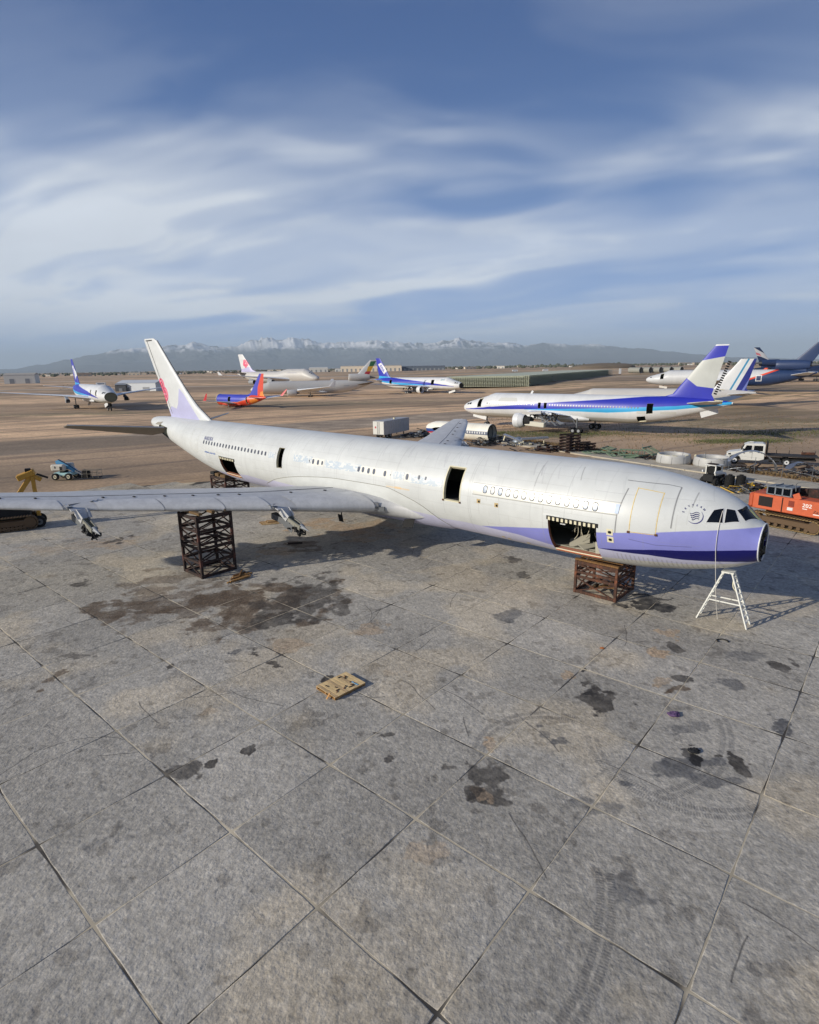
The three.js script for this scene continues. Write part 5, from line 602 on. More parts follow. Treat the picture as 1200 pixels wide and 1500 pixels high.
{ // the blue and white twin-jet beyond the scrap, seen from its left side
  const A = airliner({ name: 'airliner', label: 'white twin jet with dark blue and light blue stripe, parked on patchy green grass', pos: [13, -134.4], heading: 218.8, L: 54.4, R: 2.62, yc: 4.6, side: -1, base: '#d4d6d8', seed: 4,
    paint: bandPaint(54.4, 1.2), doors: [[5.3, 1.05, -0.35, 1.5], [19.7, 0.62, -0.2, 0.95], [21.0, 0.62, -0.2, 0.95], [41.4, 1.1, -0.55, 1.3], [39.9, 1.5, -2.1, -1.1], [52.1, 1.4, 1.3, 2.0]], windows: { y: 0.5, spans: [[7.4, 13], [14.1, 17], [17.9, 18.9], [22, 39.6]], mat: mat('#5d6270', { roughness: 0.3 }) },
    wing: wingOf(16.8, 2.3, 24, 9.6, 6.0, 2.2, 32.5, 3.4, 5.6), noWing: [-1], stab: stabOf(47.2, 1.2, 9.2, 5.2, 2.0, 52.3, 6.0, 6.9), stabMat: mat('#c7c2b6', { roughness: 0.5 }), fairing: [15, 30],
    fin: finOf(44.5, 7.0, 6.4, 50.8, 15.9, 2.0, 3.2), finPaint: (c, x0, x1, y0, y1) => { const W = x1 - x0, h = y1 - y0; c.fillStyle = '#b7bab6'; c.fillRect(x0, y0, W, h); poly(c, [[x0, y0], [x1, y0], [x1, y0 + 0.12 * h], [x0 + 0.55 * W, y0 + 0.42 * h], [x0 + 0.38 * W, y0 + 0.26 * h], [x0, y0 + 0.2 * h]], BLUE); poly(c, [[x0, y1], [x0, y0 + 0.8 * h], [x0 + 0.36 * W, y0 + 0.72 * h], [x0 + 0.4 * W, y1]], BLUE); poly(c, [[x1 + 1, y0 + 0.04 * h], [x0 + 0.2 * W, y1], [x0 + 0.285 * W, y1 + 1], [x1 + 2, y0 + 0.1 * h]], '#d4d6d8'); poly(c, [[x0 - 1, y1 - 0.22], [x1, y1 - 0.22], [x1, y1 + 1], [x0 - 1, y1 + 1]], '#d4d6d8'); },
    gear: [[5.9, 0, 0.46, 2, 1, 2.6], [28.8, 4.65, 0.56, 2, 2, 2.9]] });
  const G = A.G, P = (q, y, z) => V(-q, y, z);
  { const W = mirrorZ(wingOf(16.8, 2.3, 24, 9.6, 6.0, 2.2, 32.5, 3.4, 5.6)).slice(0, 3); W[2] = { ...W[2], x: -19.6, z: -6.6, c: 6.4, y: 3.75 }; const w = mesh('wing', foilLoft(W), M.wingFar, G); const r = mulberry(3), b = new Bag(), d = new Bag(); for (let k = 0; k < 26; k++) { const q = 20 + 6 * r(), z = -6.2 - 1.6 * r(); b.beam(P(q, 3.5 + 0.4 * r(), z), P(q + 1.5 * (r() - 0.3), 2.2 + 1.6 * r(), z - 0.8 * r()), 0.1, 0.3 * r() + 0.05); } for (let k = 0; k < 9; k++) d.beam(P(21 + 6 * r(), 3.3, -6.4), P(22 + 6 * r(), 1.4 + r(), -7.2 - r()), 0.5 * r() + 0.1, 0.05); mesh('torn_structure', b.geo(), M.dark, w); mesh('torn_skin', d.geo(), M.grey, w); }
  const e = nacelle(G, -17.0, 2.3, -7.6, 1.42, 2.3, mat('#d4d6d8', { roughness: 0.45 }), { noCore: true, fan: M.black }); mesh('engine_core', new Bag().rod(V(-1.2, 0, 0), V(-3.6, -0.1, 0), 1.05, 14, 0.9).geo(), M.dark, e); mesh('reverser_duct', new Bag().cbox(4.2, 0.95, 0.9, -4.6, -0.55, -0.3, 0, 0, 0.06, 0.1).geo(), mat('#cbc7b8', { roughness: 0.6 }), e); mesh('pylon', new Bag().beam(V(-0.6, 1.25, 0), V(-5.6, 1.7, 0.2), 0.5, 0.5).geo(), M.white, e);
  const nd = new Bag().beam(P(2.6, 2.35, -0.45), P(6.2, 1.7, -0.8), 0.06, 0.75); mesh('nose_gear_door', nd.geo(), M.cleanWhite, G);
  { const b = new Bag(); for (let k = 0; k < 15; k++) { const t = k / 15, x = lerp(-51.3, -53.1, t), y = lerp(7.7, 13.4, t); b.box(0.5, 0.24, 0.16, x - 0.15, y, 0, 0, 0, 0.35); } mesh('rudder_hinges', b.geo(), M.black, G); }
  for (const [q0, q1, a, b] of [[10.0, 14.6, 1.05, 1.75], [43.2, 45.8, -0.55, -0.1], [39.2, 40.6, -0.55, -0.1]]) mesh('covered_lettering', A.body.patch([[-q0, 180 - A.body.theta(-q0, 4.6 + a)], [-q1, 180 - A.body.theta(-q1, 4.6 + a)], [-q1 - (q0 < 20 ? -0.4 : 0), 180 - A.body.theta(-q1, 4.6 + b)], [-q0 - (q0 < 20 ? 0.5 : 0), 180 - A.body.theta(-q0, 4.6 + b)]], 6, 2, 0.012), mat('#c6c7c2', { roughness: 0.6 }), G);
  mesh('antenna', new Bag().beam(P(16.5, 7.15, 0), P(16.9, 7.75, 0), 0.06, 0.4).geo(), M.cleanWhite, G); mesh('tail_cone_panel', new Bag().beam(P(52.2, 4.9, -0.3), P(49.6, 4.0, -0.6), 0.06, 1.0).geo(), M.cleanWhite, G);
}
{ // its gearless neighbour, hidden but for the back, the fin and a tailplane
  const A = airliner({ name: 'airliner', label: 'gearless white jet with tall white and navy fin, lying behind the striped twin jet', pos: [54, -199], y: -2.05, heading: 208.3, doors: [[45.5, 1.3, 1.9, 2.4]], L: 54.4, R: 2.6, yc: 4.65, side: -1, base: '#d4d6d8', seed: 6,
    wing: wingOf(16.8, 2.3, 23, 9.6, 6.0, 2.2, 32.5, 3.6, 5.6), stab: stabOf(46.5, 1.0, 9.4, 5.6, 2.2, 52.3, 5.6, 6.4), stabMat: mat('#c9ccd0', { roughness: 0.5 }), fairing: [15, 30],
    fin: finOf(43.4, 7.0, 8.4, 49.6, 15.8, 4.0, 3.0), finPaint: (c, x0, x1, y0, y1) => { const W = x1 - x0, h = y1 - y0; c.fillStyle = '#27307e'; c.fillRect(x0, y0, W, h); poly(c, [[x1 + 1, y0], [x0 + 0.35 * W, y0], [x0 + 0.05 * W, y1], [x0 + 0.6 * W, y1 + 1]], '#d4d6d8'); poly(c, [[x0 + 0.44 * W, y0], [x0 + 0.48 * W, y0], [x0 + 0.17 * W, y1], [x0 + 0.13 * W, y1]], '#3f8ab4'); poly(c, [[x0 + 0.18 * W, y0], [x0 + 0.23 * W, y0], [x0, y1 - 0.3 * h], [x0, y1 - 0.42 * h]], '#6d78b6'); } });
}
{ // the blue and white jet that faces the camera at the left, without its nose cone
  const A = airliner({ name: 'airliner', label: 'white and blue jet without nose cone or engines, standing nose on in the dirt', pos: [-97.7, -196.3], heading: 51, L: 62.5, R: 3.1, yc: 5.4, side: 1, base: '#d4d6d8', cutNose: 2.1, bulkhead: mat('#6d6b58', { roughness: 0.8 }), seed: 9, cockpit: [[0.86, 1.12, 40, 56], [1.14, 1.4, 32, 50]],
    paint: bandPaint(62.5, 7, {}), doors: [[9.0, 1.2, -0.5, 1.5], [17.2, 1.2, -0.5, 1.5]], wing: wingOf(19.5, 2.8, 30, 12, 7.2, 2.4, 38, 4.0, 6.6), stab: stabOf(54.5, 1.4, 10.7, 6.4, 2.2, 61, 6.9, 7.9), fairing: [18, 36],
    fin: finOf(50.5, 8.2, 8.5, 58, 18.0, 3.4, 3.5), finPaint: anaFin('ANA', 1), gear: [[5.9, 0, 0.55, 2, 1, 2.8], [31.8, 5.49, 0.66, 2, 3, 3.6]] });
  for (const s of [1, -1]) { const b = new Bag().beam(V(-24.6, 4.2, s * 9.6), V(-21.4, 3.4, s * 9.6), 0.8, 0.9).box(1.4, 0.9, 1.2, -22.2, 3.0, s * 9.6); mesh('engine_pylon', b.geo(), s > 0 ? M.grey : M.dark, A.G); const r = mulberry(8); const d = new Bag(); for (let k = 0; k < 10; k++) d.box(0.4 * r() + 0.1, 0.4 * r() + 0.1, 0.3, -21.3 + r(), 2.7 + 0.9 * r(), s * (9.2 + r()), r(), r(), r()); mesh('pylon_fittings', d.geo(), M.black, A.G); }
  mesh('gear_door', new Bag().beam(V(-4.2, 2.6, 0.8), V(-7.4, 1.6, 1.1), 0.06, 1.2).geo(), M.cleanWhite, A.G); mesh('gear_door', new Bag().beam(V(-24.5, 3.0, 2.0), V(-25, 1.2, 2.6), 1.6, 0.1).geo(), M.cleanWhite, A.G);
}
{ // the blue-tailed jet facing right in the middle
  const A = airliner({ name: 'airliner', label: 'white jet with dark blue tail lettered in white, standing before the long stacked wall', pos: [27, -286.7], heading: 44, L: 62.5, R: 3.1, yc: 5.0, y: -0.5, side: 1, base: '#d4d6d8', cutNose: 1.4, bulkhead: M.dark, seed: 12, cockpit: [[0.72, 0.95, 34, 52], [0.97, 1.3, 30, 48]],
    paint: bandPaint(62.5, 4), doors: [[17.4, 1.9, -0.4, 2.0], [47.5, 1.9, -0.2, 1.9], [21.6, 2.4, -2.5, -1.3]], wing: wingOf(19.5, 2.8, 30, 12, 7.2, 2.4, 38, 3.6, 5.6), stab: stabOf(54.5, 1.4, 10.7, 6.4, 2.2, 61, 6.5, 7.5), fairing: [18, 36],
    fin: finOf(50.5, 7.8, 8.5, 58, 18.2, 3.4, 3.5), finPaint: anaFin('ANA', 1), gear: [[5.9, 0, 0.5, 2, 1, 2.4], [31.8, 5.49, 0.66, 2, 3, 3.0]], windows: { y: 0.5, spans: [[22, 46]], mat: mat('#7e8394', { roughness: 0.4 }) } });
  const e = nacelle(A.G, -18.5, 2.4, 9.6, 1.75, 2.6, M.cleanWhite, { noCore: true, fan: M.black }); mesh('engine_core', new Bag().rod(V(-1.4, 0, 0), V(-5.4, 0, 0), 1.5, 14, 0.9).geo(), M.dark, e);
  decal(A.G, A.body, 'title_lettering', [[-16, A.body.theta(-16, 6.3)], [-8.5, A.body.theta(-8.5, 6.3)], [-8.5, A.body.theta(-8.5, 7.3)], [-16, A.body.theta(-16, 7.3)]], 256, 48, (c) => { c.fillStyle = '#7fa6b4'; c.font = 'bold 44px sans-serif'; c.textBaseline = 'middle'; c.fillText('ANA', 120, 25, 100); }, 0.015);
  const r = mulberry(17), b = new Bag(); for (let k = 0; k < 18; k++) b.box(0.6 + r(), 0.5 * r() + 0.2, 0.8, -22 - 10 * r(), 2 + 1.6 * r(), 4 + 6 * r(), r(), r(), r()); mesh('wing_wreckage', b.geo(), M.dark, A.G); mesh('hanging_door', new Bag().box(2.2, 1.6, 0.08, -21.8, 2.4, 2.7).beam(V(-4.6, 1.9, 0.7), V(-8.4, 0.8, 1.0), 0.08, 0.9).geo(), M.cleanWhite, A.G);
}
{ // the four-engined jet with a hump, mostly behind the white three-engined one
  const A = airliner({ name: 'jumbo_jet', label: 'white hump-backed jet with pink blossom on its fin, behind the plain white jet', pos: [-49, -330], heading: 35.8, y: 3.0, L: 69, R: 3.25, yc: 5.3, side: 1, base: '#d4d6d8', seed: 15, tail: 20, extra: [13, 16, 20, 23, 26, 29, 32],
    hump: (q) => 1.25 * smooth(2.0, 8.0, q) * (1 - smooth(23, 32, q)), cockpit: [[1.2, 1.5, 66, 75], [1.55, 1.8, 60, 70]],
    wing: wingOf(20, 2.9, 31, 14, 8.5, 3.4, 43, 4.2, 7.0), stab: stabOf(58, 1.5, 11, 8, 2.6, 66, 7.4, 8.8), stabMat: mat('#6b6761', { roughness: 0.6 }), fairing: [19, 38], winglet: [1.8, 1.1],
    fin: finOf(54.5, 8.9, 10.5, 62.8, 18.8, 4.4, 3.5), finPaint: (c, x0, x1, y0, y1) => { const W = x1 - x0, h = y1 - y0; c.fillStyle = '#d4d6d8'; c.fillRect(x0, y0, W, h); poly(c, [[x0, y0], [x1, y0], [x1 - 0.1 * W, y0 + 0.1 * h], [x1 - 0.38 * W, y0 + 0.3 * h], [x0 + 0.2 * W, y0 + 0.16 * h], [x0, y0 + 0.25 * h]], '#b9b6da'); c.save(); c.translate(x0 + 0.42 * W, y0 + 0.48 * h); plumBlossom(c, 2.6, '#d84a6e', '#f2c3cc'); c.restore(); }, gear: [[30, 5.5, 0.62, 2, 2, 3.4]] });
  for (const z of [12, 21]) nacelle(A.G, -(17 + z * 0.55), 3.0, z, 1.3, 4.2, M.grey, { pylon: 1.6 });
  decal(A.G, A.body, 'title_lettering', [[-22, A.body.theta(-22, 7.3)], [-10.5, A.body.theta(-10.5, 7.2)], [-10.5, A.body.theta(-10.5, 8.1)], [-22, A.body.theta(-22, 8.2)]], 512, 48, (c) => { c.fillStyle = '#a9abb8'; c.font = 'bold 44px sans-serif'; c.textBaseline = 'middle'; c.fillText('CHINA AIRLINES', 6, 25, 500); }, 0.02, 16, 3);
  { const b = new Bag(); for (const [q0, q1] of [[9, 13.4], [15, 19]]) for (let q = q0; q < q1; q += 0.6) b.add(A.body.oval(-q, A.body.theta(-q, 9.0), 0.13, 0.17, 0.015, 8)); stuff(mesh('upper_deck_windows', b.geo(), mat('#9a9ca6', { roughness: 0.4 }), A.G)); }
}
const triTail = (A, q, y, r, skin) => { const e = nacelle(A.G, -q, y, 0, r, 9.5, skin, { pylon: 0 }); return e; };
{ // plain white jet with an engine in its tail
  const A = airliner({ name: 'three_engined_jet', label: 'plain white jet with an engine through its tail and green yellow red fin bars', pos: [-74.5, -282], heading: 172, y: -1.0, L: 58.5, R: 3.0, yc: 5.2, side: -1, base: '#d4d6d8', seed: 19, tail: 17, cockpit: [[0.62, 0.9, 28, 44]],
    wing: wingOf(20, 2.7, 25.5, 12, 7.4, 2.8, 36.5, 3.8, 6.0), winglet: [2.4, 1.2], stab: stabOf(50, 1.2, 9, 6, 2.4, 56, 6.0, 7.2), stabMat: mat('#6e655c', { roughness: 0.6 }), fairing: [19, 36],
    fin: finOf(50.5, 10.0, 6.0, 57.2, 17.4, 3.2, 0.8), finPaint: (c, x0, x1, y0, y1) => { const W = x1 - x0, h = y1 - y0; c.fillStyle = '#d4d6d8'; c.fillRect(x0, y0, W, h); const bar = (k0, k1, col, o) => poly(c, [[x0 + (0.10 + o) * W, y0 + k0 * h], [x0 + (0.36 + o) * W, y0 + (k0 - 0.04) * h], [x0 + (0.28 + o) * W, y0 + k1 * h], [x0 + (0.02 + o) * W, y0 + (k1 + 0.02) * h]], col); bar(0.66, 0.92, '#2c6a45', 0.0); bar(0.36, 0.62, '#d8a838', 0.12); bar(0.16, 0.32, '#b8323c', 0.24); }, gear: [[28, 5.3, 0.62, 2, 2, 3.2]], engines: [{ q: 17.5, y: 2.9, z: 8.4, r: 1.5, len: 4.4, sides: [1, -1], pylon: 1.6, mat: M.white }] });
  nacelle(A.G, -46.5, 9.3, 0, 1.75, 10.2, M.white, {}); mesh('tail_pylon', new Bag().beam(V(-48, 7.9, 0), V(-55, 7.6, 0), 1.0, 1.2).geo(), M.cleanWhite, A.G);
  decal(A.G, A.body, 'registration', [[-44, 180 - A.body.theta(-44, 5.2)], [-47, 180 - A.body.theta(-47, 5.2)], [-47, 180 - A.body.theta(-47, 6.0)], [-44, 180 - A.body.theta(-44, 6.0)]], 128, 32, (c) => { c.fillStyle = '#8d8f94'; c.fillRect(6, 9, 24, 12); c.fillRect(36, 9, 30, 12); c.fillRect(72, 9, 40, 12); }, 0.02);
}
{ // small blue and orange jet with its front cut away
  const A = airliner({ name: 'small_jet', label: 'small blue and orange jet with its front cut off and red winglets', pos: [-75.6, -222.2], heading: 215, y: -0.9, L: 33.2, R: 1.95, yc: 3.3, side: -1, base: '#3d46b4', cutNose: 8.5, noCockpit: true, bulkhead: M.dark, seed: 22, tail: 12,
    paint: (c, P, area, w, h, yc, R) => { const A2 = (l) => l.map(([x, k]) => [x, yc + k * R]); area(A2([[-6, -0.38], [-20, -0.34], [-24, 0.1], [-26.2, 1.0]]), A2([[-6, -1.05], [-20, -1.05], [-24, -1.05], [-33, -1.0]]), '#d8452c'); area(A2([[-26.2, 1.0], [-33.1, 1.0]]), A2([[-26.2, -1], [-33.1, 0.2]]), '#d8452c'); area(A2([[-26, 0.2], [-29.5, 0.5]]), A2([[-26, -0.9], [-29.5, -0.4]]), '#e0812e'); area(A2([[-6, -0.33], [-20, -0.29], [-24, 0.15], [-26, 0.95]]), A2([[-6, -0.39], [-20, -0.35], [-24, 0.1], [-26.2, 1.0]]), '#d9c48a'); },
    doors: [[15.6, 1.4, -0.5, 1.2], [24.6, 0.6, -1.2, 1.4]], wing: wingOf(12.2, 1.6, 17, 7, 4.3, 1.6, 21.5, 2.4, 4.0), winglet: [2.4, 1.5], wingletMat: mat('#c8434a', { roughness: 0.5 }), stab: stabOf(27.6, 0.7, 7.1, 3.9, 1.4, 31.5, 4.2, 4.9), fairing: [11, 21], fairMat: mat('#b8452f', { roughness: 0.6 }),
    fin: finOf(25.2, 5.2, 6.4, 30.4, 12.4, 2.2, 3.6), finPaint: (c, x0, x1, y0, y1) => { const W = x1 - x0, h = y1 - y0; c.fillStyle = '#3640ae'; c.fillRect(x0, y0, W, h); poly(c, [[x0 - 1, y0], [x0 + 0.34 * W, y0], [x0 + 0.30 * W, y0 + 0.4 * h], [x0 + 0.10 * W, y1], [x0 - 1, y1]], '#d5432c'); poly(c, [[x0, y0], [x0 + 0.25 * W, y0], [x0 + 0.2 * W, y0 + 0.2 * h], [x0, y0 + 0.26 * h]], '#e58a34'); }, gear: [[16.5, 2.86, 0.5, 2, 1, 2.2]] });
  mesh('cut_ring', A.body.jamb({ x0: -24.4, x1: -24.0, t0: -40, t1: 60, side: -1 }, 0.08), M.cream, A.G); mesh('cut_edge', new THREE.TubeGeometry(new THREE.CatmullRomCurve3(Array.from({ length: 24 }, (_, k) => A.body.at(-8.5, k * 15, 0.02)), true), 40, 0.12, 5, true), M.cream, A.G);
}
const swoosh = (c, P, area, w, h, yc, R) => { const A2 = (l) => l.map(([x, k]) => [x, yc + k * R]); const e = [[-29, -1.02], [-32, -0.8], [-37, -0.3], [-42, 0.35], [-47, 1.02]]; area(A2(e), A2(e.map(([x]) => [x, -1.1])), '#25395f'); area(A2([[-47, 1.02], [-58.4, 1.02]]), A2([[-47, -1.1], [-58.4, -0.2]]), '#25395f'); area(A2(e.map(([x, k]) => [x + 0.7, k + 0.05])), A2(e.map(([x, k]) => [x - 0.25, k - 0.03])), '#d8492c'); };
{ // silver jet with a navy tail
  const navy = mat('#2b3d62', { roughness: 0.45 }), A = airliner({ name: 'three_engined_jet', label: 'silver jet with navy rear, orange line and orange winglet, beyond the striped twin jet', pos: [99, -247], heading: 217, y: 1.9, L: 58.5, R: 3.0, yc: 5.1, side: -1, base: '#c3c5c8', seed: 25, tail: 17, paint: swoosh, cockpit: [[0.62, 0.9, 28, 44]],
    doors: [[6.8, 1.3, -0.4, 1.7], [30.5, 1.3, -0.4, 1.7]], wing: wingOf(20, 2.7, 25.5, 12, 7.4, 2.8, 36.5, 3.6, 5.4), winglet: [3.0, 1.5], wingletMat: mat('#d8502c', { roughness: 0.5 }), stab: stabOf(50, 1.2, 9, 6, 2.4, 56, 6.0, 7.2), fairing: [19, 36], fairMat: mat('#b5b7ba', { roughness: 0.5 }),
    fin: finOf(50.5, 10.0, 6.0, 57.2, 17.4, 3.2, 0.8), finPaint: (c, x0, x1, y0, y1) => { c.fillStyle = '#25395f'; c.fillRect(x0, y0, x1 - x0, y1 - y0); }, gear: [[7, 0, 0.5, 2, 1, 2.2], [28, 5.3, 0.62, 2, 2, 3.0]] });
  nacelle(A.G, -45.5, 9.6, 0, 1.8, 10.5, navy, {}); mesh('tail_pylon', new Bag().beam(V(-47.5, 7.9, 0), V(-55, 7.6, 0), 1.2, 1.3).geo(), navy, A.G); for (const [q, a] of [[40.8, -0.2]]) { const f = A.body.patch([[-q - 1, 180 - A.body.theta(-q, 5.1 + a - 1)], [-q + 1, 180 - A.body.theta(-q, 5.1 + a - 1)], [-q + 1, 180 - A.body.theta(-q, 5.1 + a + 1.2)], [-q - 1, 180 - A.body.theta(-q, 5.1 + a + 1.2)]], 3, 3, 0.02); mesh('door_outline', f, M.cleanWhite, A.G); const g2 = A.body.patch([[-q - 0.72, 180 - A.body.theta(-q, 5.1 + a - 0.72)], [-q + 0.72, 180 - A.body.theta(-q, 5.1 + a - 0.72)], [-q + 0.72, 180 - A.body.theta(-q, 5.1 + a + 0.92)], [-q - 0.72, 180 - A.body.theta(-q, 5.1 + a + 0.92)]], 3, 3, 0.03); mesh('door_panel', g2, navy, A.G); }
  mesh('nose_gear_door', new Bag().beam(V(-5.5, 1.7, -0.5), V(-8.6, 1.2, -0.7), 0.06, 0.8).geo(), mat('#c9c4bc', { roughness: 0.6 }), A.G);
  const B = airliner({ name: 'three_engined_jet', label: 'navy jet facing the other way, white wave on its fin, behind the silver jet', pos: [241, -318], heading: -4, y: 2.4, L: 58.5, R: 3.0, yc: 5.1, side: 1, base: '#2b3d62', seed: 27, tail: 17, wing: wingOf(20, 2.7, 25.5, 12, 7.4, 2.8, 36.5, 3.6, 5.4), stab: stabOf(50, 1.2, 9, 6, 2.4, 56, 6.0, 7.2), stabMat: navy,
    fin: finOf(50.5, 10.0, 6.4, 57.4, 17.6, 3.2, 0.8), finPaint: (c, x0, x1, y0, y1) => { const W = x1 - x0, h = y1 - y0; c.fillStyle = '#25395f'; c.fillRect(x0, y0, W, h); poly(c, [[x1 - 0.06 * W, y0 + 0.12 * h], [x0 + 0.4 * W, y0 + 0.42 * h], [x0 + 0.12 * W, y0 + 0.5 * h], [x0, y1], [x0 + 0.3 * W, y0 + 0.78 * h], [x0 + 0.6 * W, y0 + 0.6 * h]], '#d4d6d8'); poly(c, [[x0 + 0.4 * W, y0 + 0.46 * h], [x0 + 0.14 * W, y0 + 0.56 * h], [x0 + 0.1 * W, y0 + 0.7 * h], [x0 + 0.34 * W, y0 + 0.6 * h]], '#d77a86'); }, gear: [[28, 5.3, 0.62, 2, 2, 3.0]] });
  nacelle(B.G, -45.5, 9.6, 0, 1.75, 10.5, navy, {}); mesh('tail_pylon', new Bag().beam(V(-47.5, 7.9, 0), V(-55, 7.6, 0), 1.2, 1.3).geo(), navy, B.G);
}
airliner({ name: 'airliner', label: 'white jet with a dark bird mark on its fin, past the navy tails', pos: [452, -512], heading: -8, y: 2.4, L: 60, R: 3, yc: 5, side: 1, base: '#d4d6d8', wing: wingOf(19, 2.7, 28, 12, 7, 2.4, 36, 3.8, 6), stab: stabOf(52, 1.2, 9.6, 6, 2.2, 58, 6, 7), fin: finOf(48.5, 7.8, 8.2, 55.4, 17.4, 3.4, 3.4), finPaint: (c, x0, x1, y0, y1) => { const W = x1 - x0, h = y1 - y0; c.fillStyle = '#d4d6d8'; c.fillRect(x0, y0, W, h); c.strokeStyle = '#3c3228'; c.lineWidth = 0.7; c.beginPath(); c.moveTo(x0 + 0.3 * W, y0 + 0.25 * h); c.quadraticCurveTo(x0 + 0.5 * W, y0 + 0.6 * h, x0 + 0.2 * W, y0 + 0.85 * h); c.moveTo(x0 + 0.4 * W, y0 + 0.5 * h); c.lineTo(x0 + 0.15 * W, y0 + 0.45 * h); c.stroke(); }, gear: [[28, 5, 0.6, 2, 2, 3]] });
airliner({ name: 'airliner', label: 'pale jet seen from behind with one wing reaching over bare ground, far across the field', pos: [-318, -430], heading: 262, L: 55, R: 2.6, yc: 4.7, side: 1, base: '#d4d6d8', wing: wingOf(17, 2.3, 24, 9.6, 6, 2.2, 32, 3.6, 5.6), stab: stabOf(47, 1.2, 9.2, 5.2, 2, 52, 6, 7), fin: finOf(44, 7.2, 7, 50.6, 15.4, 3, 3), gear: [[28, 4.6, 0.56, 2, 2, 3]], engines: [{ q: 16.5, y: 2.4, z: 8, r: 1.4, len: 4.2, sides: [1, -1], pylon: 1.4, mat: M.dark }] });
// ---------------------------------------------------------------- things on the apron
{ // A-frame of two ladders below the nose
  const f1 = V(15.03, 0, -28.33), f1b = V(15.52, 0, -28.87), f2 = V(16.81, 0, -26.82), f2b = V(17.33, 0, -27.42), Hh = 2.72;
  const c = f1.clone().add(f1b).add(f2).add(f2b).multiplyScalar(0.25), G = thing('step_ladder', 'white A-frame ladder with rungs on both sides under the open nose', 'ladder', [c.x, 0, c.z]);
  const L = (p) => p.clone().sub(c), al = mat('#dcdcd4', { roughness: 0.5 }), e = f2.clone().sub(f1).normalize(), w = f1b.clone().sub(f1).multiplyScalar(0.5), tA = V(0, Hh, 0).addScaledVector(e, -0.2), tB = V(0, Hh, 0).addScaledVector(e, 0.2), wn = w.clone().multiplyScalar(0.62);
  const rails = [[L(f1), tA.clone().sub(wn)], [L(f1b), tA.clone().add(wn)], [L(f2), tB.clone().sub(wn)], [L(f2b), tB.clone().add(wn)]];
  for (const [a, b] of rails) new Bag().beam(a, b, 0.06, 0.13, w).build('rail', al, G);
  for (const [p, q] of [[rails[0], rails[1]], [rails[2], rails[3]]]) for (let k = 1; k < 10; k++) { const t = k / 10; new Bag().beam(p[0].clone().lerp(p[1], t), q[0].clone().lerp(q[1], t), 0.09, 0.035).build('rung', al, G); }
  new Bag().beam(tA.clone().addScaledVector(e, -0.08), tB.clone().addScaledVector(e, 0.08), 0.62, 0.07).build('top_step', al, G);
  for (const [i, j, t] of [[0, 2, 0.42], [1, 3, 0.42]]) new Bag().beam(rails[i][0].clone().lerp(rails[i][1], t), rails[j][0].clone().lerp(rails[j][1], t), 0.03, 0.06).build('spreader', al, G);
  new Bag().tube([rails[2][0].clone().lerp(rails[2][1], 0.9), rails[2][0].clone().lerp(rails[2][1], 0.75).add(V(-0.12, 0, 0)), rails[2][0].clone().lerp(rails[2][1], 0.66)], 0.03).build('strap', M.cream, G);
}
{ const a = toWorld(25.15, 1.2, 1.62), b = V(16.0, 0.01, -28.07); const g = new THREE.TubeGeometry(new THREE.CatmullRomCurve3([...[44, 30, 15, 0, -15, -28].map((t) => { const p = HB.at(25.2, t, 0.035); return toWorld(p.x, p.y, p.z); }), b.clone().lerp(toWorld(25.2, -1.6, 1.6), 0.4), b]), 50, 0.014, 5); tag(mesh('rope', g, mat('#d8d4cc', { roughness: 0.8 })), 'thin pale rope hanging from the cockpit window to the concrete', 'rope'); }
function pallet(name, label, x, z, turn, w, d, boards, m) {
  const G = thing(name, label, 'pallet', [x, 0, z], turn); for (const dz of [-d / 2 + 0.06, 0, d / 2 - 0.06]) new Bag().cbox(w, 0.09, 0.08, 0, 0.075, dz, 0, 0, 0, 0.008).build('runner', M.wood2, G);
  for (const dx of [-w / 2 + 0.06, 0, w / 2 - 0.06]) new Bag().cbox(0.1, 0.02, d, dx, 0.018, 0, 0, 0, 0, 0.004).build('bottom_board', M.wood2, G);
  for (let k = 0; k < boards; k++) { const bw = w / boards - 0.012; new Bag().cbox(bw, 0.022, d + 0.03 * hash2(k, 4), -w / 2 + (k + 0.5) * w / boards, 0.132 + 0.003 * hash2(k, 9), 0, 0.004 * (hash2(k, 2) - 0.5), 0, 0, 0.004).build('board', m[k % m.length], G); } return G;
}
{ const G = pallet('wooden_pallet', 'pale wooden pallet with loose metal bits on top, alone on the concrete', -3.0, -21.98, 0.78, 1.62, 1.3, 9, [M.wood, M.paleWood, M.paleWood]);
  const r = mulberry(61); for (let k = 0; k < 16; k++) { const t = tag(mesh('scrap_bit', new Bag().box(0.08 + 0.26 * r() * r(), 0.02, 0.018 + 0.02 * r(), 0, 0, 0).geo(), [M.dark, M.darkRust, M.copper][k % 3]), 'dark metal offcut lying on the pale wooden pallet', 'scrap', 'metal offcuts on the pallet'); const q = V((r() - 0.5) * 1.3, 0.163, (r() - 0.5) * 1.0).applyAxisAngle(V(0, 1, 0), 0.78); t.position.set(-3.0 + q.x, q.y, -21.98 + q.z); t.rotation.y = r() * 3.1; }
  { const t = tag(mesh('blue_strap', new Bag().cbox(0.42, 0.012, 0.06, 0, 0, 0, 0, 0, 0, 0.003).geo(), mat('#6aa6c8', { roughness: 0.6 })), 'light blue strip lying across the pale wooden pallet', 'strap'); t.position.set(-2.42, 0.157, -22.02); t.rotation.y = -0.75; }
  { const t = tag(mesh('broken_slat', new Bag().cbox(0.3, 0.025, 0.07, 0, 0, 0, 0, 0, 0.35, 0.005).geo(), mat('#e0a868', { roughness: 0.8 })), 'splintered orange-brown slat leaning on the pallet edge', 'wood'); t.position.set(-3.42, 0.1, -21.15); t.rotation.y = 1.2; } }
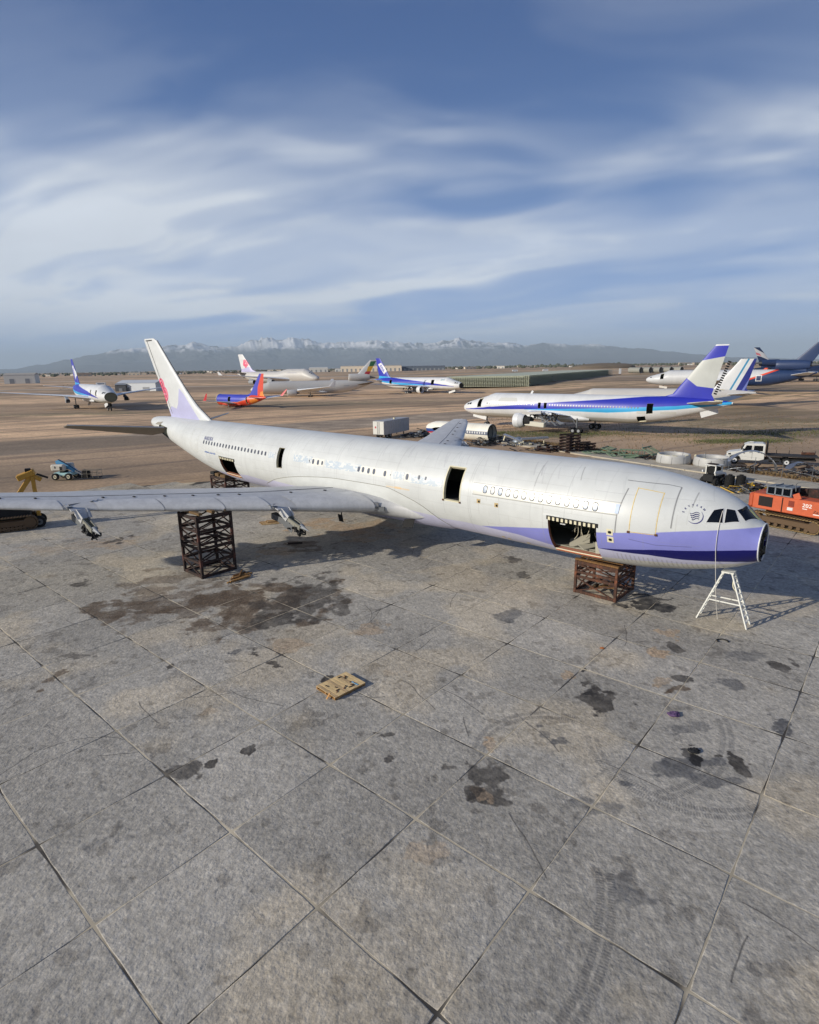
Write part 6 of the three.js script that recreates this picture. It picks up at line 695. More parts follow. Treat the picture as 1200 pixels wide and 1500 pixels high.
{ const c = [-10.9, -35.35], r = mulberry(71); for (let k = 0; k < 13; k++) { const L = 0.9 + 0.6 * r(), lay = Math.floor(k / 6), t = tag(mesh('timber', chamferBox(L, 0.08, 0.1, 0.008), k % 3 ? M.wood2 : M.wood3), 'short timber in the heap at the foot of the tall wing stand', 'timber', 'timbers heaped beside the wing stand'); t.position.set(c[0] + (r() - 0.5) * 0.5, 0.045 + lay * 0.085, c[1] + (k % 6 - 2.5) * 0.17 + (r() - 0.5) * 0.04); t.rotation.set(0, 0.85 + (r() - 0.5) * 0.2 + (lay > 1 ? 0.9 : 0), 0); } }
{ const c = [-12.3, -49.0]; for (let k = 0; k < 6; k++) { const t = tag(mesh('timber', chamferBox(1.7 - 0.1 * k, 0.1, 0.16, 0.01), k % 2 ? M.wood : M.wood2), 'pale plank lying flat under the inner engine pylon', 'timber', 'planks on the ground under the wing'); t.position.set(c[0] + 0.1 * k, 0.055 + (k > 3 ? 0.105 : 0), c[1] + (k % 4) * 0.24 - 0.3); t.rotation.y = 0.25 + 0.06 * (k % 3); } }
{ const c = [-12.2, -43.7]; const t = tag(mesh('timber', chamferBox(1.1, 0.12, 0.14, 0.01), M.darkRust), 'single dark beam lying on the concrete under the wing', 'timber'); t.position.set(c[0] + 3.4, 0.065, c[1] + 1.0); t.rotation.y = 0.1; }
function rag(name, label, x, z, s, col) { const g = new THREE.IcosahedronGeometry(1, 4), p = g.attributes.position; for (let i = 0; i < p.count; i++) { const a = p.getX(i), b = p.getY(i), c = p.getZ(i), k = 0.6 + 0.8 * fbm(a * 2.2 + x, c * 2.2 + b * 1.7 + z, 4); p.setXYZ(i, a * s * k, Math.max(0, (b * 0.28 + 0.18) * s * k * (0.6 + 0.9 * fbm(a * 5, c * 5, 2))), c * s * 0.75 * k); } g.computeVertexNormals(); const m = tag(mesh(name, g, mat(col, { roughness: 0.9 })), label, 'litter'); m.position.set(x, 0.004, z); return m; }
rag('rag', 'crumpled purple rag on the concrete', 9.95, -19.6, 0.24, '#5a4468'); rag('clod', 'small orange-brown clod on the concrete', 9.0, -25.05, 0.1, '#a8622c'); rag('rag', 'dark torn cloth on the concrete near the slab joint', 9.7, -17.45, 0.2, '#1a1c20');
{ const t = tag(mesh('bent_bar', new THREE.TubeGeometry(new THREE.CatmullRomCurve3([V(-0.25, 0.03, 0.1), V(-0.2, 0.03, -0.1), V(0.1, 0.03, -0.15), V(0.25, 0.03, 0.05), V(0.2, 0.03, 0.15)]), 20, 0.03, 6), M.dark), 'small bent black bar on the concrete beside the ladder', 'scrap'); t.position.set(14.95, 0, -25.6); }
// ---------------------------------------------------------------- machines
function wheel(parent, x, y, z, r, w, rim = M.grey, name = 'wheel') { const g = new THREE.Group(); g.name = name; g.position.set(x, y, z); parent.add(g); const p = [[0.55, -0.5], [0.9, -0.5], [1, -0.36], [1, 0.36], [0.9, 0.5], [0.55, 0.5]].map(([a, b]) => new THREE.Vector2(a * r, b * w)); const L = new THREE.LatheGeometry(p, 24); L.rotateX(Math.PI / 2); mesh('tyre', L, M.rubber, g); const c = new THREE.CylinderGeometry(r * 0.57, r * 0.57, w * 0.8, 20); c.rotateX(Math.PI / 2); mesh('rim', c, rim, g); const h = new THREE.CylinderGeometry(r * 0.18, r * 0.18, w * 1.02, 12); h.rotateX(Math.PI / 2); mesh('hub', h, M.dark, g); return g; }
function crawler(parent, x, z, len, r, w, shoeMat, name = 'track') { // an endless track of separate shoes round two sprockets
  const T = new THREE.Group(); T.name = name; T.position.set(x, 0, z); parent.add(T); const per = 2 * len + 2 * Math.PI * r, n = Math.round(per / 0.22), sg = chamferBox(0.2, 0.06, w, 0.012), rb = boxGeo(0.03, 0.05, w * 0.98);
  const shoe = new Bag().add(sg).add(rb, moveM(0.06, 0.05, 0)).geo();
  for (let k = 0; k < n; k++) { let s = k / n * per, px, py, a; if (s < len) { px = -len / 2 + s; py = r; a = 0; } else if (s < len + Math.PI * r) { const t = (s - len) / r; px = len / 2 + Math.sin(t) * r; py = Math.cos(t) * r; a = -t; } else if (s < 2 * len + Math.PI * r) { px = len / 2 - (s - len - Math.PI * r); py = -r; a = Math.PI; } else { const t = (s - 2 * len - Math.PI * r) / r; px = -len / 2 - Math.sin(t) * r; py = -Math.cos(t) * r; a = Math.PI - t; } const m = mesh('track_shoe', shoe, shoeMat, T); m.position.set(px, py + r + 0.09, 0); m.rotation.z = a; }
  const fr = new Bag().cbox(len, r * 0.9, w * 0.6, 0, r + 0.09, 0, 0, 0, 0, 0.05); for (const s of [-1, 1]) { const c = new THREE.CylinderGeometry(r * 0.86, r * 0.86, w * 0.7, 20); c.rotateX(Math.PI / 2); fr.add(c, moveM(s * len / 2, r + 0.09, 0)); } for (let k = 0; k < 7; k++) { const c = new THREE.CylinderGeometry(0.15, 0.15, w * 0.75, 10); c.rotateX(Math.PI / 2); fr.add(c, moveM(-len / 2 + 0.45 + k * (len - 0.9) / 6, 0.28, 0)); } mesh('track_frame', fr.geo(), mat('#5d4a36', { roughness: 0.85 }), T); return T; }
{ // orange excavator at the right edge
  const G = thing('excavator', 'worn orange tracked excavator with grey cab roof beside the open nose', 'excavator', [30.9, 0, -45.6], -0.98); const or = mat('#d9683f', { roughness: 0.6, map: grimeTex }), or2 = mat('#c95e3a', { roughness: 0.65, map: grimeTex }), shoe = mat('#8a744e', { roughness: 0.9 });
  crawler(G, 0.2, 1.35, 4.2, 0.48, 0.62, shoe); crawler(G, 0.2, -1.35, 4.2, 0.48, 0.62, shoe); new Bag().cbox(2.6, 0.5, 2.2, 0.2, 0.85, 0, 0, 0, 0, 0.05).rod(V(0.2, 1.0, 0), V(0.2, 1.3, 0), 0.9, 20).build('car_body', M.darkRust, G);
  new Bag().cbox(5.9, 1.25, 1.5, 0.6, 1.95, 0.75, 0, 0, 0, 0.06).build('side_housing', or, G); new Bag().cbox(5.6, 1.1, 1.5, 0.6, 1.85, -0.8, 0, 0, 0, 0.06).build('far_housing', or, G); new Bag().cbox(0.5, 1.25, 2.9, -2.5, 1.92, 0, 0, 0, 0, 0.16).build('counterweight', or2, G);
  new Bag().box(1.05, 0.8, 0.05, -1.35, 2.0, 1.505).build('grille', M.dark, G); for (let k = 0; k < 6; k++) new Bag().box(1.0, 0.04, 0.04, -1.35, 1.68 + k * 0.13, 1.53).build('grille_slat', M.darkRust, G);
  new Bag().box(0.07, 1.15, 0.04, -0.1, 1.95, 1.51).build('door_gap', M.black, G); new Bag().box(0.4, 0.45, 0.03, 0.55, 2.15, 1.515).build('vent', mat('#7e2f1d', { roughness: 0.7 }), G); new Bag().box(0.4, 0.24, 0.03, 0.5, 1.72, 1.515).build('notice_plate', M.cleanWhite, G); new Bag().cbox(0.5, 0.5, 0.08, 0.85, 2.75, 1.4, 0, 0, 0.5, 0.02).build('hinge_plate', or, G);
  const cab = new Bag(); cab.cbox(1.9, 0.1, 1.5, -0.55, 3.25, 0.55, 0, 0, 0.03, 0.03); for (const x of [-1.45, -0.85, -0.3, 0.32]) for (const z of [-0.1, 1.2]) cab.box(0.1, 0.72, 0.1, x, 2.9, z); cab.box(1.9, 0.1, 1.4, -0.55, 2.6, 0.55); cab.box(0.06, 0.08, 1.4, -0.9, 3.33, 0.55).box(0.06, 0.08, 1.4, -0.2, 3.33, 0.55); cab.build('cab', mat('#6d757d', { roughness: 0.6 }), G); new Bag().box(1.8, 0.55, 0.03, -0.55, 2.9, 1.22).box(0.03, 0.55, 1.2, -1.47, 2.9, 0.55).build('cab_glass', M.glass, G);
  new Bag().tube([V(0.5, 3.05, 0.9), V(0.5, 3.7, 0.9), V(2.2, 3.75, 0.9), V(2.2, 3.0, 0.9)], 0.035, 6, 30).build('hand_rail', M.dull, G); new Bag().beam(V(-0.6, 2.6, -0.9), V(4.6, 3.1, -0.9), 0.6, 0.7).build('boom_foot', M.darkRust, G);
  { const t = canvas(512, 256, (c) => { c.clearRect(0, 0, 512, 256); c.fillStyle = '#e8e0da'; c.font = 'bold 110px sans-serif'; c.fillText('202', 20, 105, 230); c.fillRect(30, 130, 90, 18); c.fillStyle = '#3a1c14'; c.font = 'italic bold 84px serif'; c.fillText('Zaxis', 230, 200, 220); c.fillStyle = '#e8e0da'; c.fillRect(240, 214, 180, 20); }); const m = mesh('lettering', new THREE.PlaneGeometry(1.9, 0.95), mat('#ffffff', { map: t, transparent: true, roughness: 0.6 }), G); m.position.set(2.2, 1.95, 1.508); }
}
{ // skid steer and scrap by the path
  const G = thing('skid_steer', 'small white skid steer loader with red rusty front, beside the pale concrete strip', 'loader', [33.3, 0, -62.6], 0.5); for (const x of [-0.55, 0.55]) for (const z of [-0.75, 0.75]) wheel(G, x, 0.42, z, 0.42, 0.32, M.dull); new Bag().cbox(1.9, 0.75, 1.2, 0, 0.8, 0, 0, 0, 0, 0.06).build('chassis', M.dark, G); const cb = new Bag(); for (const x of [-0.5, 0.55]) for (const z of [-0.55, 0.55]) cb.box(0.12, 1.0, 0.12, x, 1.65, z); cb.cbox(1.4, 0.1, 1.35, 0, 2.17, 0, 0, 0, 0, 0.03); cb.box(0.08, 0.35, 1.3, 0.6, 1.3, 0).box(1.2, 0.5, 0.06, 0, 1.35, 0.6); cb.build('cab', mat('#d2d2cc', { roughness: 0.5 }), G); new Bag().box(1.0, 0.7, 0.95, 0, 1.6, 0).build('cab_shade_block', M.black, G); for (const z of [-0.72, 0.72]) new Bag().beam(V(-0.9, 1.5, z), V(1.0, 1.25, z), 0.12, 0.2).beam(V(1.0, 1.25, z), V(1.3, 0.4, z), 0.12, 0.18).build('lift_arm', M.cleanWhite, G); new Bag().cbox(0.35, 0.85, 1.2, 1.25, 0.75, 0, 0, 0, 0.2, 0.04).build('bucket', mat('#9c6a58', { roughness: 0.8, map: grimeTex }), G); new Bag().box(0.6, 0.06, 1.0, -0.2, 2.3, 0).build('roof_rack', M.darkRust, G);  // solid black block stands for the shade inside the open cab
}
function scrapHeap(name, label, x, z, n, sx, sz, sy, mats, seed, cat = 'scrap heap') { const G = thing(name, label, cat, [x, 0, z]), r = mulberry(seed); for (let k = 0; k < n; k++) { const dx = (r() + r() - 1) * sx, dz = (r() + r() - 1) * sz, h = sy * Math.max(0, 1 - Math.hypot(dx / sx, dz / sz)), L = 0.4 + 1.8 * r() * r() * 1.6, y = 0.06 + h * r(); const b = r() < 0.55 ? new Bag().cbox(L, 0.05 + 0.12 * r(), 0.08 + 0.3 * r(), 0, 0, 0, 0, 0, 0, 0.01) : r() < 0.6 ? new Bag().rod(V(-L / 2, 0, 0), V(L / 2, 0, 0), 0.03 + 0.06 * r(), 7) : new Bag().tube([V(-L / 2, 0, 0), V(-L / 4, 0.2 * r(), 0.3 * r()), V(L / 4, 0.1, -0.3 * r()), V(L / 2, 0.1 * r(), 0)], 0.03 + 0.03 * r(), 5, 10); const m = mesh('scrap_piece', b.geo(), mats[Math.floor(r() * mats.length)], G); m.position.set(dx, y + 0.05, dz); m.rotation.set((r() - 0.5) * 0.5, r() * 6.3, (r() - 0.5) * 0.5); } return G; }
scrapHeap('scrap_heap', 'dark heap of scrap parts and yellow pipe between the loader and the excavator', 35.4, -58.6, 60, 2.8, 1.8, 0.9, [M.dark, M.dark, M.darkRust, M.dull, mat('#c9a22e', { roughness: 0.6 })], 81);
scrapHeap('scrap_heap', 'low brown scrap heap behind the orange excavator', 37.5, -52.5, 50, 3.0, 2.2, 1.3, [M.darkRust, M.darkRust, M.rust, M.dark], 83);
{ const G = thing('tank', 'pair of black plastic tanks beside the small white loader', 'tank', [34.7, 0, -61.2]); for (const [x, z] of [[-0.3, 0], [0.75, 0.25]]) new Bag().add(new THREE.CylinderGeometry(0.45, 0.5, 1.2, 18), moveM(x, 0.6, z)).add(new THREE.CylinderGeometry(0.2, 0.2, 0.15, 10), moveM(x, 1.27, z)).build('drum', M.black, G); }
{ // crew-cab flatbed truck, nose to the left
  const G = thing('flatbed_truck', 'white crew cab truck with an empty dark flatbed beyond the nacelle rings', 'truck', [45.9, 0, -75.2], -0.487); const wp = mat('#d2d2cc', { roughness: 0.35 });
  for (const z of [-0.95, 0.95]) { wheel(G, -2.95, 0.5, z, 0.5, 0.3, M.cleanWhite); wheel(G, 2.85, 0.5, z, 0.5, 0.32, M.cleanWhite); }
  const prof = (pts, w, c = 0.05) => { const s = new THREE.Shape(pts.map((p) => new THREE.Vector2(...p))); const g = new THREE.ExtrudeGeometry(s, { depth: w - 2 * c, bevelEnabled: true, bevelSize: c, bevelThickness: c, bevelOffset: -c, bevelSegments: 2 }); g.translate(0, 0, -(w - 2 * c) / 2); return metreUV(g); };
  const arch = []; for (let k = 0; k <= 10; k++) { const a = Math.PI - k * Math.PI / 10; arch.push([-2.95 + Math.cos(a) * 0.64, 0.55 + Math.sin(a) * 0.64]); }
  mesh('cab', prof([[-3.95, 0.55], ...arch, [-0.2, 0.55], [0.35, 0.75], [0.38, 2.65], [0.1, 2.78], [-1.55, 2.74], [-1.95, 2.55], [-2.3, 1.75], [-3.6, 1.52], [-3.92, 1.3]], 2.1), wp, G);
  for (const z of [-1.065, 1.065]) { mesh('front_window', prof([[-2.05, 1.8], [-1.15, 1.8], [-1.15, 2.48], [-1.75, 2.48]], 0.03, 0.008), M.glass, G).position.z = z; mesh('rear_window', prof([[-0.92, 1.8], [0.12, 1.8], [0.1, 2.48], [-0.9, 2.48]], 0.03, 0.008), M.glass, G).position.z = z; new Bag().box(0.02, 1.6, 0.01, -1.03, 1.6, z + Math.sign(z) * 0.004).box(0.14, 0.05, 0.03, -1.3, 1.55, z).box(0.14, 0.05, 0.03, 0.0, 1.52, z).build('door_seam', M.gap, G); new Bag().cbox(0.08, 0.32, 0.22, -2.15, 1.95, z * 1.16, 0, 0, 0, 0.02).build('mirror', M.dark, G); new Bag().box(0.3, 0.18, 0.03, -3.6, 1.3, z * 0.995).build('marker', M.dark, G); new Bag().tube(arch.map(([a, b]) => V(a, b, z)), 0.045, 6, 20).build('wheel_arch', M.dark, G); }
  mesh('windscreen', new Bag().beam(V(-1.98, 2.5, 0), V(-2.3, 1.8, 0), 1.8, 0.03).geo(), M.glass, G); new Bag().cbox(0.2, 0.35, 2.1, -4.0, 0.7, 0, 0, 0, 0, 0.04).build('bumper', M.metal, G); new Bag().cbox(0.5, 0.12, 0.5, -1.2, 2.85, 0.2, 0, 0, 0, 0.04).build('roof_beacon', wp, G);
  new Bag().box(0.08, 1.9, 2.2, 0.62, 2.0, 0).build('headboard', M.black, G); new Bag().cbox(5.6, 0.16, 2.4, 3.4, 1.28, 0, 0, 0, 0, 0.03).build('flatbed', mat('#2c2a2a', { roughness: 0.85 }), G); new Bag().beam(V(-3.6, 0.72, -0.45), V(6.0, 0.85, -0.45), 0.1, 0.25).beam(V(-3.6, 0.72, 0.45), V(6.0, 0.85, 0.45), 0.1, 0.25).rod(V(0.9, 0.7, 0.8), V(2.1, 0.7, 0.8), 0.28, 14).build('chassis', M.dark, G); for (const x of [1.8, 3.2, 4.6, 6.0]) new Bag().box(0.06, 0.5, 0.06, x, 1.55, -1.15).build('stake', M.dark, G); new Bag().cbox(1.5, 0.3, 0.3, 5.2, 1.55, -0.6, 0, 0.2, 0, 0.03).build('load_beam', M.rust, G);
}
function cowl(x, z, r, h, seed, label) { const p = [[r * 0.86, 0.02], [r, 0.0], [r * 1.02, h * 0.25], [r * 0.98, h * 0.8], [r * 0.94, h * 0.98], [r * 0.88, h * 1.03], [r * 0.8, h * 0.95], [r * 0.76, h * 0.5], [r * 0.84, 0.03]].map(([a, b]) => new THREE.Vector2(a, b)); const G = thing('engine_cowl', label, 'engine cowl', [x, 0, z], seed, 'engine cowl rings lying on the dirt'); const g = new THREE.LatheGeometry(p, 40), q = g.attributes.position; for (let i = 0; i < q.count; i++) { const a = Math.atan2(q.getZ(i), q.getX(i)), y = q.getY(i); if (y > h * 0.7) q.setY(i, y * (0.95 + 0.1 * fbm(a * 2.2 + seed * 9, y, 3))); } g.computeVertexNormals(); mesh('cowl_ring', g, mat('#c4c8cc', { roughness: 0.5, map: grimeTex }), G); for (let k = 0; k < 9; k++) { const a = k / 9 * 6.283 + seed; new Bag().beam(V(Math.cos(a) * r * 1.025, 0.05, Math.sin(a) * r * 1.025), V(Math.cos(a) * r * 0.985, h * 0.82, Math.sin(a) * r * 0.985), 0.035, 0.02).build('seam_strip', M.gap, G); } const t = new Bag(), rr = mulberry(seed * 100 + 3); for (let k = 0; k < 12; k++) { const a = rr() * 6.283; t.box(0.5 * rr() + 0.2, 0.03, 0.2, Math.cos(a) * r * 0.92, h * 1.0, Math.sin(a) * r * 0.92, 0.3 * rr(), -a + 1.57, 0.2 * rr()); } t.build('torn_lip', M.cream, G); return G; }
cowl(35.4, -77.0, 2.15, 1.25, 0.3, 'grey engine cowl ring lying flat, next to the green frames'); cowl(39.1, -74.2, 2.2, 1.2, 1.1, 'grey engine cowl ring lying flat, next to the white truck');
{ // curved skin panels
  const arch = (name, label, x, z, turn, r, w, a0, a1, m) => { const G = thing(name, label, 'metal panel', [x, 0, z], turn); const pos = [], idx = [], N = 18; for (let k = 0; k <= N; k++) { const a = lerp(a0, a1, k / N), ww = w * (0.75 + 0.3 * Math.sin(k * 0.9)); for (const [rr, s] of [[r, -1], [r, 1], [r - 0.05, 1], [r - 0.05, -1]]) pos.push(Math.cos(a) * rr, Math.sin(a) * rr - Math.sin(a1) * r, s * ww / 2); } for (let k = 0; k < N; k++) for (let e = 0; e < 4; e++) { const a = k * 4 + e, b = k * 4 + (e + 1) % 4; idx.push(a, b, a + 4, b, b + 4, a + 4); } const g = new THREE.BufferGeometry(); g.setAttribute('position', new THREE.Float32BufferAttribute(pos, 3)); g.setIndex(idx); mesh('curved_skin', metreUV(toCreasedNormals(g, 0.6)), m, G); for (let k = 1; k < N; k += 2) { const a = lerp(a0, a1, k / N); new Bag().box(0.05, 0.14, w * 0.9, Math.cos(a) * (r - 0.1), Math.sin(a) * (r - 0.1) - Math.sin(a1) * r, 0, 0, 0, a).build('rib', M.dull, G); } return G; };
  arch('skin_panel', 'bent silver skin panel arching over scrap beside the white truck', 41.6, -69.9, -0.35, 2.9, 1.5, 2.6, 0.12, M.metal); arch('skin_panel', 'dark curved skin panel leaning among scrap beside the white truck', 40.6, -70.9, -0.5, 2.5, 1.2, 2.9, 0.9, M.dark); arch('skin_panel', 'narrow silver curved panel standing at the end of the scrap row', 45.6, -67.0, 0.2, 2.2, 0.9, 2.4, 0.3, M.metal);
  scrapHeap('scrap_heap', 'tangle of dark ribs and skin under the arched silver panel', 41.6, -70.0, 46, 3.4, 1.6, 0.8, [M.dark, M.dull, M.darkRust, M.metal], 91); scrapHeap('scrap_heap', 'dark ribs and pipes past the arched silver panel', 46.2, -66.0, 40, 2.2, 1.6, 1.6, [M.dark, M.dull, M.darkRust], 93);
}
{ // stacked dark cribs and green frames
  const crib = (x, z, turn, n, label) => { const G = thing('crib_stack', label, 'steel cribs', [x, 0, z], turn); for (let k = 0; k < n; k++) { const y = 0.12 + k * 0.46; for (const s of [-0.9, 0.9]) { new Bag().cbox(0.2, 0.2, 2.6, s, y, 0, 0, 0, 0, 0.02).build('beam', M.darkRust, G); new Bag().cbox(2.6, 0.2, 0.2, 0, y + 0.215, s * 0.95, 0, 0, 0, 0.02).build('beam', M.darkRust, G); } } return G; };
  crib(24.6, -88.5, 0.35, 6, 'tall stack of dark steel cribs on the dirt, next to green frames'); crib(21.6, -89.6, 0.6, 2, 'low stack of dark steel cribs on the dirt'); crib(27.2, -89.2, 0.2, 3, 'middling stack of dark steel cribs behind the tall one');
  const green = mat('#76907c', { roughness: 0.75, map: grimeTex }), r = mulberry(101); const frame = (x, z, y, turn, tilt, L, w) => { const G = thing('steel_frame', 'pale green steel frame dumped in the pile beyond the jet', 'steel frame', [x, y, z], turn, 'green steel frames in a pile'); G.rotation.order = 'YXZ'; G.rotation.x = tilt; for (const s of [-w / 2, w / 2]) new Bag().cbox(L, 0.16, 0.16, 0, 0.1, s, 0, 0, 0, 0.02).build('long_rail', green, G); const n = Math.round(L / 0.9); for (let k = 0; k <= n; k++) new Bag().cbox(0.1, 0.1, w, -L / 2 + k * L / n, 0.1, 0, 0, 0, 0, 0.015).build('cross_rail', green, G); for (let k = 0; k < n; k += 2) new Bag().beam(V(-L / 2 + k * L / n, 0.12, -w / 2), V(-L / 2 + (k + 1) * L / n, 0.12, w / 2), 0.07, 0.07).build('brace', green, G); };
  for (const a of [[27.8, -86.3, 0.1, 0.3, 0.1, 3.4, 1.6], [29.0, -84.6, 0.35, -0.25, -0.2, 3.6, 1.5], [30.4, -83.3, 0.2, 0.15, 0.15, 3.2, 1.7], [31.8, -82.4, 0.6, -0.5, 0.35, 3.4, 1.5], [32.9, -81.2, 0.3, 0.5, -0.25, 3.6, 1.6], [33.8, -80.6, 1.1, 0.75, 0.5, 2.6, 1.7], [29.6, -85.6, 0.75, 0.9, 0.2, 2.8, 1.3], [31.2, -81.6, 0.1, 1.2, 0.0, 2.4, 1.4]]) frame(...a);
  scrapHeap('scrap_heap', 'scattered dark tubes and wires between green frames and cowl rings', 35.0, -80.4, 36, 2.6, 1.6, 0.5, [M.dark, M.dull, M.darkRust], 103); scrapHeap('scrap_heap', 'low litter of bars in front of the dark cribs', 20.2, -91.0, 40, 4.5, 1.3, 0.4, [M.darkRust, M.dark, M.oldWood, M.dull], 107);
}
{ // cut-up fuselage, wing panels and rubble behind the jet
  const G = thing('fuselage_section', 'white cut fuselage with a dark open end and small windows, behind the far wing', 'fuselage section', [9.2, 0, -106.3], -0.72); const b = new Body([[-7.4, 1.9, 1.5, 0.2], [-7.2, 2.35, 1.1, 0.6], [-6.4, 2.75, 0.62, 1.05], [-5.2, 3.05, 0.3, 1.35], [-4, 3.15, 0.12, 1.5], [7.2, 3.15, 0.1, 1.52]]);
  const lm = livery(b, 512, 128, '#e0ddd2', (c, P, area) => { area([[-7.3, 1.75], [-5, 1.85], [-1.5, 1.6]], [[-7.3, 1.1], [-5, 1.25], [-1.5, 1.6]], '#2e4a8c'); area([[-7.3, 1.15], [-5, 1.3], [-2, 1.5]], [[-7.3, 0.85], [-5, 1.05], [-2, 1.45]], '#b83a42'); area([[2.6, 1.95], [7.2, 1.95]], [[2.6, 1.35], [7.2, 1.35]], '#5a6276'); }, 0.14, 5);
  mesh('barrel', b.geo(0.5, 32), mat('#ffffff', { map: lm, roughness: 0.5 }), G); mesh('lining', b.geo(1, 24, [], 0.07, -7, 7.19), mat('#c9c8bc', { roughness: 0.8 }), G); for (let k = 0; k < 8; k++) mesh('cabin_window', b.oval(3 + k * 0.52, b.theta(3, 1.66), 0.13, 0.18, 0.012, 10), M.cleanWhite, G); const rr = new Bag(); for (const x of [7.15, 6.4, 5.6]) rr.add(new THREE.TorusGeometry(1.42, 0.06, 6, 28), new THREE.Matrix4().makeRotationY(Math.PI / 2).setPosition(x, 1.62, 0)); rr.build('hoop_frame', M.dull, G); new Bag().beam(V(0.6, 3.1, 0), V(0.75, 3.75, 0), 0.05, 0.35).build('antenna', M.cleanWhite, G);
  scrapHeap('scrap_heap', 'black tangle of wreckage at the open fuselage end', 15.6, -101.6, 60, 2.0, 2.0, 1.4, [M.black, M.dark, M.dull, M.metal], 111); scrapHeap('scrap_heap', 'long dark heap of torn parts beyond the white box trailer', 2.6, -112.0, 110, 4.6, 3.2, 1.2, [M.dark, M.darkRust, M.dull, M.dark, M.grey], 113); scrapHeap('scrap_heap', 'scattered pale scraps on the dirt by the long silver panel', 19.5, -97.2, 40, 4.2, 2.2, 0.3, [M.metal, M.cream, M.dull, M.dark], 117); scrapHeap('scrap_heap', 'dark burnt heap behind the tip of the far wing', 12.4, -98.0, 70, 3.0, 1.8, 1.2, [M.black, M.dark, M.dull], 119);
  { const P = thing('wing_panel', 'long silver panel propped level on short legs on the dirt', 'metal panel', [21.4, 0, -98.4], -0.12); P.rotation.z = 0.06; new Bag().cbox(4.6, 0.28, 1.3, 0, 0.95, 0, 0, 0, 0, 0.06).build('skin', M.metal, P); for (const x of [-1.9, 1.5]) new Bag().cbox(0.16, 0.84, 0.3, x, 0.4, 0.2, 0, 0, 0, 0.02).build('prop', M.cream, P); new Bag().box(4.2, 0.03, 0.1, 0, 1.1, 0.4).build('stiffener', M.dull, P); }
  { const P = thing('wing_panel', 'tilted silver beam half fallen by the open fuselage end', 'metal panel', [17.7, 0, -99.7], -0.5); P.rotation.z = -0.33; new Bag().cbox(3.6, 0.24, 0.8, 0, 0.95, 0, 0, 0, 0, 0.05).build('skin', M.bright, P); new Bag().cbox(0.2, 0.9, 0.3, -1.5, 0.4, 0, 0, 0, 0, 0.02).build('prop', M.cream, P); }
  { const P = thing('dome', 'grey metal dome lying on the dirt by the tilted beam', 'metal dome', [19.0, 0, -100.6]); mesh('shell', new THREE.SphereGeometry(1.0, 20, 10, 0, 6.3, 0, 1.5), mat('#7d8794', { roughness: 0.5, metalness: 0.4 }), P); new Bag().add(new THREE.TorusGeometry(0.98, 0.06, 6, 24), moveM(0, 0.08, 0, 0, Math.PI / 2)).build('rim', M.dull, P); }
}
{ // box trailer
  const G = thing('box_trailer', 'white box trailer with closed rear doors standing on the dirt', 'trailer', [-3.2, 0, -113.3], 1.047); new Bag().cbox(9.4, 2.55, 2.5, 0, 2.0, 0, 0, 0, 0, 0.04).build('box_body', mat('#b9bec6', { roughness: 0.55, map: grimeTex }), G); for (const z of [-0.6, 0.6]) { new Bag().cbox(0.05, 2.35, 1.16, -4.72, 2.0, z, 0, 0, 0, 0.015).build('rear_door', mat('#d2d2cc', { roughness: 0.5 }), G); new Bag().rod(V(-4.77, 0.85, z * 0.35), V(-4.77, 3.15, z * 0.35), 0.025, 6).build('lock_rod', M.dull, G); } new Bag().box(0.02, 0.35, 0.3, -4.755, 2.1, -0.62).build('red_mark', mat('#b8484e', { roughness: 0.6 }), G); new Bag().cbox(9.4, 0.16, 0.9, 0, 0.64, 0, 0, 0, 0, 0.02).build('frame', M.dark, G); for (const x of [-3.4, -2.2]) for (const z of [-0.95, 0.95]) wheel(G, x, 0.48, z, 0.48, 0.3); new Bag().beam(V(3.2, 0, -0.8), V(3.2, 0.7, -0.8), 0.12, 0.12).beam(V(3.2, 0, 0.8), V(3.2, 0.7, 0.8), 0.12, 0.12).build('landing_leg', M.dark, G); for (let k = 0; k < 11; k++) for (const z of [-1.262, 1.262]) new Bag().box(0.05, 2.4, 0.03, -4.2 + k * 0.84, 2.0, z).build('side_post', mat('#a9afb8', { roughness: 0.55 }), G); new Bag().cbox(0.35, 0.25, 0.35, 0.5, 3.4, 0.3, 0, 0, 0, 0.03).build('roof_vent', M.cream, G); }
